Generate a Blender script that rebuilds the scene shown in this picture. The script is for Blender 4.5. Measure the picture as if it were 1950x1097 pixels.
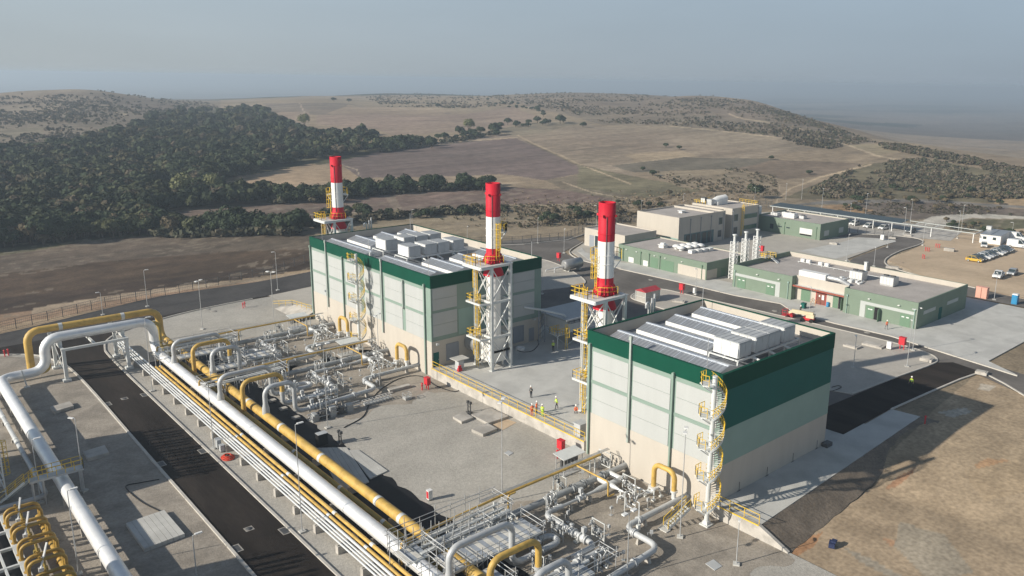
import bpy, math, random
import numpy as np
from mathutils import Vector, Matrix
random.seed(7); RNG = np.random.default_rng(7)
for o in list(bpy.data.objects): bpy.data.objects.remove(o)
SC = bpy.context.scene
COL = SC.collection
rad = math.radians
# ------------------------------------------------------------------ camera
F_PX, YAW, PITCH, ROLL, CAMH, CX, CY = 1533.63, 0.742790, 0.230777, 0.015457, 45.0, 1074.96, 512.55
_f = np.array([math.sin(YAW)*math.cos(PITCH), math.cos(YAW)*math.cos(PITCH), -math.sin(PITCH)])
_r = np.array([math.cos(YAW), -math.sin(YAW), 0.0]); _u = np.cross(_r, _f)
_r, _u = _r*math.cos(ROLL)+_u*math.sin(ROLL), -_r*math.sin(ROLL)+_u*math.cos(ROLL)
cam = bpy.data.cameras.new('camera'); camo = bpy.data.objects.new('camera', cam); COL.objects.link(camo)
cam.sensor_width = 36; cam.lens = F_PX/1950*36
cam.shift_x = (975-CX)/1950; cam.shift_y = (CY-548.5)/1950
cam.clip_start = 0.5; cam.clip_end = 40000
camo.matrix_world = Matrix(((_r[0], _u[0], -_f[0], 0), (_r[1], _u[1], -_f[1], 0), (_r[2], _u[2], -_f[2], CAMH), (0, 0, 0, 1)))
SC.camera = camo
def ray(px, py):
    d = _f*F_PX + _r*(px-CX) - _u*(py-CY); return d/np.linalg.norm(d)
def U(px, py, z=0.0):
    """the point of the level z seen at this photo pixel"""
    d = ray(px, py); return np.array([0, 0, CAMH]) + d*((z-CAMH)/d[2])
def PXA(P):
    """photo pixels of an array of points"""
    P = np.asarray(P, float) - np.array([0, 0, CAMH])
    w = P@_f; w = np.where(w < 1e-3, 1e-3, w)
    return CX + F_PX*(P@_r)/w, CY - F_PX*(P@_u)/w, P@_f
L = -1.5          # lower pipe yard; the compressor pad and the far buildings stand at 0
# ------------------------------------------------------------------ world, sun, exposure
SUN_EL, SUN_AZ = 25.0, 163.0       # degrees; azimuth counter-clockwise from +X, towards the sun
W = bpy.data.worlds.new('World'); SC.world = W; W.use_nodes = True
nt = W.node_tree; bg = nt.nodes['Background']
sky = nt.nodes.new('ShaderNodeTexSky'); sky.sky_type = 'NISHITA'; sky.sun_disc = False
sky.sun_elevation = rad(SUN_EL); sky.sun_rotation = rad(90-SUN_AZ)
sky.altitude = 200; sky.air_density = 1.0; sky.dust_density = 1.0; sky.ozone_density = 3.0
SKY_STR = 0.06
_tc = nt.nodes.new('ShaderNodeTexCoord')
def _dot(v):
    n = nt.nodes.new('ShaderNodeVectorMath'); n.operation = 'DOT_PRODUCT'; n.inputs[1].default_value = v
    nt.links.new(_tc.outputs['Generated'], n.inputs[0]); return n.outputs['Value']
def _map(s, a, b_, c, d):
    n = nt.nodes.new('ShaderNodeMapRange'); nt.links.new(s, n.inputs['Value'])
    for k, v in zip(('From Min', 'From Max', 'To Min', 'To Max'), (a, b_, c, d)): n.inputs[k].default_value = v
    return n.outputs[0]
def _mix(fac, c1, c2):
    n = nt.nodes.new('ShaderNodeMix'); n.data_type = 'RGBA'; nt.links.new(fac, n.inputs['Factor'])
    for i, c in ((6, c1), (7, c2)):
        if isinstance(c, tuple): n.inputs[i].default_value = (*[q/SKY_STR/2**0.3 for q in c], 1)
        else: nt.links.new(c, n.inputs[i])
    return n.outputs[2]
# a hazy autumn sky: the clear-sky model veiled by grey haze, thickest at the horizon and palest on the sun's side
_side = _dot((math.cos(rad(SUN_AZ)), math.sin(rad(SUN_AZ)), 0)); _up = _dot((0, 0, 1))
_low = _mix(_map(_side, -0.95, 0.1, 0, 1), (0.285, 0.35, 0.425), (0.43, 0.475, 0.495))
_high = _mix(_map(_side, -0.9, 0.25, 0, 1), (0.34, 0.43, 0.52), (0.455, 0.54, 0.60))
_veil = _mix(_map(_up, 0.0, 0.10, 0, 1), _low, _high)
_nz = nt.nodes.new('ShaderNodeTexNoise'); _nm = nt.nodes.new('ShaderNodeMapping'); _nm.inputs['Scale'].default_value = (1.6, 1.6, 9); nt.links.new(_tc.outputs['Generated'], _nm.inputs[0]); nt.links.new(_nm.outputs[0], _nz.inputs['Vector']); _nz.inputs['Scale'].default_value = 1.4; _nz.inputs['Detail'].default_value = 5
_un = nt.nodes.new('ShaderNodeVectorMath'); _un.operation = 'SCALE'; nt.links.new(_veil, _un.inputs[0]); nt.links.new(_map(_nz.outputs[0], .3, .7, .955, 1.045), _un.inputs['Scale']); _veil = _un.outputs[0]   # uneven haze
_glow = nt.nodes.new('ShaderNodeVectorMath'); _glow.operation = 'SCALE'; nt.links.new(_veil, _glow.inputs[0]); nt.links.new(_map(_side, 0.25, 1.0, 1.0, 2.6), _glow.inputs['Scale']); _veil = _glow.outputs[0]   # brighter air round the sun
nt.links.new(_mix(_map(_up, 0.10, 0.5, 0.95, 0.12), sky.outputs[0], _veil), bg.inputs[0]); bg.inputs[1].default_value = SKY_STR
sl = bpy.data.lights.new('sun', 'SUN'); so = bpy.data.objects.new('sun', sl); COL.objects.link(so)
sl.energy = 5.0; sl.angle = rad(0.6); sl.color = (1.0, 0.93, 0.82)
_s = Vector((math.cos(rad(SUN_EL))*math.cos(rad(SUN_AZ)), math.cos(rad(SUN_EL))*math.sin(rad(SUN_AZ)), math.sin(rad(SUN_EL))))
so.rotation_euler = _s.to_track_quat('Z', 'Y').to_euler(); so.location = (0, 0, 200)
SC.view_settings.view_transform = 'Standard'; SC.view_settings.look = 'None'
SC.view_settings.exposure = 0.3; SC.view_settings.gamma = 1.0
SC.cycles.volume_bounces = 0; SC.cycles.max_bounces = 6; SC.cycles.transparent_max_bounces = 6
SC.cycles.use_denoising = True
# ------------------------------------------------------------------ materials
MATS = {}
def mat(name, col, rough=0.7, metal=0.0, var=0.12, scale=1.0, bump=0.0, bscale=None, stain=0.0, sscale=0.15, var2=0.0, stretch=None, spec=None, attr=None):
    """principled material; colour mottled by object-space noise, optional stains and bump"""
    if name in MATS: return MATS[name]
    m = bpy.data.materials.new(name); m.use_nodes = True; MATS[name] = m
    t = m.node_tree; N = t.nodes; b = N['Principled BSDF']
    b.inputs['Roughness'].default_value = rough; b.inputs['Metallic'].default_value = metal
    if spec is None: spec = 0.18 if rough >= 0.6 and metal < 0.05 else 0.5
    b.inputs['Specular IOR Level'].default_value = spec
    geo = N.new('ShaderNodeNewGeometry'); mp = N.new('ShaderNodeMapping'); t.links.new(geo.outputs['Position'], mp.inputs[0])
    if stretch: mp.inputs['Scale'].default_value = stretch
    def noise(sc, det=4.0, dist=0.0):
        n = N.new('ShaderNodeTexNoise'); n.inputs['Scale'].default_value = sc; n.inputs['Detail'].default_value = det
        n.inputs['Distortion'].default_value = dist; t.links.new(mp.outputs[0], n.inputs['Vector']); return n
    def rng(sock, lo, hi, a=0.3, c=0.7):
        r = N.new('ShaderNodeMapRange'); r.inputs['From Min'].default_value = a; r.inputs['From Max'].default_value = c
        r.inputs['To Min'].default_value = lo; r.inputs['To Max'].default_value = hi; t.links.new(sock, r.inputs['Value']); return r.outputs[0]
    def mul(c1, fac):
        x = N.new('ShaderNodeVectorMath'); x.operation = 'SCALE'; t.links.new(c1, x.inputs[0]); t.links.new(fac, x.inputs['Scale']); return x.outputs[0]
    if attr:
        a = N.new('ShaderNodeVertexColor'); a.layer_name = attr; c = a.outputs[0]
    else:
        a = N.new('ShaderNodeRGB'); a.outputs[0].default_value = (*col, 1); c = a.outputs[0]
    if var > 0: c = mul(c, rng(noise(scale).outputs[0], 1-var, 1+var))
    if var2 > 0: c = mul(c, rng(noise(scale*9, 3).outputs[0], 1-var2, 1+var2))
    if stain > 0: c = mul(c, rng(noise(sscale, 6, 0.6).outputs[0], 1-stain, 1.0, 0.38, 0.55))
    t.links.new(c, b.inputs['Base Color'])
    if bump > 0:
        bn = N.new('ShaderNodeBump'); bn.inputs['Strength'].default_value = bump; bn.inputs['Distance'].default_value = 0.05
        t.links.new(noise(bscale or scale*6, 5).outputs[0], bn.inputs['Height']); t.links.new(bn.outputs[0], b.inputs['Normal'])
    return m
M_gravel = mat('gravel', (0.405, 0.38, 0.335), 0.95, var=0.07, scale=0.35, var2=0.13, bump=0.9, bscale=6, stain=0.12, sscale=0.07)
M_gravel_dim = mat('gravel_island', (0.42, 0.39, 0.34), 0.95, var=0.08, scale=0.3, var2=0.06, bump=0.5, bscale=5)
M_conc = mat('concrete', (0.51, 0.50, 0.465), 0.9, var=0.06, scale=0.5, var2=0.04, bump=0.15, bscale=8, stain=0.14, sscale=0.18)
M_conc_old = mat('concrete_aged', (0.46, 0.43, 0.385), 0.9, var=0.10, scale=0.6, var2=0.05, bump=0.2, bscale=6, stain=0.22, sscale=0.5)
M_kerb = mat('kerb_concrete', (0.50, 0.47, 0.42), 0.9, var=0.10, scale=0.8)
M_asph = mat('asphalt_dark', (0.034, 0.0275, 0.023), 0.95, spec=0.08, var=0.32, scale=0.35, var2=0.12, bump=0.3, bscale=14, stain=0.25, sscale=0.2, stretch=(1, 0.18, 1))
M_asph_mid = mat('asphalt_mid', (0.075, 0.07, 0.067), 0.95, spec=0.1, var=0.12, scale=0.2, var2=0.12, bump=0.3, bscale=12, stain=0.2, sscale=0.12)
M_asph2 = mat('asphalt_grey', (0.155, 0.14, 0.125), 0.9, var=0.12, scale=0.12, var2=0.10, bump=0.25, bscale=12, stain=0.18, sscale=0.12)
M_dirt = mat('dirt', (0.50, 0.385, 0.265), 0.95, var=0.10, scale=0.10, var2=0.06, bump=0.6, bscale=1.6, stain=0.16, sscale=0.06)
M_dirt_red = mat('dirt_red', (0.42, 0.24, 0.13), 0.95, var=0.16, scale=0.2, var2=0.06, bump=0.4, bscale=2)
M_bank = mat('bank_soil', (0.19, 0.155, 0.12), 0.95, var=0.22, scale=0.5, var2=0.2, bump=1.0, bscale=2.2)
M_liner = mat('black_membrane', (0.010, 0.010, 0.012), 0.6, var=0.2, scale=0.7, bump=0.5, bscale=1.5)
M_cream = mat('cream_panel', (0.485, 0.442, 0.38), 0.75, var=0.03, scale=0.5, stain=0.04, sscale=0.8, stretch=(1, 1, .2))
M_white_panel = mat('white_panel', (0.425, 0.435, 0.42), 0.7, var=0.02, scale=0.5, stain=0.03, sscale=0.8, stretch=(1, 1, .15))
M_green = mat('dark_green_panel', (0.0045, 0.060, 0.036), 0.75, spec=0.08, var=0.08, scale=0.5)
M_green_mid = mat('mid_green_panel', (0.225, 0.295, 0.25), 0.6, var=0.04, scale=0.5)
M_green_pale = mat('pale_green_panel', (0.26, 0.36, 0.315), 0.65, var=0.04, scale=0.5)
M_sage = mat('sage_green_panel', (0.175, 0.225, 0.17), 0.65, var=0.05, scale=0.4)
M_sage_dk = mat('sage_green_door', (0.135, 0.215, 0.145), 0.6, var=0.04, scale=0.6)
M_roof = mat('corrugated_roof_steel', (0.30, 0.315, 0.33), 0.45, 0.5, var=0.10, scale=0.4)
M_roof_dk = mat('roof_deck_steel', (0.20, 0.215, 0.235), 0.55, 0.3, var=0.12, scale=0.4)
M_flat = mat('roof_gravel', (0.40, 0.365, 0.335), 0.95, var=0.10, scale=0.3, var2=0.08)
M_ridge = mat('ridge_cap', (0.62, 0.66, 0.72), 0.35, 0.4, var=0.03)
M_ac = mat('white_painted_steel', (0.72, 0.715, 0.69), 0.55, 0.0, var=0.05, scale=1.0)
M_ac_side = mat('grey_unit_steel', (0.46, 0.47, 0.47), 0.5, 0.1, var=0.06, scale=1.2)
M_steel = mat('galvanised_steel', (0.52, 0.525, 0.52), 0.5, 0.45, var=0.10, scale=2.0)
M_lsteel = mat('light_grey_steel', (0.62, 0.63, 0.61), 0.5, 0.1, var=0.06, scale=1.2)
M_dsteel = mat('dark_steel', (0.09, 0.09, 0.09), 0.6, 0.3, var=0.2, scale=2)
M_pipe = mat('grey_painted_pipe', (0.50, 0.51, 0.51), 0.45, 0.1, var=0.10, scale=0.9, stain=0.10, sscale=0.7)
M_alu = mat('aluminium_cladding', (0.83, 0.83, 0.82), 0.42, 0.4, var=0.05, scale=0.8, stain=0.06, sscale=0.4)
M_wpipe = mat('white_pipe', (0.72, 0.73, 0.72), 0.35, 0.25, var=0.06, scale=0.8)
M_yel_dull = mat('dark_yellow_pipe', (0.43, 0.265, 0.05), 0.55, var=0.12, scale=0.6, stain=0.2, sscale=0.9)
M_gravel_brown = mat('gravel_brown', (0.335, 0.295, 0.245), 0.95, var=0.10, scale=0.4, var2=0.14, bump=0.9, bscale=6, stain=0.22, sscale=0.25)
M_yel = mat('yellow_pipe', (0.56, 0.36, 0.085), 0.55, var=0.10, scale=0.5, stain=0.22, sscale=0.9)
M_olive = mat('dull_yellow_pipe', (0.40, 0.30, 0.085), 0.6, var=0.12, scale=0.5)
M_yrail = mat('yellow_rail_paint', (0.72, 0.47, 0.03), 0.5, var=0.05)
M_red = mat('red_stack_paint', (0.52, 0.014, 0.030), 0.6, spec=0.2, var=0.06, scale=0.5)
M_wstack = mat('white_stack_paint', (0.78, 0.76, 0.72), 0.5, var=0.04, scale=0.5)
M_redbox = mat('red_box_paint', (0.55, 0.02, 0.03), 0.5, var=0.05)
M_glass = mat('dark_glass', (0.035, 0.05, 0.055), 0.12, 0.0, var=0.1, scale=1)
M_tyre = mat('tyre_rubber', (0.02, 0.02, 0.02), 0.9, var=0.1)
M_bluegrey = mat('louvre_grey', (0.26, 0.28, 0.31), 0.6, 0.1, var=0.05)
M_black = mat('black_plastic', (0.015, 0.015, 0.016), 0.6, var=0.1)
def ribbed(name, col, axis, pitch, rough=0.5, metal=0.0, depth=0.5, var=0.06):
    """sheet-metal material with ribs across the given world axis"""
    m = mat(name, col, rough, metal, var=var, scale=0.5); t = m.node_tree; N = t.nodes; b = N['Principled BSDF']
    g = N.new('ShaderNodeNewGeometry'); w = N.new('ShaderNodeTexWave'); w.wave_type = 'BANDS'; w.bands_direction = axis
    w.inputs['Scale'].default_value = 6.2832/20/pitch*1.0; t.links.new(g.outputs['Position'], w.inputs['Vector'])
    bn = N.new('ShaderNodeBump'); bn.inputs['Strength'].default_value = depth; bn.inputs['Distance'].default_value = 0.06
    t.links.new(w.outputs[1], bn.inputs['Height']); t.links.new(bn.outputs[0], b.inputs['Normal']); return m
M_roof = ribbed('ribbed_roof_steel', (0.36, 0.375, 0.39), 'Y', 0.55, 0.42, 0.45, 0.9)
M_roof_x = ribbed('ribbed_deck_steel', (0.24, 0.255, 0.275), 'Y', 0.5, 0.5, 0.3, 0.8)
# ------------------------------------------------------------------ mesh helpers
class MB:
    def __init__(s): s.v = []; s.f = []; s.mi = []; s.sm = []
    def add(s, vs, fs, m=0, smooth=False):
        k = len(s.v); s.v.extend([tuple(map(float, p)) for p in vs])
        for f in fs: s.f.append([i+k for i in f]); s.mi.append(m); s.sm.append(smooth)
        return s
    def box(s, x0, x1, y0, y1, z0, z1, m=0):
        vs = [(x, y, z) for z in (z0, z1) for y in (y0, y1) for x in (x0, x1)]
        return s.add(vs, [(0, 2, 3, 1), (4, 5, 7, 6), (0, 1, 5, 4), (2, 6, 7, 3), (0, 4, 6, 2), (1, 3, 7, 5)], m)
    def obox(s, c, size, rz=0.0, m=0):
        hx, hy, hz = size[0]/2, size[1]/2, size[2]/2; ca, sa = math.cos(rz), math.sin(rz)
        vs = [(c[0]+x*ca-y*sa, c[1]+x*sa+y*ca, c[2]+z) for z in (-hz, hz) for y in (-hy, hy) for x in (-hx, hx)]
        return s.add(vs, [(0, 2, 3, 1), (4, 5, 7, 6), (0, 1, 5, 4), (2, 6, 7, 3), (0, 4, 6, 2), (1, 3, 7, 5)], m)
    def beam(s, p, q, w, h=None, m=0):
        p = Vector(p); q = Vector(q); h = h or w; d = (q-p).normalized()
        up = Vector((0, 0, 1)) if abs(d.z) < 0.95 else Vector((0, 1, 0))
        a = d.cross(up).normalized(); b = a.cross(d).normalized()
        vs = [e + a*(sx*w/2) + b*(sy*h/2) for e in (p, q) for sx, sy in ((-1, -1), (1, -1), (1, 1), (-1, 1))]
        return s.add(vs, [(3, 2, 1, 0), (4, 5, 6, 7), (0, 1, 5, 4), (1, 2, 6, 5), (2, 3, 7, 6), (3, 0, 4, 7)], m)
    def prism(s, poly, z0, z1, m=0, mtop=None):
        n = len(poly); ar = sum(poly[i][0]*poly[(i+1) % n][1]-poly[(i+1) % n][0]*poly[i][1] for i in range(n))
        if ar < 0: poly = poly[::-1]
        vs = [(p[0], p[1], z0) for p in poly]+[(p[0], p[1], z1) for p in poly]
        s.add(vs, [tuple(range(n-1, -1, -1))]+[(i, (i+1) % n, n+(i+1) % n, n+i) for i in range(n)], m)
        return s.add(vs[n:], [tuple(range(n))], m if mtop is None else mtop)
    def sheet(s, poly, z=None, m=0):
        p = [(q[0], q[1], q[2] if z is None else z) for q in poly]; n = len(p)
        ar = sum(p[i][0]*p[(i+1) % n][1]-p[(i+1) % n][0]*p[i][1] for i in range(n))
        return s.add(p if ar > 0 else p[::-1], [tuple(range(n))], m)
    def tube(s, pts, r, n=10, m=0, bend=0.0, cap=True, seg=5, radii=None):
        P = [Vector(p) for p in pts]
        if bend > 0 and len(P) > 2:
            Q = [P[0]]
            for i in range(1, len(P)-1):
                a, b, c = P[i-1], P[i], P[i+1]; d1 = (a-b); d2 = (c-b)
                t = min(bend, d1.length*0.49, d2.length*0.49)
                A = b+d1.normalized()*t; B = b+d2.normalized()*t
                for k in range(seg+1):
                    u = k/seg; ang = u*math.pi/2
                    w1, w2 = 1-math.sin(ang), 1-math.cos(ang)
                    Q.append(b + (A-b)*w1 + (B-b)*w2)
            Q.append(P[-1]); P = Q
        rings = []; prev = None
        for i, p in enumerate(P):
            if i == 0: d = P[1]-P[0]
            elif i == len(P)-1: d = P[-1]-P[-2]
            else: d = (P[i+1]-p).normalized()+(p-P[i-1]).normalized()
            d = d.normalized()
            if prev is None:
                up = Vector((0, 0, 1)) if abs(d.z) < 0.9 else Vector((1, 0, 0)); a = d.cross(up).normalized()
            else: a = (prev - d*prev.dot(d)).normalized()
            prev = a; b = d.cross(a); rr = radii[i] if radii else r
            rings.append([p+a*(math.cos(2*math.pi*k/n)*rr)+b*(math.sin(2*math.pi*k/n)*rr) for k in range(n)])
        vs = [v for R_ in rings for v in R_]
        fs = [(i*n+k, i*n+(k+1) % n, (i+1)*n+(k+1) % n, (i+1)*n+k) for i in range(len(rings)-1) for k in range(n)]
        s.add(vs, fs, m, True)
        if cap: s.add(rings[0], [tuple(range(n-1, -1, -1))], m); s.add(rings[-1], [tuple(range(n))], m)
        return s
    def lathe(s, prof, cx, cy, n=20, m=0, smooth=True):
        vs = [(cx+r*math.cos(2*math.pi*k/n), cy+r*math.sin(2*math.pi*k/n), z) for r, z in prof for k in range(n)]
        fs = [(i*n+k, i*n+(k+1) % n, (i+1)*n+(k+1) % n, (i+1)*n+k) for i in range(len(prof)-1) for k in range(n)]
        s.add(vs, fs, m, smooth)
        if prof[-1][0] > 1e-3: s.add(vs[-n:], [tuple(range(n))], m)
        if prof[0][0] > 1e-3: s.add(vs[:n], [tuple(range(n-1, -1, -1))], m)
        return s
    def rail(s, pts, h=1.1, step=1.6, w=0.05, m=0, mid=True, kick=False):
        """handrail with posts along a ground path"""
        pts = [Vector(p) for p in pts]; up = Vector((0, 0, 1))
        for a, b in zip(pts, pts[1:]):
            n = max(1, round((b-a).length/step))
            for k in range(n+1):
                p = a.lerp(b, k/n); s.beam(p, p+up*h, w, w, m)
            s.beam(a+up*h, b+up*h, w, w, m)
            if mid: s.beam(a+up*h*0.52, b+up*h*0.52, w*0.8, w*0.8, m)
            if kick: s.beam(a+up*0.08, b+up*0.08, 0.02, 0.15, m)
        return s
    def build(s, name, mats, parent=None, origin=None, **props):
        if not isinstance(mats, (list, tuple)): mats = [mats]
        off = np.zeros(3)
        if parent is not None:
            q = parent
            while q is not None: off += np.array(q.location); q = q.parent
        elif origin is not None: off = np.array(origin, float)
        me = bpy.data.meshes.new(name)
        V = np.array(s.v, float).reshape(-1, 3) - off
        me.from_pydata(V.tolist(), [], s.f)
        for m in mats: me.materials.append(m)
        me.polygons.foreach_set('material_index', s.mi); me.polygons.foreach_set('use_smooth', s.sm)
        me.update()
        o = bpy.data.objects.new(name, me); COL.objects.link(o)
        if parent is not None: o.parent = parent
        elif origin is not None: o.location = origin
        for k, v in props.items(): o[k] = v
        return o
def tag(o, label=None, cat=None, group=None, kind=None):
    if label: o['label'] = label
    if cat: o['category'] = cat
    if group: o['group'] = group
    if kind: o['kind'] = kind
    return o
def thing(name, label, cat, loc=(0, 0, 0), group=None):
    o = bpy.data.objects.new(name, None); COL.objects.link(o); o.location = tuple(float(c) for c in loc); o.empty_display_size = 0.3
    return tag(o, label, cat, group)
KIDS = {}
def copy_tree(o, loc=None, rz=None, label=None, group=None, parent=None):
    c = o.copy(); COL.objects.link(c)
    if parent is not None: c.parent = parent
    if loc is not None: c.location = tuple(float(x) for x in loc)
    if rz is not None: c.rotation_euler = (0, 0, rz)
    if label: c['label'] = label
    if group: c['group'] = group
    if o.name not in KIDS: KIDS[o.name] = list(o.children)
    for ch in KIDS[o.name]: copy_tree(ch, parent=c)
    return c
def structure(o): o['kind'] = 'structure'; return o
# ================================================================== TERRAIN
TD = np.array([30, 150, 200, 250, 300, 400, 550, 750, 1000, 1300, 1700, 2500, 4000, 8000, 30000.])
TA = np.array([-40, 0, 6.6, 9.5, 11.9, 14.5, 18.2, 24.8, 30.3, 37.8, 42.6, 47.4, 52, 55.5, 58.5, 62, 65.4, 68.5, 73, 80, 110.])
def _c(a, *z): return [-1.62, -1.62]+list(z)
TZ = np.array([
 _c(-40, -1.5, -1, 0, 2, 6, 12, 20, 10, 0, -25, -60, -70, -70), _c(0, -1.5, -1, 0, 2, 6, 12, 20.5, 11, 0, -25, -60, -70, -70),
 _c(6.6, -1.5, -1, 0, 2, 6, 12, 21.5, 12, 0, -25, -60, -70, -70), _c(9.5, -1.5, -1, 0, 2, 7, 14, 26.5, 15, 0, -25, -60, -70, -70), _c(11.9, -1.5, -1, 0, 2, 7, 15, 30.2, 17, 0, -25, -60, -70, -70),
 _c(14.5, -1.5, -1, 0, 2, 7, 12, 22.5, 12, 0, -25, -60, -70, -70), _c(18.2, -1.4, -1, 0, 3, 7, 9.5, 11.5, 5, 0, -25, -60, -70, -70), _c(24.8, -1.2, -.5, .5, 3.5, 8, 14, 18.4, 13, 5, -25, -60, -70, -70),
 _c(30.3, -1, -.5, .5, 4, 8, 12.5, 15.2, 13, 16.5, -20, -60, -70, -70), _c(37.8, -.5, -.5, .5, 4, 8.5, 13, 16.5, 21.7, 8, -30, -60, -70, -70),
 _c(42.6, -.2, -.4, .5, 4, 9.5, 16, 23.5, 27, 10, -30, -60, -70, -70), _c(47.4, -.2, -.3, .5, 4, 10, 17, 22.5, 25.5, 8, -30, -60, -70, -70),
 _c(52, -.2, -.3, .3, 3.5, 10, 19, 29, 18, 0, -35, -60, -70, -70), _c(55.5, -.2, -.3, .2, 3, 10, 19, 26, 10, -10, -40, -60, -70, -70),
 _c(58.5, -.2, -.3, .0, 2.5, 9.5, 18.5, 6, -10, -25, -45, -60, -70, -70), _c(62, -.2, -.3, -.2, 2, 8.5, 8.5, -8, -22, -35, -50, -62, -70, -70),
 _c(65.4, -.2, -.3, -.3, 2, 10.5, -4, -18, -30, -40, -52, -62, -70, -70), _c(68.5, -.2, -.3, -.3, 2, 7.5, -9, -22, -34, -44, -54, -62, -70, -70),
 _c(73, -.2, -.3, -.3, 3, 4, -12, -24, -36, -46, -55, -62, -70, -70), _c(80, -.2, -.3, -.3, 3, 2, -14, -26, -38, -48, -56, -62, -70, -70),
 _c(110, -.2, -.3, -.3, 3, 2, -14, -26, -38, -48, -56, -62, -70, -70)])
def _smooth(a, k, axis):
    x = np.arange(-3*k, 3*k+1); w = np.exp(-0.5*(x/k)**2); w /= w.sum()
    pad = [(0, 0), (0, 0)]; pad[axis] = (len(x)//2, len(x)//2)
    return np.apply_along_axis(lambda v: np.convolve(v, w, 'valid'), axis, np.pad(a, pad, 'edge'))
_ga = np.arange(-40, 110.01, 0.25); _gl = np.linspace(math.log(30), math.log(30000), 700)
_tmp = np.array([np.interp(_gl, np.log(TD), row) for row in TZ])
HG = np.array([np.interp(_ga, TA, _tmp[:, j]) for j in range(len(_gl))]).T
HG = _smooth(_smooth(HG, 4, 0), 5, 1)
def vnoise(x, y, s, seed=0):
    """smooth value noise"""
    x = x/s; y = y/s; xi = np.floor(x).astype(int); yi = np.floor(y).astype(int); fx = x-xi; fy = y-yi
    fx = fx*fx*(3-2*fx); fy = fy*fy*(3-2*fy)
    def h(a, b):
        n = (a*374761393 + b*668265263 + seed*974711) & 0x7fffffff
        n = ((n ^ (n >> 13))*1274126177) & 0x7fffffff
        return ((n ^ (n >> 16)) & 0xffff)/65535.0
    return (h(xi, yi)*(1-fx)+h(xi+1, yi)*fx)*(1-fy)+(h(xi, yi+1)*(1-fx)+h(xi+1, yi+1)*fx)*fy
def fbm(x, y, s, seed=0, o=4):
    return sum(vnoise(x, y, s/2**k, seed+k)*0.5**k for k in range(o))/sum(0.5**k for k in range(o))
def hgt(x, y):
    x = np.asarray(x, float); y = np.asarray(y, float)
    d = np.maximum(np.hypot(x, y), 31); a = np.degrees(np.arctan2(x, y))
    i = np.clip((a+40)/0.25, 0, len(_ga)-1.01); j = np.clip((np.log(d)-_gl[0])/(_gl[1]-_gl[0]), 0, len(_gl)-1.01)
    i0 = i.astype(int); j0 = j.astype(int); fi = i-i0; fj = j-j0
    z = (HG[i0, j0]*(1-fi)+HG[i0+1, j0]*fi)*(1-fj)+(HG[i0, j0+1]*(1-fi)+HG[i0+1, j0+1]*fi)*fj
    und = (fbm(x, y, 160, 3)-0.5)*np.clip((d-260)/500, 0, 1)*7
    # the site itself is level: -1.5 in the pipe yard, rising to 0 on the far side
    up = np.clip((x-70)/30, 0, 1); up = up*up*(3-2*up)
    low = np.clip((44-y)/4, 0, 1)*np.clip((108-x)/38, 0, 1)
    site = -1.6+1.5*np.maximum(up-low, 0)
    w = np.clip((np.hypot(x-60, y-70)-170)/60, 0, 1); w = w*w*(3-2*w)
    return site*(1-w)+(z+und)*w
def inpoly(px, py, poly):
    r = np.zeros(px.shape, bool); n = len(poly)
    for i in range(n):
        x1, y1 = poly[i]; x2, y2 = poly[(i+1) % n]
        c = ((y1 > py) != (y2 > py)); xx = (x2-x1)*(py-y1)/((y2-y1) if y2 != y1 else 1e-9)+x1
        r ^= c & (px < xx)
    return r
def segd(px, py, line):
    d = np.full(px.shape, 1e9)
    for (x1, y1), (x2, y2) in zip(line, line[1:]):
        t = np.clip(((px-x1)*(x2-x1)+(py-y1)*(y2-y1))/((x2-x1)**2+(y2-y1)**2+1e-9), 0, 1)
        d = np.minimum(d, np.hypot(px-x1-t*(x2-x1), py-y1-t*(y2-y1)))
    return d
Z2 = lambda *p: [(500+x/2.786, 150+y/2.786) for x, y in p]
Z3 = lambda *p: [(1100+x/2.294, 150+y/2.294) for x, y in p]
Z7 = lambda *p: [(1480+x/2.4, 640+y/2.4) for x, y in p]
Z1 = lambda *p: [(x/3.135, 150+y/3.135) for x, y in p]
TAN, PALE, BROWN, DBROWN, PURP = (.27, .205, .135), (.33, .265, .18), (.072, .049, .032), (.054, .037, .026), (.145, .108, .086)
SCRUB, OLIVE, FLOOR, PLAIN, DIRT = (.185, .15, .11), (.15, .135, .08), (.085, .08, .045), (.15, .125, .10), (.40, .30, .20)
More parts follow.
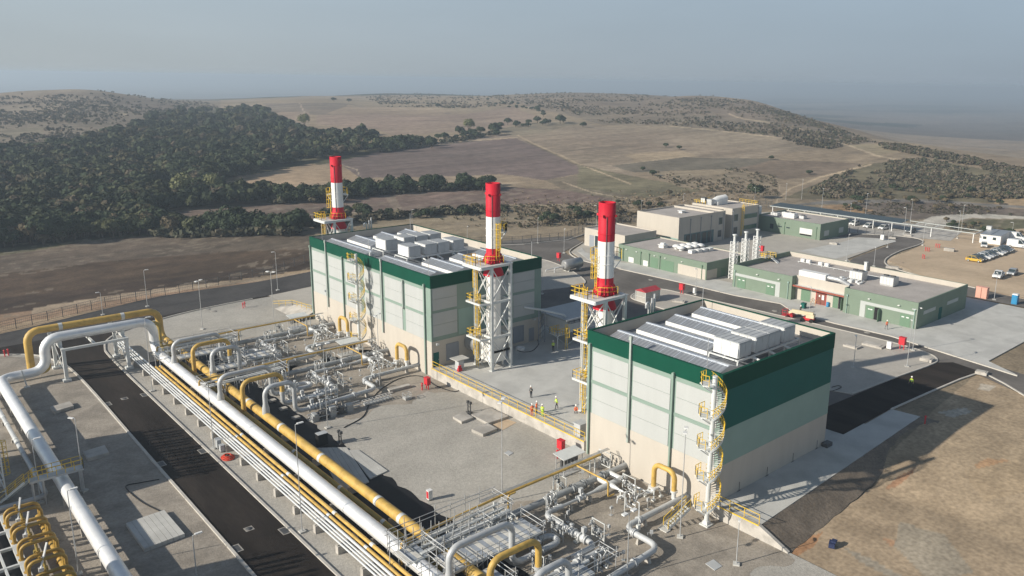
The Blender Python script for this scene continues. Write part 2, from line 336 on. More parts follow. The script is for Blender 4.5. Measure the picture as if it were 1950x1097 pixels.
COVER = [  # outlines of the fields, in photo coordinates, mapped on to the land they cover
 ([(-600, 120), (420, 150), (420, 215), (250, 240), (130, 275), (0, 290), (-600, 400)], SCRUB),
 (Z1((0, 300), (250, 290), (260, 330), (0, 360)), (0.172, 0.146, 0.103)),
 ([(-600, 400), (0, 285), (130, 275), (250, 240), (300, 218), (420, 208), (520, 210), (600, 262), (720, 262), (740, 285), (700, 300), (430, 338), (330, 360), (300, 385), (320, 400), (590, 440), (300, 452), (150, 466), (0, 492), (-600, 620)], FLOOR),
 ([(-600, 640), (0, 560), (150, 545), (300, 528), (450, 512), (590, 498), (590, 505), (300, 540), (0, 575), (-600, 660)], (.088, .07, .044)),
 (Z1((250, 415), (480, 360), (800, 295), (815, 310), (480, 380), (260, 428)), PALE),
 (Z1((670, 190), (770, 215), (760, 228), (690, 205)), PALE),
 ([(-600, 620), (0, 490), (150, 464), (300, 450), (600, 446), (620, 470), (600, 520), (300, 553), (0, 607), (-600, 760)], BROWN),
 ([(-600, 560), (0, 488), (150, 462), (300, 449), (600, 446), (610, 474), (420, 482), (200, 500), (0, 522), (-600, 640)], (.115, .09, .066)),
 ([(-600, 700), (0, 570), (200, 545), (450, 515), (600, 495), (600, 520), (300, 553), (0, 604), (-600, 760)], DBROWN),
 ([(-600, 770), (0, 605), (300, 555), (600, 512), (600, 560), (300, 600), (0, 670), (-600, 900)], (.34, .255, .165)),
 ([(-600, 780), (0, 600), (300, 558), (600, 518), (600, 528), (300, 572), (0, 622), (-600, 800)], (.27, .185, .12)),
 (Z2((290, 190), (1040, 190), (1330, 150), (1490, 215), (1240, 270), (700, 300), (600, 262), (280, 240)), (0.232, 0.176, 0.133)),
 (Z2((0, 130), (420, 130), (640, 155), (1040, 185), (290, 195), (60, 175)), (0.172, 0.142, 0.107)),
 (Z2((60, 215), (240, 222), (250, 175), (60, 178)), (0.258, 0.198, 0.146)),
 (Z2((450, 140), (1000, 165), (930, 195), (330, 190)), (0.258, 0.202, 0.142)),
 (Z2((0, 495), (250, 450), (350, 460), (470, 480), (520, 530), (420, 545), (100, 560), (0, 575)), TAN),
 (Z1((900, 650), (1010, 632), (1060, 665), (930, 690)), PALE),
 (Z1((1330, 600), (1881, 505), (1890, 610), (1600, 690), (1480, 640), (1380, 655)), TAN),
 (Z2((400, 440), (690, 365), (1050, 318), (1340, 300), (1400, 330), (1650, 450), (1790, 485), (1500, 535), (1250, 505), (900, 520), (520, 530)), (0.138, 0.107, 0.093)),
 (Z2((680, 372), (1050, 318), (1330, 300), (1350, 312), (1050, 335), (700, 385)), (0.103, 0.086, 0.069)),
 (Z2((980, 312), (1330, 296), (1350, 312), (1060, 330)), (0.215, 0.172, 0.129)),
 (Z2((1330, 310), (1500, 285), (1700, 240), (1960, 270), (1960, 520), (1790, 485)), (0.228, 0.185, 0.133)),
 (Z2((1240, 270), (1490, 230), (1690, 235), (1500, 285), (1330, 310)), (0.189, 0.159, 0.112)),
 (Z2((0, 745), (0, 690), (640, 615), (900, 590), (1300, 570), (1600, 585), (1870, 635), (1800, 662), (1300, 672), (900, 690), (640, 705)), (0.168, 0.120, 0.099)),
 (Z2((640, 620), (700, 625), (740, 690), (690, 695)), (0.224, 0.172, 0.133)),
 (Z1((980, 800), (1890, 725), (1890, 850), (1780, 860), (1400, 810), (1100, 830)), (0.163, 0.120, 0.095)),
 (Z2((1300, 672), (1800, 662), (1960, 640), (1960, 760), (900, 760), (900, 692)), (0.267, 0.215, 0.146)),
 (Z2((1500, 535), (1800, 490), (1960, 530), (1960, 640), (1870, 635), (1600, 585)), (0.172, 0.142, 0.099)),
 (Z3((0, 215), (400, 205), (870, 255), (1170, 290), (800, 345), (400, 352), (0, 330)), (0.228, 0.185, 0.133)),
 (Z3((200, 330), (470, 315), (540, 345), (300, 365)), (0.292, 0.232, 0.155)),
 (Z3((150, 378), (470, 345), (860, 350), (880, 362), (700, 392), (250, 408)), (0.133, 0.116, 0.086)),
 (Z3((0, 370), (120, 400), (560, 490), (300, 520), (0, 470)), (0.155, 0.138, 0.086)),
 (Z3((300, 410), (700, 395), (860, 430), (880, 520), (600, 500), (430, 470)), (0.241, 0.194, 0.133)),
 (Z3((700, 392), (860, 355), (1250, 370), (1100, 420), (900, 440)), (0.172, 0.133, 0.095)),
 (Z3((560, 70), (1000, 170), (1300, 280), (1180, 290), (870, 255), (400, 205), (120, 205), (-40, 160), (-260, 110), (-420, 70), (-200, 50)), SCRUB),
 (Z3((1180, 290), (1440, 285), (1450, 310), (1300, 335)), (0.241, 0.198, 0.129)),
 (Z3((1250, 375), (1500, 350), (1980, 430), (1980, 530), (1850, 545), (1450, 525), (1100, 530), (900, 520)), (0.129, 0.112, 0.069)),
 (Z3((1800, 520), (1960, 510), (1960, 560), (1830, 555)), (0.292, 0.215, 0.129)),
 (Z3((870, 555), (1100, 530), (1450, 522), (1960, 555), (1960, 568), (1480, 535), (1120, 545)), (0.172, 0.159, 0.142)),
 (Z3((1180, 545), (1480, 535), (1960, 570), (1960, 600), (1700, 592), (1480, 615), (1260, 600)), (0.133, 0.107, 0.086)),
 (Z3((1070, 552), (1180, 545), (1290, 572), (1230, 590), (1060, 580)), (0.310, 0.206, 0.120)),
 (Z3((1460, 640), (1540, 600), (1700, 588), (1960, 600), (1960, 612), (1720, 606), (1620, 625), (1590, 655)), (.46, .42, .36)),
 (Z3((1600, 640), (1720, 610), (1960, 615), (1960, 680), (1700, 675)), (.11, .10, .06)),
 ([(1580, 520), (1660, 500), (1760, 470), (1840, 455), (2100, 455), (2100, 600), (1840, 560)], (.52, .41, .29)),
 ([(1560, 640), (1880, 700), (2200, 800), (2200, 1300), (1480, 1300), (1500, 1050), (1760, 800), (1860, 712)], (.36, .275, .185)),
 (Z7((20, 1000), (100, 930), (210, 895), (170, 960), (80, 1010)), (.40, .225, .12)),
 (Z7((490, 700), (560, 640), (640, 600), (600, 650), (540, 695)), (.34, .20, .12)),
 (Z7((900, 590), (960, 555), (1060, 570), (1050, 620), (940, 630)), (.43, .27, .155)),
 (Z7((480, 920), (560, 930), (600, 960), (520, 955)), (.38, .235, .14)),
 (Z7((300, 960), (420, 1010), (600, 1110), (560, 1120), (380, 1030)), (.33, .285, .22)),
 (Z7((740, 350), (860, 330), (900, 350), (800, 375)), (.44, .39, .32)), (Z7((930, 220), (1000, 230), (970, 250), (920, 240)), (.46, .40, .32)),
 (Z7((700, 780), (1000, 760), (1150, 830), (900, 850)), (.40, .305, .205)), (Z7((850, 620), (1100, 560), (1150, 700), (950, 760)), (.385, .29, .19)),
 (Z7((560, 850), (760, 900), (900, 1080), (700, 1120), (540, 960)), (.335, .285, .215)),
 ([(60, 600), (160, 580), (240, 568), (330, 556), (420, 544), (500, 535), (595, 526), (595, 518), (500, 528), (420, 537), (330, 547), (240, 559), (160, 571), (60, 588)], (.30, .235, .165)),
]
PATHS = [  # dirt tracks and field margins
 (Z3((865, 560), (870, 525), (930, 480), (1060, 430), (1280, 375)), 1.6, (.38, .30, .20)),
 (Z3((865, 520), (885, 470), (860, 430), (700, 400)), 0.9, (.35, .28, .19)),
 (Z3((1180, 290), (1300, 335), (1430, 362)), 1.6, (.40, .32, .22)), (Z3((660, 155), (720, 175), (860, 195)), 1.2, (.36, .29, .20)),
 (Z3((940, 205), (1050, 250), (1180, 290)), 1.3, (.34, .27, .19)), (Z3((400, 205), (700, 235), (870, 257)), 0.8, (.36, .29, .20)),
 (Z2((1350, 300), (1500, 370), (1700, 460), (1960, 560)), 1.1, (.34, .27, .18)), (Z2((1590, 545), (1750, 600), (1960, 640)), 0.9, (.36, .29, .20)),
 (Z2((1300, 670), (1600, 668), (1960, 655)), 1.0, (.38, .31, .21)), (Z2((0, 745), (400, 712), (640, 705)), 1.0, (.33, .27, .19)),
 (Z2((420, 455), (500, 480), (520, 530)), 0.8, (.34, .28, .20)), (Z2((195, 130), (230, 190)), 1.0, (.36, .29, .22)),
 (Z2((680, 375), (1050, 330), (1350, 312)), 0.8, (.36, .29, .20)), (Z2((1400, 330), (1650, 450), (1790, 480)), 1.1, (.14, .12, .08)),
]
def cover_rgb(px, py, x, y, front):
    n = len(px); c = np.zeros((n, 3)); c[:] = (.24, .19, .13)
    far = np.hypot(x, y) > 1500
    c[far] = PLAIN
    jx = px+(fbm(x, y, 14, 11)-.5)*5+(fbm(x, y, 70, 13)-.5)*9; jy = py+(fbm(x, y, 14, 12)-.5)*3+(fbm(x, y, 70, 14)-.5)*4
    for poly, col in COVER:
        m = inpoly(jx, jy, poly) & front & ~far; c[m] = col
    for line, wd, col in PATHS:
        xs = [q[0] for q in line]; ys = [q[1] for q in line]
        b = front & ~far & (px > min(xs)-9) & (px < max(xs)+9) & (py > min(ys)-9) & (py < max(ys)+9)
        k = np.where(b)[0]
        if len(k):
            m = segd(jx[k]*.6+px[k]*.4, jy[k]*.6+py[k]*.4, line) < wd; c[k[m]] = col
    near = ((y < 75) & (x > 60)).astype(float)
    # broad natural mottling of soil and dry grass
    v = near*(0.92+0.16*fbm(x, y, 30, 21))+(1-near)*(0.74+0.52*fbm(x, y, 45, 21)); w = near+(1-near)*(0.72+0.56*fbm(x*.16, y, 4.5, 22))
    m_ = near+(1-near)*(0.80+0.40*fbm(x*.3, y, 18, 23)); c *= (v*w*m_)[:, None]; c[front & (near < .5) & (np.hypot(x, y) > 330)] *= np.array([1.16, 1.13, 1.13])
    g = (fbm(x, y, 120, 31)-.5)[:, None]*np.array([-.02, .006, -.012]); c = np.clip(c*(1+g*3), .01, .9)
    # stubble flecks and plough lines of the near fields
    nf = np.where(front & (np.hypot(x, y) < 330) & (near < .5) & (c.mean(1) < .2))[0]
    u_ = x[nf]*.97+y[nf]*.24; q_ = y[nf]*.97-x[nf]*.24
    fl = vnoise(u_, q_, 1.6, 91)*.6+vnoise(u_*.12, q_, 1.3, 92)*.6; band = fbm(u_*.1, q_, 14, 93)
    c[nf] *= (0.70+0.55*fl)[:, None]; pk = nf[(fl > .80) & (band > .47)]; c[pk] = c[pk]*.4+np.array([.21, .175, .13])*.6
    # strips of the distant plain
    s = fbm(x*.2, y, 380, 41)[far]; tl = fbm(x*.3, y, 260, 43)[far]; c[far] *= (0.35+1.25*s)[:, None]; kf = np.where(far)[0]; c[kf[tl > .60]] = (.045, .05, .035)
    return c
def build_terrain():
    az = np.concatenate([np.arange(-40, 3, 1.0), np.arange(3, 76, 0.09), np.arange(76, 110.1, 1.0)])
    ds = np.concatenate([np.exp(np.arange(math.log(36), math.log(1700), 0.0055)), np.exp(np.arange(math.log(1700), math.log(26000), 0.03))])
    A, D = np.meshgrid(np.radians(az), ds, indexing='ij')
    x = (D*np.sin(A)).ravel(); y = (D*np.cos(A)).ravel(); z = hgt(x, y)
    px, py, w = PXA(np.stack([x, y, z], -1))
    rgb = cover_rgb(px, py, x, y, w > 20)
    na, nd = len(az), len(ds); idx = np.arange(na*nd).reshape(na, nd)
    q = np.stack([idx[:-1, :-1], idx[:-1, 1:], idx[1:, 1:], idx[1:, :-1]], -1).reshape(-1, 4)
    me = bpy.data.meshes.new('terrain'); me.vertices.add(len(x)); me.vertices.foreach_set('co', np.stack([x, y, z], -1).ravel().astype(np.float32))
    me.loops.add(q.size); me.polygons.add(len(q)); me.loops.foreach_set('vertex_index', q.ravel().astype(np.int32))
    me.polygons.foreach_set('loop_start', np.arange(0, q.size, 4, dtype=np.int32)); me.polygons.foreach_set('loop_total', np.full(len(q), 4, dtype=np.int32))
    me.polygons.foreach_set('use_smooth', np.ones(len(q), bool))
    me.update(calc_edges=True)
    ca = me.color_attributes.new('soil', 'FLOAT_COLOR', 'POINT')
    ca.data.foreach_set('color', np.concatenate([rgb, np.ones((len(x), 1))], 1).astype(np.float32).ravel())
    me.materials.append(mat('land', (.3, .25, .16), 0.95, var=0.22, scale=0.22, var2=0.22, bump=1.0, bscale=1.1, attr='soil'))
    o = bpy.data.objects.new('terrain', me); COL.objects.link(o); structure(o)
build_terrain()
# ================================================================== GROUND OF THE SITE
def sheet(name, poly, z, m, zf=None):
    b = MB(); b.sheet([(p[0], p[1], (zf(p[0], p[1]) if zf else z)) for p in poly], None, 0)
    return structure(b.build(name, m))
def slab(name, poly, z0, z1, m, mtop=None):
    b = MB(); b.prism([tuple(p[:2]) for p in poly], z0, z1, 0, 1 if mtop else 0)
    return structure(b.build(name, [m, mtop] if mtop else m))
def kerb(pts, z, h=0.13, w=0.28, name='kerb'):
    b = MB(); P = [Vector((p[0], p[1], 0)) for p in pts]
    for i, (a, c) in enumerate(zip(P, P[1:])):
        e = (c-a).normalized()*(w*0.25)
        b.beam(a-e+Vector((0, 0, z+h/2-0.003*(i % 2))), c+e+Vector((0, 0, z+h/2-0.003*(i % 2))), w, h+0.06)
    return structure(b.build(name, M_kerb))
def spl(pts, n=6):
    """Catmull-Rom through 2D points"""
    P = [np.array(p[:2], float) for p in pts]; P = [2*P[0]-P[1]]+P+[2*P[-1]-P[-2]]; out = []
    for i in range(1, len(P)-2):
        for k in range(n):
            t = k/n; a, b, c, d = P[i-1:i+3]
            out.append(0.5*((2*b)+(c-a)*t+(2*a-5*b+4*c-d)*t*t+(3*b-a-3*c+d)*t**3))
    return out+[P[-2]]
WX = 66.5                                       # line of the retaining wall and of the hall fronts
sheet('gravel_yard', [(-60, 5), (WX+.3, 5), (WX+.3, 166.5), (-60, 166.5)], L, M_gravel)
# black membrane and shallow trench bed under the pipes
je = [(44.25+0.22*math.sin(k*1.7)+random.uniform(-.12, .12), 20+k*1.1) for k in range(109)]
sheet('membrane_strip', [(34.2, 20)]+je+[(34.2, 139)], L+.008, M_liner)
# lower road (dark asphalt) with its flared mouth on to the far road
RL, RR = 24.5, 30.5
mouthL = spl([(RL, 20), (RL, 100), (RL, 138), (23.2, 150), (19, 157), (8, 160.5), (-30, 161)], 6)
mouthR = spl([(RR, 20), (RR, 100), (RR, 142), (31.2, 152), (33.6, 157.4), (38, 160.8), (47, 164.5), (56, 166.2), (WX, 167)], 6)
sheet('lower_road', mouthR+[np.array((WX, 170.0)), np.array((-30, 170.0))]+mouthL[::-1], L+.012, M_asph)
kerb(mouthL[:-3], L); kerb(mouthR[:-2], L)
gz = lambda x, y: -1.5+1.5*float(np.clip((x-70)/30, 0, 1))**1.2+0.016
fr = [(-60, 162), (20, 163), (47, 166), (60, 167.5), (WX, 167.5)]+[(WX+k*4, 167.6+k*.3) for k in range(1, 9)]
fb = [(98.5, 180), (90, 180.5), (80, 180.6), (70, 180.7), (48, 181.5), (20, 172), (-60, 166)]
def strip_road(name, near, far, m, zf):
    b = MB(); n = 40
    def res(p):
        p = np.array(p, float); s = np.r_[0, np.cumsum(np.hypot(*np.diff(p, axis=0).T))]; t = np.linspace(0, s[-1], n)
        return np.stack([np.interp(t, s, p[:, 0]), np.interp(t, s, p[:, 1])], -1)
    a, c = res(near), res(far); vs = []
    for i in range(n): vs += [(a[i][0], a[i][1], zf(*a[i])), (c[i][0], c[i][1], zf(*c[i]))]
    b.add(vs, [(2*i, 2*i+2, 2*i+3, 2*i+1) for i in range(n-1)], 0, True)
    return structure(b.build(name, m))
strip_road('far_road', fr, fb[::-1], M_asph_mid, gz)
strip_road('verge', [(WX+.3, 138), (80, 138), (100, 138), (112, 138)], [(WX+.3, 167.9), (80, 168.2), (98, 169), (112, 171)], M_gravel_dim, lambda x, y: gz(x, y)-.012)
# concrete compressor pad
pad = [(WX+.35, 41.8), (107.8, 43.5), (107.2, 47.4), (99.5, 47.3), (99.5, 54), (104, 60), (104, 118), (93, 126), (93, 145), (66.85, 151)]
slab('concrete_pad', pad, -1.62, 0.0, M_conc)
b = MB(); b.sheet([(WX+.35, 145.2, 0), (66.9, 152, -.05), (66.5, 158, -1.45), (63.6, 157, -1.47), (63.6, 145.2, -1.47)], None)
structure(b.build('ramp', M_conc_old))
# earth bank in front of the pad and beside the wall end
b = MB(); n = 30; vs = []
for i in range(n+1):
    t = i/n; x = 66.45+t*41.5; y = 41.75+t*1.7; h = 1.55*(1-t**3)
    for k in range(7):
        u = k/6; vs.append((x+u*u*.5, y-u*(3.6-1.2*t)+0.10*math.sin(i*2.1+k), -0.02-h*(u**.9)+(0.05*math.sin(i*1.3+k*2.2) if 0 < k < 6 else 0)))
b.add(vs, [(i*7+k, i*7+k+1, i*7+k+8, i*7+k+7) for i in range(n) for k in range(6)], 0, True)
structure(b.build('earth_bank', M_bank))
# asphalt on the upper level, islands, pavements
sheet('upper_road', [(88, 122), (88, 150), (98, 169.2), (98, 180.2), (112, 182), (150, 176), (160, 171), (156, 163), (142.5, 156), (139.6, 146), (141.2, 134), (143.5, 110), (146, 88), (143, 70), (137.5, 40), (132, 34), (127.5, 36.5), (132.2, 46), (131.7, 52.3), (107.3, 47.6), (99, 47.6), (99, 60), (103, 60), (103, 118)], 0.006, M_asph2)
sheet('road_spur', [(94, 47.5), (107.3, 47.5), (133.4, 45.3), (134.5, 50), (131.5, 52.2), (100.3, 53.9), (93.7, 53.6)], 0.012, M_asph)
kerb([(107.2, 47.3), (118, 46.6), (127, 45.9), (133.3, 45.0), (130.5, 40.5), (127, 36)], 0, 0.10)
isl1 = spl([(108, 53.9), (120, 52.9), (129.6, 51.9), (133.6, 52.3), (135.9, 55.5), (136.6, 62.6), (136.2, 72), (135.2, 90), (134.1, 102), (133.4, 112), (131, 114.6), (126, 114.3), (122.4, 112), (121.5, 106), (120, 90), (114, 70), (107, 60), (108, 53.9)], 5)
slab('gravel_island', isl1, -.05, 0.10, M_kerb, M_gravel_dim); kerb(isl1, 0.01, 0.13, 0.25)
isl2 = spl([(96, 130.5), (111, 129.2), (120, 127.0), (124.5, 128.5), (128.5, 136), (131.8, 147), (131.2, 154), (122, 160), (108, 160), (99, 152), (96, 142), (96, 130.5)], 5)
slab('gravel_island', isl2, -.05, 0.10, M_kerb, M_gravel_dim); kerb(isl2, 0.01, 0.13, 0.25)
yard = [(141.2, 133.6), (139.7, 144.6), (144.4, 154.8), (156.2, 161.9), (200, 169), (252, 172), (256, 150), (250, 118), (234, 107), (196, 103), (186, 92), (176, 80), (146, 96)]
slab('far_yard', yard, -.05, 0.05, M_kerb, M_gravel_dim)
apr = [(140.3, 132.8), (141.4, 115), (141.6, 99.3), (143.8, 89), (139.8, 83), (139.6, 74), (140.3, 63.4), (136.0, 40.5), (139.5, 46.3), (180, 46.0), (180, 66), (176, 82), (176, 96), (150, 99), (150, 130), (145.6, 137), (147, 152), (150.5, 157), (146, 154), (141.3, 145)]
slab('pavement', apr, -.04, 0.11, M_kerb, M_conc)
kerb([(140.1, 132.8), (141.2, 115), (141.4, 99.3), (143.5, 89.1), (139.5, 83.1), (139.3, 74), (140.0, 63.4), (135.7, 40.5)], 0.0, 0.15)
kerb(spl([(141.0, 133), (139.4, 144.6), (144.2, 155.2), (156, 162.4)], 5), 0.0, 0.14)
sheet('concrete_lane', [U(1520, 478, .06), U(1591, 493, .06), U(1710, 459, .06), U(1704, 452, .06), U(1650, 447, .06), U(1600, 462, .06)], 0.062, M_conc)
lane = spl([(180, 40), (181, 54), (181, 66), (182.5, 80), (186, 92), (194, 101), (212, 103.5), (228, 105.5), (231.5, 108), (229, 114), (222, 122), (219, 131)], 5)
lan2 = spl([(189, 40), (188, 54), (190, 68), (191.5, 80), (195, 90), (202, 95.5), (216, 98.5), (232, 99.5), (239, 103), (238.5, 110), (232, 120), (229, 132)], 5)
sheet('back_road', lane+lan2[::-1], 0.075, M_asph2); kerb(lan2[10:], 0.05, 0.14)
sheet('parking_ground', [(189, 30), (190, 68), (192, 80), (203, 95), (232, 99), (241, 104), (262, 100), (290, 88), (290, 30)], 0.03, M_dirt)
sheet('parking_floor', [(228, 132), (238, 110), (244, 96), (262, 100), (270, 150), (250, 172), (236, 165)], 0.066, M_conc_old)

for yy0, yy1 in ((38, 63.5), (97.5, 121.5), (121.6, 141)):
    rr = random.Random(int(yy0)); P = []
    for k in range(26): P.append((44.6+k*.85+rr.uniform(-.2, .2), yy0+1.2*math.sin(k*.7)+rr.uniform(-.4, .4)))
    P.append((66.4, yy0)); P.append((66.4, yy1))
    for k in range(25, -1, -1): P.append((44.6+k*.85+rr.uniform(-.2, .2), yy1+.9*math.sin(k*.9)+rr.uniform(-.4, .4)))
    sheet('gravel_work_area', P, L+.006, M_gravel_brown)
sheet('gravel_work_area', [(-60, 30), (24.3, 30), (24.3, 141), (22, 152), (17, 158), (-60, 160)], L+.005, M_gravel_brown)
# ================================================================== HAZE
b = MB(); b.box(-9000, 20000, -9000, 20000, -75, 49.5)
hz = b.build('haze', []); tag(hz, kind='stuff')
hm = bpy.data.materials.new('haze_air'); hm.use_nodes = True; ht = hm.node_tree
for n in list(ht.nodes): ht.nodes.remove(n)
ho = ht.nodes.new('ShaderNodeOutputMaterial'); hv = ht.nodes.new('ShaderNodeVolumePrincipled')
hv.inputs['Color'].default_value = (0.65, 0.765, 0.875, 1); hv.inputs['Density'].default_value = 0.0004; hv.inputs['Anisotropy'].default_value = 0.2
ht.links.new(hv.outputs[0], ho.inputs['Volume']); hz.data.materials.append(hm)
# ================================================================== COMPRESSOR HALLS
X0, X1, ZP = 66.7, 89.5, 14.95
def gable(b, x, y0, y1, zb, ze, zr, hw, m=0, mc=1):
    vs = [(x-hw, y0, zb), (x+hw, y0, zb), (x+hw, y0, ze), (x, y0, zr), (x-hw, y0, ze), (x-hw, y1, zb), (x+hw, y1, zb), (x+hw, y1, ze), (x, y1, zr), (x-hw, y1, ze)]
    b.add(vs, [(0, 1, 2, 3, 4), (9, 8, 7, 6, 5), (0, 5, 6, 1)], 2); b.add(vs, [(1, 6, 7, 2), (4, 9, 5, 0)], 2); b.add(vs, [(2, 7, 8, 3), (3, 8, 9, 4)], m)
    b.box(x-.16, x+.16, y0-.02, y1+.02, zr-.05, zr+.05, mc)
    for k in range(1, int((y1-y0)/2.2)+1):
        yy = y0+k*2.2
        if yy < y1-.4:
            b.beam((x, yy, zr+.02), (x-hw, yy, ze+.02), .10, .03, mc); b.beam((x, yy, zr+.02), (x+hw, yy, ze+.02), .10, .03, mc)
M_downpipe = mat('greyish_green_pipe', (.36, .40, .36), .6, var=.05)
def hall(name, label, y0, y1, panels, vents, right, pipes):
    t = thing(name, label, 'building', (X0, y0, 0))
    b = MB(); b.box(X0, X1, y0, y1, -1.62, 4.25); b.build('wall', M_cream, t)
    b = MB(); b.box(X0+.002, X1-.002, y0+.002, y1-.002, 4.25, 13.0); b.build('upper_wall', M_green_mid, t)
    b = MB(); th = .28
    for (a, c, d, e) in ((X0-.06, X0+th, y0-.06, y1+.06), (X1-th, X1+.06, y0-.06, y1+.06), (X0+th, X1-th, y0-.06, y0+th), (X0+th, X1-th, y1-th, y1+.06)): b.box(a, c, d, e, 13.0, ZP)
    par = b.build('parapet', M_green, t)
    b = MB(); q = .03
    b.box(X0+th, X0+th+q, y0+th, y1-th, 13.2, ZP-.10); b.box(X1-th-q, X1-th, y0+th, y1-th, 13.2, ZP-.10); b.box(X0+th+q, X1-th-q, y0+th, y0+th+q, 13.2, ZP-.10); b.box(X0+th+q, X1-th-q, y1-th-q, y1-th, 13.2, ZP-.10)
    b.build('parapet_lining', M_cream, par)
    b = MB(); b.box(X0+.2, X1-.2, y0+.2, y1-.2, 13.0, 13.55); b.build('roof', M_roof_x, t)
    for (x, a, c) in vents:
        b = MB(); gable(b, x, a, c, 13.5, 14.05, 14.6, 1.95); b.build('roof_vent', [M_roof, M_ridge, M_ac], t)
    for (a, c) in panels:                                  # cladding on the sunny front
        for (z0, z1) in ((8.72, 12.45), (4.3, 8.22)):
            b = MB(); zm = (z0+z1)/2
            b.box(X0-.06, X0+.01, a, c, z0, zm-.025); b.box(X0-.06, X0+.01, a, c, zm+.025, z1); b.build('cladding_panel', M_white_panel, t)
    b = MB(); b.box(X0-.035, X0, y0, y1, 8.3, 8.62); b.build('string_course', M_green_mid, t)
    for (y, zt, zb, w) in pipes:
        b = MB(); b.box(X0-.30, X0-.07, y-w/2, y+w/2, zb, zt); b.box(X0-.36, X0-.05, y-w/2-.06, y+w/2+.06, zt-.5, zt-.05)
        b.build('downpipe', M_green_mid if zb < 2 else M_downpipe, t)
    right(t); return t
def right_B(t):
    for (z0, z1, m) in ((4.25, 8.45, M_green_pale), (8.45, 13.0, M_green2)):
        b = MB(); b.box(X0-.0, X1, B0-.03, B0+.01, z0+.002, z1-.002); b.build('facade_band', m, t)
    for x in (71, 76.5, 82, 87.5): b = MB(); b.tube([(x, B0-.1, .02), (x, B0-.1, 1.15)], .03, 6); b.tube([(x-.3, B0-.1, .05), (x+.3, B0-.1, .05)], .03, 6); b.build('earth_rod', M_dsteel, t)
    b = MB(); b.box(88.6, 89.9, B0-.9, B0-.1, 0.0, .5); b.build('vent_box', M_dsteel, t)
M_green2 = mat('teal_green_panel', (0.013, 0.105, 0.086), 0.75, var=0.04, scale=0.5)
A0, A1, B0, B1 = 103.45, 145.3, 47.65, 68.1
def wall_door(t, x0, x1, y, z0, z1, m, d=.06, name='door', s=-1):
    b = MB(); ya, yb = (y-d, y+.01) if s < 0 else (y-.01, y+d); b.box(x0, x1, ya, yb, z0, z1, 0); o = b.build(name, m, t); return o
def louvre(t, x0, x1, y, z0, z1, m):
    b = MB(); b.box(x0, x1, y-.10, y+.01, z0, z1); b.box(x0-.08, x0, y-.18, y, z0-.08, z1+.08); b.box(x1, x1+.08, y-.18, y, z0-.08, z1+.08); b.box(x0, x1, y-.18, y, z1, z1+.08); b.box(x0, x1, y-.18, y, z0-.08, z0)
    n = int((z1-z0)/.16)
    for k in range(n): b.box(x0+.01, x1-.01, y-.14, y-.10, z0+.03+k*.16, z0+.10+k*.16)
    return b.build('louvre', m, t)
def right_A(t):
    b = MB(); b.box(X0, X1, A0-.03, A0+.01, 4.32, 4.42); b.build('string_course', M_green_mid, t)
    for (x0, x1, z0, z1) in ((67.0, 71.6, 9.35, 12.9), (67.0, 71.6, 5.0, 8.9), (73, 77, 9.35, 12.9), (73, 77, 5.0, 8.9), (78.2, 82.2, 9.35, 12.9), (78.2, 82.2, 5.0, 8.9), (83.2, 87.9, 9.5, 12.9), (83.2, 87.9, 5.1, 9.0))[:2]+((83.2, 87.9, 9.6, 12.9), (83.2, 87.9, 5.1, 9.1), (78.0, 82.2, 9.6, 12.9), (78.0, 82.2, 5.1, 9.1)):
        b = MB(); zm = (z0+z1)/2; b.box(x0, x1, A0-.06, A0, z0, zm-.025); b.box(x0, x1, A0-.06, A0, zm+.025, z1); b.build('cladding_panel', M_grey_panel, t)
    b = MB(); b.box(71.9, 77.6, A0-.035, A0, 4.5, 8.75); b.build('facade_band', M_green_pale, t)
    d = wall_door(t, 66.95, 68.0, A0, 0.1, 2.4, M_green2)
    b = MB(); b.box(67.85, 67.93, A0-.14, A0-.07, 1.1, 1.25); b.build('handle', M_steel, d)
    louvre(t, 69.5, 71.7, A0, .65, 3.3, M_bluegrey); louvre(t, 83.2, 85.4, A0, .65, 3.4, M_bluegrey)
    wall_door(t, 86.7, 87.9, A0, .15, 2.55, M_bluegrey)
    b = MB(); b.beam((67.4, A0, 4.0), (67.4, A0-1.0, 4.1), .08); b.obox((67.2, A0-1.0, 4.05), (.5, .3, .2)); b.build('wall_lamp', M_steel, t); b = MB(); b.beam((87.2, A0, 4.3), (87.2, A0-1.0, 4.4), .08); b.obox((87.2, A0-1.0, 4.35), (.5, .3, .2)); b.build('wall_lamp', M_steel, t)
M_grey_panel = mat('grey_panel', (0.42, 0.43, 0.415), 0.7, var=0.03, scale=0.4)
hallA = hall('compressor_hall', 'long compressor hall behind the middle chimney, white clad front with dark green parapet', A0, A1,
     [(139.2, 144.5), (132.6, 137.8), (125.7, 131.3), (118.9, 124.5), (111.9, 117.4), (105.4, 110.9)],
     [(69.9, 127.2, 142.6), (75.1, 133.6, 142.7), (80.8, 137.2, 142.7), (86.3, 136.6, 142.7), (69.9, 106.6, 122.6), (75.3, 106.5, 116.3), (81.1, 106.6, 116.4), (86.5, 106.6, 117.0)], right_A,
     [(138.5, 15.3, 2.4, .24), (132.1, 13.3, 1.2, .18), (118.2, 15.3, 2.3, .24), (105.05, 13.5, -1.5, .24), (145.05, 13.3, -1.5, .24), (111.35, 12.9, 8.0, .12)])
hallB = hall('compressor_hall', 'square compressor hall at the right with white spiral stair, green banded shady side', B0, B1,
     [(61.15, 67.1), (54.65, 60.35), (48.1, 53.8)],
     [(70.3, 49.5, 66.4), (75.6, 55.1, 66.4), (81.3, 55.2, 66.4), (86.9, 55.6, 66.5)], right_B,
     [(60.75, 16.0, 2.6, .26), (54.2, 13.4, 1.6, .2), (67.55, 13.4, -1.4, .2)])
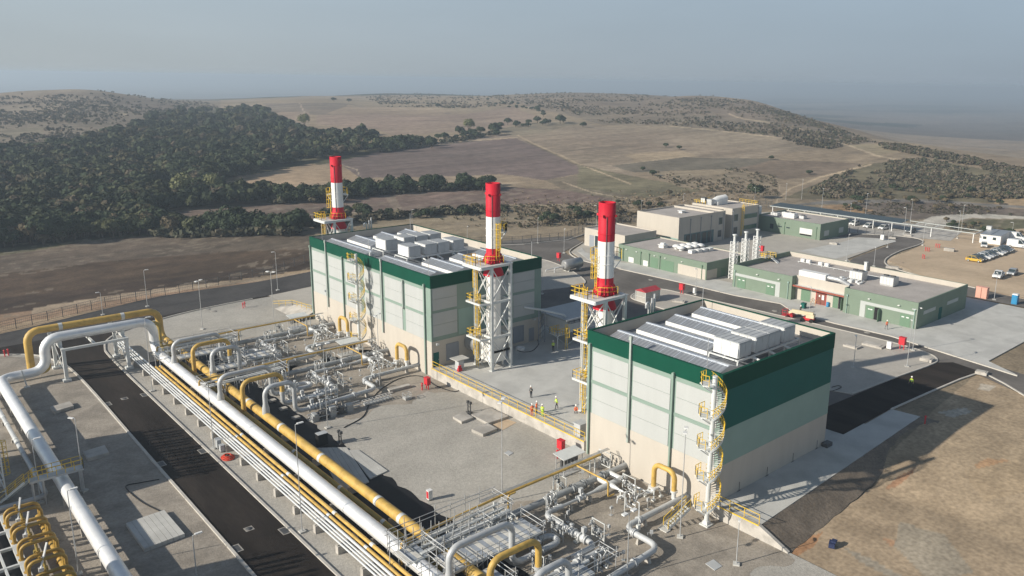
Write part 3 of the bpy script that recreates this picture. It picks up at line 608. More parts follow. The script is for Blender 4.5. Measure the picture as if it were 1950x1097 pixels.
# roof-top units on a raised steel platform
def roof_unit():
    t = thing('rooftop_unit', 'x', 'air unit')
    b = MB(); b.box(-1.18, 1.18, -1.75, 1.75, 0, 1.78)
    b.build('casing', M_ac_side, t)
    for k in range(3):
        b = MB(); b.box(-1.25, -1.18, -1.72+k*1.16, -.62+k*1.16, .06, 1.7); b.build('side_panel', M_ac, t)
    for k in range(2):
        b = MB(); b.box(-1.15+k*1.17, -.02+k*1.17, -1.82, -1.75, .06, 1.7); b.build('end_panel', M_ac_side, t)
    b = MB(); b.box(-1.22, 1.22, -1.8, 1.8, 1.78, 1.86)
    for k in range(5): b.box(-1.22, 1.22, -1.62+k*.78, -1.5+k*.78, 1.86, 1.90)
    b.build('lid', M_ac_side, t)
    return t
def unit_platform(name, label, x0, x1, y0, y1, grp):
    t = thing(name, label, 'platform', ((x0+x1)/2, (y0+y1)/2, 13.55)); b = MB()
    for y in (y0, (y0+y1)/2, y1): b.beam((x0, y, 14.42), (x1, y, 14.42), .16, .24)
    for k in range(7): x = x0+(x1-x0)*k/6; b.beam((x, y0, 14.46), (x, y1, 14.46), .12, .16)
    b.build('deck_frame', M_lsteel, t)
    for k in range(5):
        for y in (y0, y1): x = x0+(x1-x0)*k/4; b = MB(); b.box(x-.08, x+.08, y-.08, y+.08, 13.5, 14.32); b.build('post', M_lsteel, t)
    for k in range(3): x = x0+3+k*3.2; b = MB(); b.tube([(x, y0+.3, 14.2), (x, y0-.6, 14.2), (x+.4, y0-1.3, 13.7)], .16, 8, bend=.3); b.build('duct_bend', M_lsteel, t)
    return t
unit_platform('unit_platform', 'steel platform under the four units on the square hall roof', 72.6, 85.2, 50.0, 54.0, None)
unit_platform('unit_platform', 'steel platform under the rear row of four units on the long hall roof', 71.7, 84.8, 126.3, 130.2, None)
unit_platform('unit_platform', 'steel platform under the front row of four units on the long hall roof', 71.9, 84.6, 118.6, 122.6, None)
ru = roof_unit(); first = True
pos_words = ['first', 'second', 'third', 'last']
for (yy, xs, where) in ((52.0, (74.2, 77.5, 80.1, 83.3), 'on the square hall roof'), (128.2, (73.5, 77.3, 80.1, 83.0), 'rear row of the long hall roof'), (120.6, (73.6, 77.0, 79.7, 82.9), 'front row of the long hall roof')):
    for k, x in enumerate(xs):
        lab = 'white air unit, %s from the sunny front, %s' % (pos_words[k], where)
        u = ru if first else copy_tree(ru); first = False
        u.location = (x, yy, 14.56); u['label'] = lab; u['group'] = 'air units on the hall roofs'
for (x, y, w) in ((69.0, 51.5, 'near the spiral stair on the square hall'), (87.6, 66.8, 'in the back corner of the square hall'), (68.2, 106.2, 'at the front corner of the long hall'), (68.4, 143.5, 'at the far front corner of the long hall'), (88.0, 143.5, 'in the back corner of the long hall'), (88.6, 105.0, 'over the chimney end of the long hall'), (68.0, 124.8, 'beside the long hall spiral stair')):
    b = MB(); b.tube([(x, y, 13.5), (x, y, 17.6)], .04, 6); b.box(x-.18, x+.18, y-.18, y+.18, 13.5, 13.75); o = b.build('lightning_rod', M_steel, None, (x, y, 13.5)); tag(o, 'thin grey lightning rod %s roof' % w, 'lightning rod', 'lightning rods')
b = MB()
for (x, h, r) in ((68.4, 1.5, .28), (69.0, 1.2, .2)): b.tube([(x, 125.0, 13.5), (x, 125.0, 13.5+h)], r, 10)
tag(b.build('vent_cowl', M_lsteel, None, (68.6, 125.0, 13.5)), 'pale twin vent pipe on the long hall roof edge', 'vent')
# silencer vents with curled tips behind the halls
def curl_vent(x, y, label):
    t = thing('vent_pipe', label, 'vent pipe', (x, y, 0))
    for i, dx in enumerate((0, .6, 1.1)):
        b = MB(); h = 16.0+.5*i; pts = [(x+dx, y, 0), (x+dx, y, h)]
        if i == 0: pts += [(x-.55, y, h), (x-.55, y, h-.7)]
        b.tube(pts, .16, 8, bend=.4); b.build('pipe', M_steel, t)
    return t
curl_vent(79.2, 69.3, 'curled steel vent pipes behind the square hall parapet'); curl_vent(79.6, 146.6, 'curled steel vent pipes behind the long hall parapet')
# ================================================================== CHIMNEYS
def arc_pts(cx, cy, r, a0, a1, z, n=14): return [(cx+r*math.cos(rad(a0+(a1-a0)*k/n)), cy+r*math.sin(rad(a0+(a1-a0)*k/n)), z) for k in range(n+1)]
def ladder(b, x, y, z0, z1, ang, cage=True):
    """caged ladder; ang is the outward direction"""
    o = Vector((math.cos(rad(ang)), math.sin(rad(ang)), 0)); s = Vector((-o.y, o.x, 0)); p = Vector((x, y, 0)); Z = Vector((0, 0, 1))
    for e in (-.25, .25): b.beam(p+s*e+Z*z0, p+s*e+Z*z1, .07)
    n = int((z1-z0)/.4)
    for k in range(n): q = p+Z*(z0+.3+k*.4); b.beam(q-s*.25, q+s*.25, .04)
    if cage:
        zc = z0+2.2; m = int((z1-zc)/.8)
        for k in range(m+1):
            z = zc+k*.8; ring = [p+s*(.38*math.cos(t))+o*(.72*math.sin(t))+Z*z for t in [math.pi*j/6 for j in range(7)]]
            for a, c in zip(ring, ring[1:]): b.beam(a, c, .05)
        for j in (1, 3, 5): t = math.pi*j/6; q = p+s*(.38*math.cos(t))+o*(.72*math.sin(t)); b.beam(q+Z*zc, q+Z*(zc+m*.8), .05)
def chimney(label, ty0, duct_dir, lad, arc):
    """steel tower 73..76.9 x ty0..ty0+4.3, stack in its middle"""
    x0, x1, y0, y1 = 73.1, 76.8, ty0, ty0+4.2; cx, cy = 75.1, ty0+2.15
    t = thing('chimney', label, 'chimney', (cx, cy, 0)); H = 17.0
    for x in (x0, x1):
        for y in (y0, y1):
            b = MB(); b.box(x-.06, x+.06, y-.2, y+.2, 0, H); b.box(x-.22, x-.06, y-.2, y-.14, 0, H); b.box(x-.22, x-.06, y+.14, y+.2, 0, H); b.box(x+.06, x+.22, y-.2, y-.14, 0, H); b.box(x+.06, x+.22, y+.14, y+.2, 0, H); b.box(x-.35, x+.35, y-.35, y+.35, 0, .12); b.build('tower_leg', M_lsteel, t)
    b = MB()
    for z in (3.0, 5.4, 11.1, 16.85):
        w = .36
        for y in (y0, y1):
            if z != 3.0: b.beam((x0, y, z), (x1, y, z), .22, w)
            else: b.beam((x0, y0, z), (x1, y0, z), .2, .3)
        for x in (x0, x1):
            if not (z == 3.0): b.beam((x, y0, z), (x, y1, z), .22, w)
    b.build('cross_beam', M_lsteel, t)
    b = MB()
    for (za, zb) in ((.1, 5.3), (5.5, 11.0), (11.2, 16.7)):
        for y in (y0, y1): b.beam((x0, y, za), (x1, y, zb), .14); b.beam((x1, y, za), (x0, y, zb), .11)
        for x in (x0, x1): b.beam((x, y0, za), (x, y1, zb), .14); b.beam((x, y1, za), (x, y0, zb), .11)
    b.build('bracing', M_lsteel, t)
    b = MB(); r = 1.12
    b.lathe([(1.15, 4.6), (1.15, 15.0)], cx, cy, 24, 0); b.lathe([(1.62, 15.0), (1.5, 15.6), (1.18, 16.3), (1.16, 17.0), (1.16, 17.05)], cx, cy, 24, 1)
    b.lathe([(1.55, 17.1), (1.5, 17.5), (1.2, 18.4), (r, 18.5), (r, 19.35)], cx, cy, 24, 1); b.lathe([(r, 19.35), (r, 24.3)], cx, cy, 24, 0)
    b.lathe([(r, 24.3), (r+.02, 29.45), (r-.10, 29.45), (r-.12, 26.0)], cx, cy, 24, 1)
    for z, m in ((17.3, 1), (21.2, 0), (22.4, 0), (25.3, 1), (27.7, 1)): b.lathe([(r-.02, z-.04), (r+.06, z-.04), (r+.06, z+.04), (r-.02, z+.04)], cx, cy, 24, m)
    for k in range(12):
        a = k*math.pi/6; b.beam((cx+1.15*math.cos(a), cy+1.15*math.sin(a), 18.3), (cx+1.58*math.cos(a), cy+1.58*math.sin(a), 17.2), .05, .3, 1)
    st = b.build('stack', [M_wstack, M_red], t)
    b = MB(); b.tube([(cx-r*.72, cy-r*.72, 17.2), (cx-r*.72, cy-r*.72, 27.6)], .05, 6); b.build('cable_tray', M_dsteel, st)
    b = MB(); b.lathe([(r-.14, 26.1), (0.01, 26.1)], cx, cy, 24); b.build('flue_lining', M_dsteel, st)
    for a in (20, 110, 200, 290): 
        b = MB(); b.obox((cx+1.3*math.cos(rad(a)), cy+1.3*math.sin(rad(a)), 27.75), (.25, .25, .3)); b.beam((cx+1.05*math.cos(rad(a)), cy+1.05*math.sin(rad(a)), 27.6), (cx+1.35*math.cos(rad(a)), cy+1.35*math.sin(rad(a)), 27.6), .06); b.build('warning_lamp', M_redbox, st)
    # base box and duct towards the hall
    s = duct_dir; yb0, yb1 = (cy-1.35, y1+.1) if s > 0 else (y0-.1, cy+1.35)
    b = MB(); b.box(cx-1.35, cx+1.35, yb0, yb1, .9, 4.7)
    for k in range(4): b.box(cx-1.42, cx+1.42, yb0+.1+k*1.05, yb0+.22+k*1.05, .88, 4.74)
    b.lathe([(1.35, 4.6), (1.16, 5.4)], cx, cy, 20)
    for sx in (-1, 1):
        for sy in (-1, 1): b.box(cx+sx*1.2-.1, cx+sx*1.2+.1, (yb0+yb1)/2+sy*1.2-.1, (yb0+yb1)/2+sy*1.2+.1, 0, .9)
    b.build('base_plenum', M_wstack, t)
    yd0, yd1 = (y1+.1, y1+3.0) if s > 0 else (y0-3.2, y0-.1)
    b = MB(); b.tube([(cx-.6, yd0, 2.95), (cx-.6, yd1, 2.95)], 1.62, 28); 
    for k in range(4): yy = yd0+(yd1-yd0)*(k+.5)/4; b.tube([(cx-.6, yy-.05, 2.95), (cx-.6, yy+.05, 2.95)], 1.69, 28)
    b.build('exhaust_duct', M_duct, t)
    # top platform overhanging on the sunny side, side brackets lower down
    b = MB(); b.box(x0-2.2, x1+.3, y0-.3, y0+.4, 16.98, 17.10); b.box(x0-2.2, x0+.3, y0+.4, y1+.3, 16.98, 17.10); b.box(x1-.4, x1+.3, y0+.4, y1+.3, 16.98, 17.10); b.box(x0+.3, x1-.4, y1-.4, y1+.3, 16.98, 17.10)
    b.beam((x0-2.2, y0-.25, 16.8), (x0, y0-.25, 16.8), .2, .34); b.beam((x0-2.2, y1+.25, 16.8), (x0, y1+.25, 16.8), .2, .34); b.beam((x0-2.2, y0-.25, 16.8), (x0-2.2, y1+.25, 16.8), .2, .34)
    b.build('platform', M_lsteel, t)
    for z in (5.3, 11.0): b = MB(); b.beam((x0-1.9, y0+.5, z), (x0-1.9, y1-.1, z), .2, .3); b.beam((x0-1.9, y0+.5, z), (x0, y0+.1, z), .2, .3); b.beam((x0-1.9, y1-.1, z), (x0, y1-.1, z), .2, .3); b.beam((x0-.1, y0+.6, z-1.6), (x0-1.6, y0+.6, z-.1), .1); b.box(x0-1.8, x0-.2, y0+2.6, y1-.2, z+.1, z+.15); b.build('side_bracket', M_lsteel, t)
    b = MB(); b.rail([(x0-.3, y0+1.2, 17.1), (x0-2.15, y0+1.2, 17.1), (x0-2.15, y1+.25, 17.1), (x0+.2, y1+.25, 17.1)], 1.2, .75, .07); b.build('handrail', M_yrail, t)
    for z in (5.4, 11.1): b = MB(); b.rail([(x0-.3, y0+2.5, z), (x0-1.85, y0+2.5, z), (x0-1.85, y1-.1, z), (x0-.3, y1-.1, z)], 1.1, .7, .06); b.build('handrail', M_yrail, t)
    b = MB(); b.rail(arc_pts(cx, cy, 1.9, 195, 290, 17.1, 6), 1.2, .8, .06)
    b.build('handrail', M_yrail, t)
    for yy, za, zb in ((y1-1.1, .1, 6.6), (y1-1.7, 5.4, 12.2), (y1-1.1, 11.1, 18.2)): b = MB(); ladder(b, x0-.6, yy, za, zb, 180); b.build('caged_ladder', M_yrail, t)
    a0, a1, zp = arc
    b = MB(); inner = arc_pts(cx, cy, 1.14, a0, a1, zp); outer = arc_pts(cx, cy, 2.15, a0, a1, zp); k = len(inner)
    vs = inner+outer+[(p[0], p[1], zp-.08) for p in inner]+[(p[0], p[1], zp-.08) for p in outer]
    fs = []
    for i in range(k-1): fs += [(i, i+1, k+i+1, k+i), (2*k+i, 3*k+i, 3*k+i+1, 2*k+i+1), (k+i, k+i+1, 3*k+i+1, 3*k+i)]
    b.add(vs, fs+[(0, k, 3*k, 2*k), (k-1, 3*k-1, 4*k-1, 2*k-1)])
    for i in (1, k//2, k-2): b.beam((outer[i][0], outer[i][1], zp-.1), (inner[i][0], inner[i][1], zp-1.5), .1); b.beam((inner[i][0], inner[i][1], zp-.12), (outer[i][0], outer[i][1], zp-.12), .1, .14)
    b.build('upper_platform', M_lsteel, t)
    b = MB(); b.rail(arc_pts(cx, cy, 2.1, a0, a1, zp, 8), 1.25, .9, .07); b.build('upper_handrail', M_yrail, t)
    b = MB(); ladder(b, cx+1.4*math.cos(rad(lad)), cy+1.4*math.sin(rad(lad)), 17.1, zp+1.4, lad); b.build('upper_ladder', M_yrail, t)
    return t
M_duct = mat('duct_sheet', (0.36, 0.36, 0.355), 0.4, 0.5, var=0.08)
chimney('red and white chimney in its steel tower before the near end of the long hall', 96.15, 1, 262, (285, 375, 22.0))
chimney('red and white chimney rising behind the square hall', 71.5, -1, 160, (150, -50, 21.9))
chimney('red and white chimney at the far end of the long hall', 147.6, -1, 160, (150, -50, 21.9))
# ================================================================== SPIRAL STAIRS
def spiral(label, cx, cy, base_ang):
    t = thing('spiral_stair', label, 'spiral stair', (cx, cy, L)); n = 17; rise = 3.52; R0, R1 = .24, 1.28
    b = MB(); b.tube([(cx, cy, L+.1), (cx, cy, 15.5)], .27, 16); b.box(cx-.55, cx+.55, cy-.55, cy+.55, L, L+.14); b.box(cx-.3, cx+.3, cy-.3, cy+.3, L+.14, L+.5); b.build('column', M_lsteel, t)
    zl = [14.6-k*rise for k in range(5)]
    def pt(r, a, z): return (cx+r*math.cos(rad(a+base_ang)), cy+r*math.sin(rad(a+base_ang)), z)
    tr = MB(); st = MB(); rl = MB()
    for i, z1 in enumerate(zl[:-1]):
        tr = MB(); st = MB(); rl = MB()
        for k in range(n):
            a = 60-(k+.1)*200/n; a2 = a-200/n*1.05; z = z1-(k+1)*rise/(n+1)
            q = [pt(R0, a, z), pt(R1, a, z), pt(R1, a2, z), pt(R0, a2, z)]; v = q+[(p[0], p[1], z-.05) for p in q]
            tr.add(v, [(3, 2, 1, 0), (4, 5, 6, 7), (0, 1, 5, 4), (1, 2, 6, 5), (2, 3, 7, 6), (3, 0, 4, 7)])
            rl.beam(pt(R1-.03, a-4, z), pt(R1-.03, a-4, z+1.0), .04)
        pts = [pt(R1, 62-204*k/20, z1-.15-k*rise/20*.97) for k in range(21)]
        for p, q in zip(pts, pts[1:]): st.beam(p, q, .05, .24)
        for h in (1.0, .55):
            for p, q in zip(pts, pts[1:]): rl.beam((p[0], p[1], p[2]+h+.1), (q[0], q[1], q[2]+h+.1), .05)
        tr.build('tread_flight', M_lsteel, t); st.build('stringer', M_lsteel, t); rl.build('handrail', M_yrail, t)
    for z in zl:
        b = MB(); poly = [pt(R0*.8, 140, z)[:2], pt(R1+.05, 60, z)[:2], pt(R1+.2, 84, z)[:2], pt(R1+.25, 120, z)[:2], pt(R1+.1, 160, z)[:2], pt(R1*.8, 190, z)[:2], pt(R1*.55, 215, z)[:2]]
        b.prism(poly, z-.10, z); b.beam(pt(R0, 120, z-.9), pt(R1+.3, 120, z-.1), .12); b.beam(pt(R0, 165, z-.9), pt(R1, 165, z-.1), .12); b.build('landing', M_lsteel, t)
        rl = MB(); rl.rail([(*p, z) for p in poly[2:6]], 1.1, .6, .05); rl.build('landing_rail', M_yrail, t)
    return t
def flight(t, p, q, w=.9, name='stair_flight', mr=None):
    p = Vector(p); q = Vector(q); d = (q-p); s = Vector((-d.y, d.x, 0)).normalized()*w/2; n = max(3, int(abs(d.z)/.2)); b = MB()
    for e in (-1, 1): b.beam(p+s*e, q+s*e, .06, .26)
    for k in range(n): c = p.lerp(q, (k+.5)/n); h = d.normalized(); h.z = 0; h = h.normalized()*.14; b.beam(c-s-h*0, c+s-h*0, .26, .04)
    b.build(name, M_lsteel, t); b = MB(); Z = Vector((0, 0, 1))
    for e in (-1, 1):
        for k in range(4): c = p.lerp(q, k/3)+s*e; b.beam(c, c+Z*1.05, .05)
        for h in (1.05, .55): b.beam(p+s*e+Z*h, q+s*e+Z*h, .05)
    b.build('flight_rail', mr or M_yrail, t)
spB = spiral('white spiral stair with yellow rails at the near corner of the square hall', 64.6, 47.1, -8)
flight(spB, (63.2, 48.6, .52), (60.6, 49.4, L+.1))
b = MB(); b.box(60.0, 60.7, 48.8, 50.0, L, L+.12); b.build('footing', M_conc, spB)
spA = spiral('white spiral stair with yellow rails in the middle of the long hall front', 64.6, 123.2, 40)
# ================================================================== RETAINING WALL
def rwall(label, y0, y1, wing=None):
    t = thing('retaining_wall', label, 'wall', (WX, y0, L)); b = MB(); b.box(WX-.05, WX+.35, y0, y1, L-.1, .07)
    for k in range(1, int((y1-y0)/4)): b.box(WX-.065, WX-.05, y0+k*4-.04, y0+k*4+.04, L, .05)
    if wing:
        v = [(WX-.05, y0, L-.1), (WX+.35, y0, L-.1), (WX+.35, y0, .07), (WX-.05, y0, .07), (WX-.05, wing, L-.1), (WX+.35, wing, L-.1), (WX+.35, wing, L+.12), (WX-.05, wing, L+.12)]
        b.add(v, [(4, 5, 6, 7), (0, 4, 7, 3), (1, 2, 6, 5), (3, 7, 6, 2)])
    b.build('wall_face', M_conc_old, t)
    b = MB(); b.box(WX-.09, WX-.05, y0+.02, y1-.02, -.03, .10); b.build('edge_strip', M_yrail, t)
    b = MB(); b.rail([(WX+.15, y0+.1, .07), (WX+.15, y1-.1, .07)], 1.1, 2.0, .055); b.build('handrail', M_yrail, t)
rwall('pale concrete retaining wall with yellow railing between the two halls', B1+.05, A0-.08)
rwall('short concrete wall with sloping end beside the spiral stair of the square hall', 41.8, B0-.02, 38.2)
b = MB(); b.rail([(63.7, 158, -1.3), (65.5, 152.5, -.2), (66.3, 145.6, .0)], 1.1, 1.8, .06); tag(b.build('handrail', M_yrail, None, (65, 152, -.5)), 'yellow railing on the concrete ramp past the far end of the long hall', 'railing')
# ================================================================== HEADERS ALONG THE YARD
def pipe_thing(name, label, m, paths, cat='pipe', bend=.8, n=16, supports=(), flanges=(), loc=None, bands=(), part='run', sup_m=None):
    """paths: list of (points, radius); supports: (x, y, ztop, width, axis); flanges: (p, direction, radius)"""
    p0 = paths[0][0][0]; t = thing(name, label, cat, loc or p0)
    for pts, r in paths:
        b = MB(); b.tube(pts, r, n, bend=max(bend, 1.6*r)); b.build(part, m, t)
    for (x, y, zt, w, ax) in supports:
        b = MB(); d = .32
        if ax == 'x': b.box(x-w/2, x+w/2, y-d/2, y+d/2, L-.02, zt)
        else: b.box(x-d/2, x+d/2, y-w/2, y+w/2, L-.02, zt)
        b.build('support', sup_m or M_conc_old, t)
    for (p, d, r) in flanges:
        b = MB(); p = Vector(p); d = Vector(d).normalized()
        b.tube([p-d*.16, p-d*.05], r, 14); b.tube([p+d*.05, p+d*.16], r, 14); b.tube([p-d*.05, p+d*.05], r*.93, 14); b.build('flange', m, t)
    for (p, d, r, bm) in bands:
        b = MB(); p = Vector(p); d = Vector(d).normalized(); b.tube([p-d*.28, p+d*.28], r, 20); b.build('clamp_band', bm, t)
    return t
YB = 30
sup = [(36.1, y, -.72, 1.3, 'x') for y in range(40, 138, 9)]
pipe_thing('silver_pipe', 'thick silver clad header pipe rising over the road in a tall arch, then running left', M_alu,
     [([(36.1, YB, 0), (36.1, 140, 0), (36.1, 140, 5.2), (20.6, 140, 5.2), (20.6, 140, .25), (14.5, 140, .25), (14.5, 30, .25)], .74)], bend=2.0, n=24, supports=sup+[(14.5, y, -.4, 1.2, 'x') for y in range(56, 138, 8)],
     bands=[((36.1, y, 0), (0, 1, 0), .752, M_alu) for y in (52.3, 67.5, 82.5, 97.5, 116)]+[((14.5, y, .25), (0, 1, 0), .752, M_alu) for y in (74, 76, 92.5, 104.5, 108, 122)])
for o in list(COL.objects): pass
pipe_thing('yellow_pipe', 'thickest yellow header pipe arching over the road behind the silver one', M_yel,
     [([(39.2, YB, 0), (39.2, 147.6, 0), (39.2, 147.6, 4.7), (19.6, 147.6, 4.7), (19.6, 147.6, -1.6)], .58)], bend=1.7, n=22, supports=[(39.2, y, -.56, 1.1, 'x') for y in range(42, 146, 9)],
     bands=[((39.2, y, 0), (0, 1, 0), .60, M_lsteel) for y in (61.5, 67.2, 72.0, 85.5, 97.0, 108)]+[((x, 147.6, 4.7), (1, 0, 0), .60, M_lsteel) for x in (24.3, 33.5)])
pipe_thing('yellow_pipe', 'dull yellow slim pipe in the shade between silver and thick yellow headers', M_olive,
     [([(37.75, YB, -.4), (37.75, 142.6, -.4), (37.75, 142.6, 4.05), (21.3, 142.6, 4.05), (21.3, 142.6, -.75), (13.5, 142.6, -.75), (13.5, 147, -.75)], .29)], bend=.9, n=14, supports=[(37.75, y, -.66, .7, 'x') for y in range(44, 140, 9)],
     bands=[((37.75, y, -.4), (0, 1, 0), .305, M_lsteel) for y in (57, 64, 68.5, 78, 90)])
for x, r, w in ((34.75, .2, 'inner'), (34.08, .17, 'outer')):
    pipe_thing('yellow_pipe', '%s one of two slim yellow pipes beside the silver header' % w, M_yel, [([(x, YB, -.4), (x, 133, -.4), (x, 133, -1.2), (x, 136, -1.6)], r)], n=12, supports=[(x, y, -.58, .45, 'x') for y in range(41, 132, 7)], bands=[((x, y, -.4), (0, 1, 0), r+.015, M_lsteel) for y in (65.5, 73.5, 85, 99)])
for k, (x, r) in enumerate(((33.6, .15), (33.15, .10), (32.82, .10), (32.45, .10))):
    pipe_thing('white_pipe', ('thickest white small pipe beside the slim yellow pair', 'second thin white pipe out from the slim yellow pair', 'third thin white pipe out from the slim yellow pair', 'outermost thin white pipe along the lower road verge')[k], M_wpipe, [([(x, YB, -.4), (x, 150, -.4), (x, 150, -1.7)], r)], n=10, bend=.4)
blk = MB()
b0 = None
for k, y in enumerate(range(38, 146, 5)):
    if b0 is None:
        b = MB(); b.box(32.15, 33.9, y-.28, y+.28, L-.02, -.62); b.box(32.2, 33.85, y-.1, y+.1, -.62, -.51); b0 = b.build('pipe_block', M_conc_old, None, (33, y, L)); o = b0
    else: o = b0.copy(); COL.objects.link(o); o.location = (33, y, L)
    tag(o, 'small concrete block under the four white pipes beside the road', 'concrete block', 'blocks under the white pipes')
pipe_thing('grey_pipe', 'slim grey pipe running beside the silver pipe at the left, ending in a bend', M_pipe,
     [([(12.8, 160, -.75), (12.8, 98.3, -.75), (4, 98.3, -.75)], .27)], bend=.9, n=14, supports=[(12.8, y, -1.0, .7, 'x') for y in range(104, 158, 7)], bands=[((12.8, y, -.75), (0, 1, 0), .30, M_lsteel) for y in (112, 116, 117, 123, 126)])
# portal carrying the arches over the lower road
t = thing('pipe_portal', 'pale concrete portal frame spanning the lower road under the pipe arches', 'portal frame', (27, 141, L))
for x in (22.7, 31.5):
    for y in (138, 145.4):
        b = MB(); b.box(x-.24, x+.24, y-.24, y+.24, L, 3.7); b.prism([(x-.55, y-.5), (x+.55, y-.5), (x+.55, y+.5), (x-.55, y+.5)], L-.05, L+.35); b.build('post', M_lsteel, t)
b = MB()
for y in (138, 145.4): b.beam((22.4, y, 3.55), (31.8, y, 3.55), .42, .36)
for x in (22.7, 31.5, 27.1): b.beam((x, 138, 3.52), (x, 148.2, 3.52), .34, .3)
for x in (22.7, 31.5): b.beam((x, 140, 3.65), (x, 140, 4.5), .5, .5); b.beam((x, 147.6, 3.65), (x, 147.6, 4.15), .5, .5)
b.build('beam', M_lsteel, t); b = MB()
for x in (22.7, 31.5): b.beam((x, 138, -1), (x, 145.4, 3.2), .12); b.beam((x, 145.4, -1), (x, 138, 3.2), .12)
b.build('bracing', M_lsteel, t)
b = MB(); b.beam((17.6, 139, -1.4), (17.2, 139, 1.3), .18); b.box(17.2, 18.0, 138.7, 139.3, L-.02, L+.12); tag(b.build('pipe_prop', M_lsteel, None, (17.6, 139, L)), 'leaning grey prop in front of the left foot of the silver arch', 'prop')
# ================================================================== COMPRESSOR PIPEWORK (three like units)
UNITS = [('square hall', 54.0), ('long hall near half', 110.05), ('long hall far half', 129.9)]
def valve(t, p, ax, r, wheel=True):
    p = Vector(p); a = Vector(ax); b = MB(); Z = Vector((0, 0, 1))
    b.tube([p-a*.5, p-a*.38], r*1.55, 12); b.tube([p+a*.38, p+a*.5], r*1.55, 12); b.lathe([(r*.3, p.z-r*1.2), (r*1.35, p.z-r*.7), (r*1.5, p.z), (r*1.35, p.z+r*.7), (r*.5, p.z+r*1.3), (r*.5, p.z+r*1.3+.35)], p.x, p.y, 12); b.tube([p-a*.4, p+a*.4], r*1.1, 12)
    if wheel: b.lathe([(.05, p.z+r*1.3+.35), (.26, p.z+r*1.3+.36), (.26, p.z+r*1.3+.42), (.05, p.z+r*1.3+.43)], p.x, p.y, 10)
    else: b.box(p.x-.22, p.x+.22, p.y-.2, p.y+.2, p.z+r*1.3+.3, p.z+r*1.3+.85)
    return b.build('valve', M_pipe, t)
def stand(t, x, y, ztop, w=.16, m=None):
    b = MB(); b.box(x-w/2, x+w/2, y-w/2, y+w/2, L, ztop); b.box(x-.3, x+.3, y-.3, y+.3, L-.02, L+.16); b.box(x-.22, x+.22, y-.22, y+.22, ztop-.06, ztop); return b.build('support', m or M_lsteel, t)
def conc_sup(t, x, y, ztop, ax='y'):
    b = MB(); w, d = (.34, .75) if ax == 'y' else (.75, .34)
    v = [(x-w/2, y-d/2, L), (x+w/2, y-d/2, L), (x+w/2, y+d/2, L), (x-w/2, y+d/2, L), (x-w*.35, y-d*.3, ztop), (x+w*.35, y-d*.3, ztop), (x+w*.35, y+d*.3, ztop), (x-w*.35, y+d*.3, ztop)]
    b.add(v, [(3, 2, 1, 0), (4, 5, 6, 7), (0, 1, 5, 4), (1, 2, 6, 5), (2, 3, 7, 6), (3, 0, 4, 7)]); return b.build('support', M_conc_old, t)
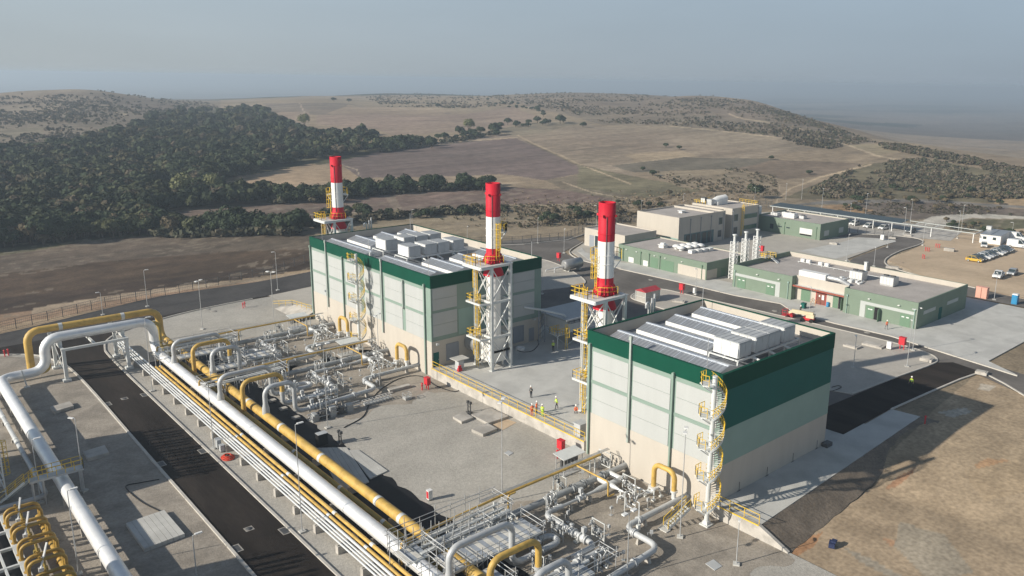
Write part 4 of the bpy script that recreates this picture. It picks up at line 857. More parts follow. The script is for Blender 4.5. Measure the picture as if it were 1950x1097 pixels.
def unit(where, Y, full):
    zp = -.62
    # loops standing on the headers
    def loop(name, label, m, xh, zh, y, tail, mt, flare):
        t = thing(name, label, 'pipe', (xh, y, zh)); b = MB(); r = .32
        b.tube([(xh, y, zh), (xh, y, 4.05), (43.3, y, 4.05), (43.3, y, 1.2 if mt is not m else zp), *([] if mt is not m else tail)], r, 14, bend=1.15); b.build('loop', m, t)
        if mt is not m: b = MB(); b.tube([(43.3, y, .9), (43.3, y, zp)]+tail, r, 14, bend=.8); b.build('lower_run', mt, t); b = MB(); b.tube([(43.3, y, .85), (43.3, y, 1.25)], r*1.25, 14); b.build('flange', mt, t)
        if flare: b = MB(); b.tube([(xh, y, zh), (xh, y, zh+.95), (xh, y, zh+1.5), (xh, y, zh+1.51)], r, 16, radii=[.5, .48, r+.02, r+.02]); b.build('reducer', m, t)
        b = MB(); b.box(42.8, 43.8, y-.4, y+.4, L-.02, L+.25); b.build('footing', M_conc_old, t)
        return t
    lp = loop('grey_pipe', 'grey pipe loop from the silver header, first of three, %s' % where, M_pipe, 36.1, .3, Y, [(49.6, Y, zp), (49.6, Y+1.6, zp), (46.5, Y+1.6, zp)], M_pipe, True)
    valve(lp, (46.6, Y, zp), (1, 0, 0), .3, False); valve(lp, (47.6, Y+1.6, zp), (1, 0, 0), .3)
    lp = loop('yellow_pipe', 'yellow pipe loop from the dull yellow header by the %s' % where, M_yel, 37.75, -.3, Y-3.9, [(51.7, Y-3.9, zp)], M_pipe, False)
    valve(lp, (46.2, Y-3.9, zp), (1, 0, 0), .33, False); valve(lp, (48.6, Y-3.9, zp), (1, 0, 0), .33)
    b = MB(); b.tube([(46.8, Y-4.5, -.5), (49.2, Y-4.5, -.5)], .22, 10); b.tube([(47.6, Y-4.5, -.5), (47.6, Y-3.9, -.55)], .16, 10); b.build('bypass', M_wpipe, lp)
    lp = loop('grey_pipe', 'whitish pipe loop from the thick yellow header by the %s' % where, M_pipe, 39.2, .2, Y-8.0, [(56.4, Y-8.0+.7, zp), (56.4, Y-2.5, zp), (66.9, Y-2.5, zp)], M_pipe, True)
    valve(lp, (45.8, Y-7.87, zp), (1, 0.05, 0), .33, False); valve(lp, (47.1, Y-7.8, zp), (1, 0.05, 0), .33)
    for (x, y) in ((50.5, Y-7.6), (54.6, Y-7.4), (56.4, Y-4.6), (59.5, Y-2.5), (64.5, Y-2.5)): conc_sup(lp, x, y, zp-.3, 'y' if x != 56.4 else 'x')
    for p, d in (((58.6, Y-2.5, zp), (1, 0, 0)), ((56.4, Y-3.9, zp), (0, 1, 0)), ((52.5, Y-7.5, zp), (1, .03, 0))): b = MB(); p = Vector(p); d = Vector(d); b.tube([p-d*.16, p-d*.03], .46, 12); b.tube([p+d*.03, p+d*.16], .46, 12); b.build('flange', M_pipe, lp)
    b = MB(); b.beam((57.6, Y-3.4, -.2), (58.9, Y-2.2, 1.2), .1); b.box(57.3, 57.7, Y-3.6, Y-3.3, -.9, -.3); b.build('actuator', M_lsteel, lp)
    # large suction header towards the hall
    t = thing('grey_pipe', 'large grey header pipe running to the wall of the %s' % where, 'pipe', (46, Y+7.1, zp))
    b = MB(); b.tube([(45.8, Y+7.1, zp), (66.9, Y+7.1, zp)], .38, 16); b.build('run', M_pipe2, t)
    for x in (57.9, 59.6, 62.8): b = MB(); b.tube([(x-.2, Y+7.1, zp), (x-.05, Y+7.1, zp)], .54, 14); b.tube([(x+.05, Y+7.1, zp), (x+.2, Y+7.1, zp)], .54, 14); b.build('flange', M_pipe2, t)
    b = MB(); b.tube([(58.0, Y+7.1, zp), (59.5, Y+7.1, zp)], .47, 14); b.build('strainer', M_pipe2, t)
    for x in (50, 54.5, 57, 61, 64.8): conc_sup(t, x, Y+7.1, zp-.33)
    # reducers dropping forward from the header
    for x, ye, wd in ((61.8, Y+2.8, 'farther from'), (63.8, Y+1.7, 'nearer to')):
        t2 = thing('white_pipe', 'white tapering pipe, the one %s the wall, by the %s' % (wd, where), 'pipe', (x, Y+6.8, zp)); b = MB()
        b.tube([(x, Y+6.9, zp), (x, Y+4.6, zp), (x, Y+3.4, zp), (x, ye, zp)], .3, 14, radii=[.33, .33, .11, .10]); b.build('cone', M_wpipe, t2); stand(t2, x, ye+.4, zp-.1)
        b = MB(); b.tube([(x, ye, zp), (x, ye-.6, zp), (x-1.6, ye-.6, zp), (x-1.6, ye-.6, zp-.6)], .09, 8, bend=.3); b.build('drain', M_pipe, t2)
    # discharge run with reducers, turning across the yard
    t = thing('grey_pipe', 'grey pipe with reducers turning across the yard by the %s' % where, 'pipe', (52, Y+5, zp))
    b = MB(); b.tube([(64.5, Y+5.0, zp), (60.2, Y+5.0, zp), (59.2, Y+5.0, zp), (57.6, Y+5.0, zp), (54.8, Y+5.0, zp), (54.2, Y+5.0, zp)], .3, 14, radii=[.36, .36, .17, .17, .17, .28]); b.build('run', M_pipe, t)
    b = MB(); b.tube([(54.3, Y+5.0, zp), (51.75, Y+5.0, zp), (51.75, Y-3.0, zp), (48.6, Y-3.0, zp)], .3, 14, bend=.9); b.build('cross_run', M_pipe, t)
    valve(t, (57.2, Y+5.0, zp), (1, 0, 0), .26, False); valve(t, (51.75, Y+.6, zp), (0, 1, 0), .33); valve(t, (51.75, Y-1.2, zp), (0, 1, 0), .33, False)
    for (x, y) in ((63, Y+5), (58.6, Y+5), (55.6, Y+5)): conc_sup(t, x, y, zp-.3)
    for y in (Y+3.2, Y-.2): stand(t, 51.75, y, zp-.3)
    # yellow arch by the wall
    t = thing('yellow_pipe', 'yellow pipe arch standing close to the wall of the %s' % where, 'pipe', (64.8, Y-.5, L))
    b = MB(); b.tube([(64.8, Y+.9, -.2), (64.8, Y+.9, 2.65), (64.8, Y-2.1, 2.65), (64.8, Y-2.1, .35)], .3, 14, bend=.9); b.build('arch', M_yel, t)
    b = MB(); b.tube([(64.8, Y-2.1, .4), (64.8, Y-2.1, -.5)], .27, 12); b.tube([(64.8, Y-2.1, .3), (64.8, Y-2.1, .5)], .42, 12); b.tube([(64.8, Y+.9, -.35), (64.8, Y+.9, -.15)], .62, 14); b.tube([(64.8, Y+.9, -.2), (64.8, Y+.9, -.9), (63.9, Y+1.5, -.9)], .26, 10, bend=.3); b.build('flange_end', M_wpipe, t)
    b = MB()
    for a in (45, 135, 225, 315): c, s = math.cos(rad(a)), math.sin(rad(a)); b.beam((64.8+c*.5, Y+.9+s*.5, -.4), (64.8+c*.95, Y+.9+s*.95, L+.15), .13); b.box(64.8+c*.95-.22, 64.8+c*.95+.22, Y+.9+s*.95-.22, Y+.9+s*.95+.22, L-.02, L+.18)
    b.build('tripod', M_lsteel, t)
    # overhead yellow line on goal posts with branch
    t = thing('pipe_rack', 'overhead yellow and grey lines on posts leading to the %s' % where, 'pipe rack', (50, Y+8.4, L)); yr = Y+8.4
    b = MB(); b.tube([(35.7, yr-.9, -1.0), (35.7, yr-.9, 1.3), (36.2, yr-.75, 1.3), (48.2, yr, 1.3)], .15, 8, bend=.35); b.tube([(48.2, yr-.0, 1.3), (63.6, yr, 1.3)], .15, 8); b.tube([(59.6, yr, 1.25), (59.6, Y+3.1, 1.25), (59.6, Y+3.1, zp), (60.6, Y+3.1, zp)], .10, 8, bend=.3); b.tube([(50.2, yr-.4, 1.3), (49.2, yr-.4, 1.3), (49.2, yr-.4, L)], .10, 8, bend=.3); b.build('yellow_line', M_yel, t)
    b = MB()
    for dy, r in ((.3, .05), (.5, .04), (.68, .04)): b.tube([(46, yr+dy, 1.32), (65.5, yr+dy, 1.32)], r, 6)
    b.build('grey_line', M_steel, t)
    for x in (49.6, 56.0, 56.8, 61.8, 62.6): b = MB(); b.beam((x, yr-.1, L), (x, yr-.1, 1.2), .11); b.beam((x, yr-.3, 1.18), (x, yr+.75, 1.18), .09); b.box(x-.28, x+.28, yr-.38, yr+.18, L-.02, L+.14); b.build('post', M_lsteel, t)
    # cable trays over the headers on trestles
    t = thing('cable_rack', 'pale cable trays on trestles crossing the headers by the %s' % where, 'cable rack', (41, Y+6.2, L))
    for k, (dy, z) in enumerate(((5.2, .95), (6.3, .75), (7.1, .95))):
        b = MB(); b.beam((36.4, Y+dy, z), (47.8, Y+dy+.8, z), .42, .14); b.beam((36.4, Y+dy-.2, z+.08), (47.8, Y+dy+.6, z+.08), .05, .1); b.build('tray', M_lsteel, t)
    for x in (38.5, 41.2, 44.4, 47.2): b = MB(); b.beam((x, Y+5.0, L), (x, Y+5.0, 1.0), .14); b.beam((x, Y+7.9, L), (x, Y+7.9, 1.3), .14); b.beam((x, Y+4.8, .62), (x, Y+8.1, .66), .14, .18); b.beam((x, Y+5, -.9), (x, Y+7.9, .5), .08); b.build('trestle', M_lsteel, t)
    # sheltered instrument bench by the hall wall
    t = thing('instrument_shelter', 'small flat roofed shelter near the wall, %s' % where, 'shelter', (61.7, Y+11.8, L))
    b = MB(); x0, x1, y0, y1 = 59.9, 63.5, Y+10.8, Y+12.8; b.add([(x0, y0, .75), (x1, y0, .75), (x1, y1, .95), (x0, y1, .95), (x0, y0, .82), (x1, y0, .82), (x1, y1, 1.02), (x0, y1, 1.02)], [(3, 2, 1, 0), (4, 5, 6, 7), (0, 1, 5, 4), (1, 2, 6, 5), (2, 3, 7, 6), (3, 0, 4, 7)]); b.build('roof', M_lsteel, t)
    b = MB()
    for x in (x0+.3, x1-.3):
        for y in (y0+.3, y1-.3): b.beam((x, y, L), (x, y, .8), .08)
    b.beam((x0+.3, y0+.3, -.3), (x1-.3, y0+.3, -.3), .07); b.beam((x0+.3, y1-.3, -.3), (x1-.3, y1-.3, -.3), .07); b.box(x0+.1, x1-.1, y0+.1, y1-.1, L-.02, L+.14); b.build('post_frame', M_steel, t)
    b = MB()
    for k in range(5): x = x0+.6+k*.6; b.box(x-.16, x+.16, y0+.9, y0+1.2, -.6+.1*(k % 2), .2); b.tube([(x, y0+1.0, -.6), (x, y0+1.0, L+.1)], .04, 6)
    b.build('gauge_board', M_dsteel, t)
    # clutter of the yard: instrument posts and little manifolds
    for k, (x, y, h) in enumerate(((53.6, Y+3.2, 1.3), (55.2, Y-1.4, 1.1), (58.2, Y+1.2, 1.0), (47.8, Y-5.6, 1.4), (53.0, Y-5.6, 1.0), (46.4, Y-2.0, 1.5), (50.4, Y+3.4, 1.3), (57.6, Y-5.2, 1.2), (62.2, Y-.6, 1.3), (60.9, Y+8.6, 1.6), (49.0, Y-8.9, 1.2), (54.4, Y+6.2, 1.2))):
        o = INST if k == 0 and full == 0 else copy_tree(INST)
        o.location = (x, y, L); o.rotation_euler = (0, 0, random.choice((0, 1.57, 3.14, 2.4))); o.scale = (1, 1, h/1.3); o['label'] = 'slim post with grey box in the pipework, %s' % where; o['group'] = 'instrument posts at the %s' % where
M_pipe2 = mat('dark_grey_pipe', (0.36, 0.37, 0.37), 0.5, 0.1, var=0.10, scale=0.9, stain=0.12, sscale=0.6)
INST = thing('instrument_post', 'x', 'instrument', (0, 0, 0))
b = MB(); b.tube([(0, 0, 0), (0, 0, 1.15)], .035, 6); b.box(-.18, .18, -.18, .18, -.02, .08); b.build('post', M_steel, INST)
b = MB(); b.box(-.16, .16, -.1, .1, 1.0, 1.4); b.tube([(.16, 0, 1.1), (.4, 0, 1.1), (.4, 0, .3)], .02, 5); b.build('box', M_ac_side, INST)
MANI = thing('valve_manifold', 'x', 'valve manifold', (0, 0, 0))
for k in range(3):
    b = MB(); x = (k-1)*.62; b.tube([(x, -.9, -.75+.12*k), (x, .1, -.75+.12*k), (x, .1, .15+.2*k), (x, .9, .15+.2*k)], .085, 8, bend=.2); b.build('pipe', (M_pipe, M_wpipe, M_steel)[k], MANI)
    b = MB(); b.tube([(x, -.35, -.75+.12*k), (x, -.05, -.75+.12*k)], .17, 8); b.tube([(x, .4, .15+.2*k), (x, .62, .15+.2*k)], .16, 8); b.lathe([(.02, .42+.2*k), (.17, .43+.2*k), (.17, .47+.2*k), (.02, .48+.2*k)], x, .5, 8); b.tube([(x, .5, .15+.2*k), (x, .5, .45+.2*k)], .035, 5); b.build('valve', M_dsteel if k == 1 else M_pipe2, MANI)
b = MB()
for x in (-.95, .95): b.beam((x, 0, -1.5), (x, 0, .95), .09)
b.beam((-.95, 0, -.95), (.95, 0, -.95), .09); b.beam((-.95, 0, .9), (.95, 0, .9), .08); b.beam((-.95, 0, -.9), (.95, 0, .85), .05); b.build('frame', M_lsteel, MANI)
for k, (w, Y) in enumerate(UNITS):
    unit(w, Y, k)
    for j, (x, y, a) in enumerate(((45.0, Y+4.4, .0), (47.6, Y+5.6, 1.57), (50.6, Y+1.6, 1.57), (49.9, Y-5.6, 0), (53.6, Y+5.9, 0), (44.9, Y-2.0, 1.57), (60.6, Y+.6, 0), (62.8, Y+2.9, 1.57), (57.0, Y+8.0, 1.57), (47.2, Y-9.3, 0), (53.4, Y-1.6, 1.57), (65.2, Y+9.2, 1.57))):
        o = MANI if k == 0 and j == 0 else copy_tree(MANI); o.location = (x, y, 0); o.rotation_euler = (0, 0, a); o.scale = (.8+.07*(j % 4), .9, 1); o['label'] = 'small framed valve manifold in the pipework, %s' % w; o['group'] = 'valve manifolds, %s' % w
# scaffold tubes round the loops, with plank decks
def scaffold(label, x0, x1, y0, y1, zd, decks, ztop=2.1, nx=6, full=True):
    t = thing('scaffold', label, 'scaffold', ((x0+x1)/2, (y0+y1)/2, L))
    for (a, c, d, e) in decks:
        b = MB(); n = int((c-a)/.55)
        for k in range(n):
            xa = a+(c-a)*k/n; b.box(xa+.015, xa+(c-a)/n-.015, d, e, zd-.03+.012*(k % 3), zd+.02+.012*(k % 3), k % 2)
        b.build('deck', [M_plank, M_plank2], t)
        b = MB(); b.beam((a, d-.05, zd-.12), (c, d-.05, zd-.12), .12, .2); b.beam((a, e+.05, zd-.12), (c, e+.05, zd-.12), .12, .2); b.build('deck_beam', M_lsteel, t)
    b = MB()
    for k in range(nx+1):
        x = x0+(x1-x0)*k/nx
        for y in (y0, y1): b.tube([(x+random.uniform(-.1, .1), y, L), (x+random.uniform(-.06, .06), y, ztop+random.uniform(-.5, .3))], .045, 5)
    b.build('standards', M_steel, t).name = 'standard_set'
    b = MB()
    for y in (y0, y1):
        for z in (zd+.55, zd+1.05): b.tube([(x0-.3, y+.05, z), (x1+.3, y+.05, z+random.uniform(-.04, .04))], .042, 5)
    for x in (x0, x1):
        for z in (zd+.5, zd+1.0): b.tube([(x, y0-.2, z), (x, y1+.2, z)], .042, 5)
    b.tube([(x0, y0, L+.2), (x1*.4+x0*.6, y0, zd)], .03, 5); b.build('ledgers', M_steel, t).name = 'ledger_set'
M_plank = mat('deck_plank', (0.56, 0.54, 0.49), 0.8, var=0.15, scale=1.2); M_plank2 = mat('deck_plank_worn', (0.30, 0.33, 0.37), 0.8, 0.1, var=0.15, scale=1.2)
scaffold('scaffold deck round the loops of the square hall, longest planks', 36.9, 48.4, 55.2, 58.8, .45, [(37.2, 48.3, 55.4, 58.6)], 1.9, 6)
scaffold('low scaffold deck between yellow and whitish loops of the square hall', 40.6, 50.4, 47.0, 49.2, .3, [(40.8, 47.5, 47.0, 49.0)], 1.7, 4)
scaffold('scaffold deck over the headers at the far end, by the silver arch', 34.3, 44.0, 131.3, 133.5, .6, [(37.2, 44, 131.4, 133.4)], 1.9, 5)
scaffold('small plank deck around the whitish loop of the far unit', 39.6, 44.5, 122.6, 124.8, .5, [(39.8, 44.5, 122.7, 124.7)], 1.6, 3)
scaffold('wide plank deck right of the far loops, beside grey pipework', 45.4, 50.2, 124.6, 128.2, .35, [(45.6, 50.0, 124.8, 128.0)], 1.5, 3)
scaffold('plankless scaffold poles at the cable trays of the square hall', 35.4, 48.4, 60.4, 63.6, .8, [], 2.3, 7)
scaffold('plankless scaffold poles at the cable trays of the long hall', 35.8, 48.0, 115.0, 118.8, .7, [], 2.1, 6)
scaffold('plankless scaffold poles at the outermost cable trays by the arch', 35.8, 48.0, 135.2, 138.9, .7, [], 2.1, 6)
# ================================================================== LEFT EDGE: cooler pipework, crossover, stair tower
UB = thing('yellow_pipe', 'x', 'pipe'); b = MB(); b.tube([(0, 0, 0), (0, 0, 1.35), (2.95, 0, 1.35), (2.95, 0, -1.55)], .17, 12, bend=.62, seg=6); b.build('bend', M_yel_dull, UB)
b = MB(); b.tube([(0, 0, -.1), (0, 0, .04)], .28, 12); b.build('flange', M_yel_dull, UB); b = MB(); b.tube([(2.95, 0, -.9), (2.95, 0, -.78)], .26, 12); b.build('flange', M_yel_dull, UB); b = MB(); b.tube([(.95, 0, 1.3), (.95, 0, 1.62)], .06, 8); b.box(.85, 1.05, -.08, .08, 1.6, 1.72); b.build('vent_plug', M_yel_dull, UB)
ordw = ['farthest', 'second', 'third', 'fourth', 'fifth', 'sixth', 'seventh', 'eighth', 'ninth', 'nearest']
for k in range(10):
    y = 92.9-3.72*(k//2)-1.1*(k % 2); o = UB if k == 0 else copy_tree(UB)
    o.location = (8.3, y, 0.02); o['label'] = 'dark yellow pipe bend on the cooler edge, %s of the row from the road bridge' % ordw[k]; o['group'] = 'yellow bends on the air cooler'
t = thing('yellow_pipe', 'yellow collecting header under the row of bends at the left', 'pipe', (11.25, 85, L)); b = MB(); b.tube([(11.25, 60, -1.05), (11.25, 94.5, -1.05)], .26, 12)
for k in range(5): b.box(10.95, 11.55, 91.2-k*7-.15, 91.2-k*7+.15, L, -1.3)
b.build('run', M_yel_dull, t)
for k in range(5):
    y = 92.3-3.72*k
    b = MB(); b.tube([(9.6, y, -.9), (9.6, y, .9)], .11, 8); b.tube([(9.6, y, .2), (9.6, y-.55, .2), (9.6, y-.55, 1.15)], .08, 8, bend=.2); b.box(9.35, 9.85, y-.2, y+.2, -.2, .3); tag(b.build('valve', M_olive, None, (9.6, y, L)), 'yellow valve between a pair of bends at the left edge', 'valve', 'valves between yellow bends')
    if k in (0, 1, 3):
        b = MB(); b.beam((9.2, y-.9, .8), (9.75+.1*k, y+.1, 2.6), .14); b.box(9.0, 9.4, y-1.1, y-.7, .5, .85); tag(b.build('floodlight', M_ac, None, (9.4, y-.5, .5)), 'white tube floodlight leaning over the %s yellow bends' % ('farthest', 'second pair of', '', 'fourth pair of')[k], 'floodlight')
t = thing('air_cooler', 'low grey steel frame with dark openings at the lower left edge', 'air cooler', (2, 80, L))
b = MB(); b.box(8.0, 8.6, 56, 95, -.35, 0)
for k in range(11): y = 95-k*3.72; b.box(-4, 8.0, y-.14, y+.14, -.3, -.03)
for x in (-4, 1.5, 6.9): b.box(x-.1, x+.1, 56, 95, -.28, -.05)
b.build('frame', M_lsteel, t); b = MB(); b.box(-4, 8.0, 56, 95, -1.0, -.6); b.build('fan_deck', M_black, t)
b = MB()
for x in (-3.5, 2, 8.2):
    for y in (57, 70, 82, 94): b.box(x-.15, x+.15, y-.15, y+.15, L, -.3)
b.build('legs', M_lsteel, t).name = 'leg_set'
t = thing('crossover', 'grey crossover bridge with yellow rails over the left silver pipe', 'footbridge', (13.5, 98.2, L))
b = MB(); b.box(11.3, 16.5, 97.6, 98.7, 1.55, 1.63); b.beam((11.3, 97.6, 1.48), (16.5, 97.6, 1.48), .1, .2); b.beam((11.3, 98.7, 1.48), (16.5, 98.7, 1.48), .1, .2)
for x in (11.6, 12.6, 16.2):
    for y in (97.7, 98.6): b.beam((x, y, L), (x, y, 1.4), .12)
b.build('deck', M_steel, t); b = MB(); b.rail([(11.3, 97.6, 1.6), (16.5, 97.6, 1.6)], 1.1, .9, .06); b.rail([(11.8, 98.7, 1.6), (16.5, 98.7, 1.6), (16.5, 97.6, 1.6)], 1.1, .9, .06); b.build('handrail', M_yrail, t)
flight(t, (11.3, 98.2, 1.6), (9.2, 101.4, L+.1), .9)
t = thing('stair_tower', 'white frame with yellow ladder cage cut by the left picture edge', 'ladder frame', (9.2, 104, L))
b = MB()
for x in (8.2, 9.5):
    for y in (101.6, 105.6): b.beam((x, y, L), (x, y, 4.2), .14)
for z in (-.4, 1.0, 2.6, 4.1):
    for y in (101.6, 105.6): b.beam((8.2, y, z), (9.5, y, z), .09)
    for x in (8.2, 9.5): b.beam((x, 101.6, z), (x, 105.6, z), .1)
b.build('frame', M_ac, t); b = MB(); b.rail([(8.2, 101.6, 4.2), (9.5, 101.6, 4.2), (9.5, 105.6, 4.2), (8.2, 105.6, 4.2)], 1.1, .7, .06); ladder(b, 9.65, 103.6, L, 5.0, 0); b.build('ladder', M_yrail, t)
# unseen blocks added left of view to cast the comb-edged shadow on the road
def shadow_caster(label, y0, y1, x1, H):
    t = thing('shadow_block', label, 'air cooler', (x1-6, (y0+y1)/2, L)); b = MB(); b.box(x1-12, x1, y0, y1, H-2.4, H); 
    for k in range(4): yy = y0+.3+(y1-y0-.6)*k/3; b.box(x1-.4, x1-.05, yy-.2, yy+.2, L, H-2.4); b.box(x1-12, x1-11.6, yy-.2, yy+.2, L, H-2.4)
    b.build('caster_slab', M_lsteel, t); b = MB(); b.box(x1-10, x1-2, y0+1.5, y1-1.5, L, H-4); b.build('caster_core', M_ac_side, t)
    b = MB(); n = int((y1-y0)/1.05)
    for k in range(n): yy = y0+.5+k*1.05; b.box(x1-.6-.5*(k % 3), x1-.2-.5*(k % 3), yy-.17, yy+.17, H, H+1.9+.5*((k*7) % 3))
    b.build('caster_comb', M_steel, t); b = MB(); b.rail([(x1-.1, y0, H), (x1-.1, y1, H)], 1.1, 1.3, .06); b.build('handrail', M_yrail, t)
shadow_caster('unseen tall block added to cast comb-edged shadow, left of the crossover bridge', 101.5, 118.5, 3.2, 9.6)
shadow_caster('unseen tall block added to cast comb-edged shadow, left of the low cooler frame', 68.5, 82.5, -3.6, 12.4)

scaffold('tall scaffold cage wrapping the silver header at the square hall loops', 34.4, 37.9, 56.0, 61.4, .9, [(34.6, 37.0, 58.8, 61.2)], 2.9, 4)
scaffold('second scaffold cage over the thick yellow header beside the square hall loops', 38.0, 44.6, 58.9, 61.3, .7, [(38.2, 44.4, 59.0, 60.2)], 2.5, 7)
scaffold('scaffold cage at the foot of the first loop of the square hall', 34.8, 41.0, 50.6, 54.8, .3, [(38.2, 40.8, 50.8, 54.0)], 1.8, 5)
# ================================================================== FAR BUILDINGS
def low_building(name, label, x0, x1, y0, y1, h, m, roof_m, par=.45, lining=None, z0=0.04, cat='building'):
    t = thing(name, label, cat, (x0, y0, z0)); th = .25; zr = h-par
    b = MB(); b.box(x0, x1, y0, y1, z0-.1, zr); b.build('wall', m, t)
    b = MB()
    for (a, c, d, e) in ((x0, x0+th, y0, y1), (x1-th, x1, y0, y1), (x0+th, x1-th, y0, y0+th), (x0+th, x1-th, y1-th, y1)): b.box(a, c, d, e, zr, h)
    for (a, c, d, e) in ((x0-.04, x0+th, y0-.04, y1+.04), (x1-th, x1+.04, y0-.04, y1+.04), (x0+th, x1-th, y0-.04, y0+th), (x0+th, x1-th, y1-th, y1+.04)): b.box(a, c, d, e, h, h+.05)
    par_o = b.build('parapet', m, t)
    if lining:
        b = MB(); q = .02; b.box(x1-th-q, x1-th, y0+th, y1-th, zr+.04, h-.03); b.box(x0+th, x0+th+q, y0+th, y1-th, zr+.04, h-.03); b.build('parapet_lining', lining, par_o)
    b = MB(); b.box(x0+th, x1-th, y0+th, y1-th, zr-.05, zr+.03); b.build('roof', roof_m, t)
    return t
def face_panel(t, name, face, a, c, z0, z1, m, pos, d=.04, frame=None):
    """flat panel on a facade: face 'x' (normal -X at x=pos) or 'y' (normal -Y at y=pos)"""
    b = MB()
    if face == 'x': b.box(pos-d, pos+.01, a, c, z0, z1)
    else: b.box(a, c, pos-d, pos+.01, z0, z1)
    o = b.build(name, m, t)
    if frame:
        b = MB(); w = .10
        for (p, q, r, s) in ((a-w, a, z0-w, z1+w), (c, c+w, z0-w, z1+w), (a, c, z1, z1+w), (a, c, z0-w, z0)):
            if face == 'x': b.box(pos-d-.04, pos, p, q, r, s)
            else: b.box(p, q, pos-d-.04, pos, r, s)
        b.build('frame', frame, o)
    return o
def drain(t, face, pos, a, h, m=None, d=.12):
    b = MB()
    if face == 'x': b.beam((pos-d, a, .1), (pos-d, a, h), .12); b.box(pos-d-.15, pos, a-.17, a+.17, h-.3, h)
    else: b.beam((a, pos-d, .1), (a, pos-d, h), .12); b.box(a-.17, a+.17, pos-d-.15, pos, h-.3, h)
    b.build('downpipe', m or M_green_pale, t)
M_tan_band = mat('pale_grey_band', (0.42, 0.44, 0.42), 0.7, var=0.03)
M_louv_w = mat('white_louvre', (0.62, 0.62, 0.60), 0.7, var=0.05)
# --- electrical building with the recessed cream entrance
D0, D1, DH = 62.4, 104.5, 5.25
t = thing('electrical_building', 'long low sage green building with recessed cream entrance in mid-front, facing the road', 'building', (147.6, D0, .1)); ZR = DH-1.1
b = MB(); b.box(149.26, 170.3, D0, D1, 0, ZR); b.box(147.6, 149.26, D0, 77.4, 0, ZR); b.box(147.6, 149.26, 89.4, D1, 0, ZR); b.build('wall', M_sage, t)
b = MB(); th = .25
for (x0, x1, y0, y1) in ((147.6, 147.85, D0, 77.4), (147.6, 147.85, 89.4, D1), (147.85, 170.3, D0, D0+th), (147.85, 170.3, D1-th, D1), (170.05, 170.3, D0+th, D1-th), (147.85, 149.26, 77.15, 77.4), (147.85, 149.26, 89.4, 89.65)): b.box(x0, x1, y0, y1, ZR, DH)
po = b.build('parapet', M_sage, t)
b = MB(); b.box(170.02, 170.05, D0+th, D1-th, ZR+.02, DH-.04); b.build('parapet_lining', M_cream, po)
b = MB(); b.box(149.5, 170.0, D0+.26, D1-.26, ZR, ZR+.03); b.box(147.86, 149.5, D0+.26, 77.14, ZR, ZR+.03); b.box(147.86, 149.5, 89.66, D1-.26, ZR, ZR+.03); b.build('roof', M_flat, t)
b = MB(); b.box(149.24, 149.32, 77.42, 89.38, .1, DH+.06); b.build('recess_wall', M_cream, t)
b = MB(); b.box(148.0, 149.24, 77.45, 89.35, 3.15, 3.35); b.box(147.85, 148.0, 77.3, 89.6, 3.1, 3.42, 1); b.build('canopy', [M_lsteel, mat('rust_red_beam', (.30, .09, .06), .6, var=.1)], t)
face_panel(t, 'door', 'x', 85.8, 88.0, .12, 2.6, M_sage_dk, 149.24); d = face_panel(t, 'door', 'x', 82.2, 84.4, .12, 2.6, mat('brown_door', (.20, .08, .06), .6, var=.1), 149.24, frame=M_redbox)
face_panel(d, 'notice', 'x', 82.6, 83.1, 1.2, 2.2, M_ac, 149.18, .03); face_panel(d, 'notice', 'x', 83.5, 83.8, 1.7, 2.1, M_ac, 149.18, .03)
face_panel(t, 'door', 'x', 79.4, 80.6, .12, 2.6, M_sage_dk, 149.24)
b = MB(); b.box(148.2, 149.2, 78.2, 78.28, .12, 2.6); b.build('open_door', M_sage_dk, t)
face_panel(t, 'door_opening', 'x', 78.35, 79.35, .12, 2.6, M_black, 149.24, .01)
# pale bands framing the door groups on the wings
for (a, c, e) in ((92.2, 104.0, 'l'), (63.0, 73.8, 'r')):
    face_panel(t, 'pale_band', 'x', a, c, 2.75, 3.35, M_tan_band, 147.6)
    s0, s1 = (92.2, 93.3) if e == 'l' else (72.7, 73.8)
    face_panel(t, 'pale_band', 'x', s0, s1, .12, 2.75, M_tan_band, 147.6)
for (a, c, m) in ((101.0, 103.2, M_sage_dk), (93.5, 95.6, M_sage_dk), (70.9, 72.4, M_sage_dk), (63.6, 65.6, M_sage_dk)): 
    d = face_panel(t, 'double_door', 'x', a, c, .12, 2.55, m, 147.6, .05)
    for y in (a+.55, c-.55): face_panel(d, 'vent', 'x', y-.25, y+.25, 1.9, 2.1, M_ac, 147.55, .03)
face_panel(t, 'door_opening', 'x', 69.6, 70.8, .12, 2.6, M_black, 147.6, .01); b = MB(); b.box(146.5, 147.55, 69.5, 69.58, .12, 2.6); b.build('open_door', M_sage_dk, t)
for y in (62.9, 76.6, 90.2, 103.9): drain(t, 'x', 147.6, y, 4.0)
for (a, c) in ((150.3, 155.5), (160.8, 166)): face_panel(t, 'pale_band', 'y', a, c, 2.5, 3.2, M_tan_band, D0)
face_panel(t, 'door', 'y', 157.2, 158.6, .12, 2.6, M_green2, D0)
for y in (66, 72, 92.5, 98): b = MB(); b.box(147.2, 147.6, y-.2, y+.2, 4.0, 4.12); b.build('wall_lamp', M_ac, t)
b = MB(); b.obox((148.0, 62.0, 4.3), (.5, .3, .15), .5); b.beam((148.1, 62.4, 4.3), (148.0, 62.0, 4.3), .06); b.build('wall_lamp', M_ac, t)
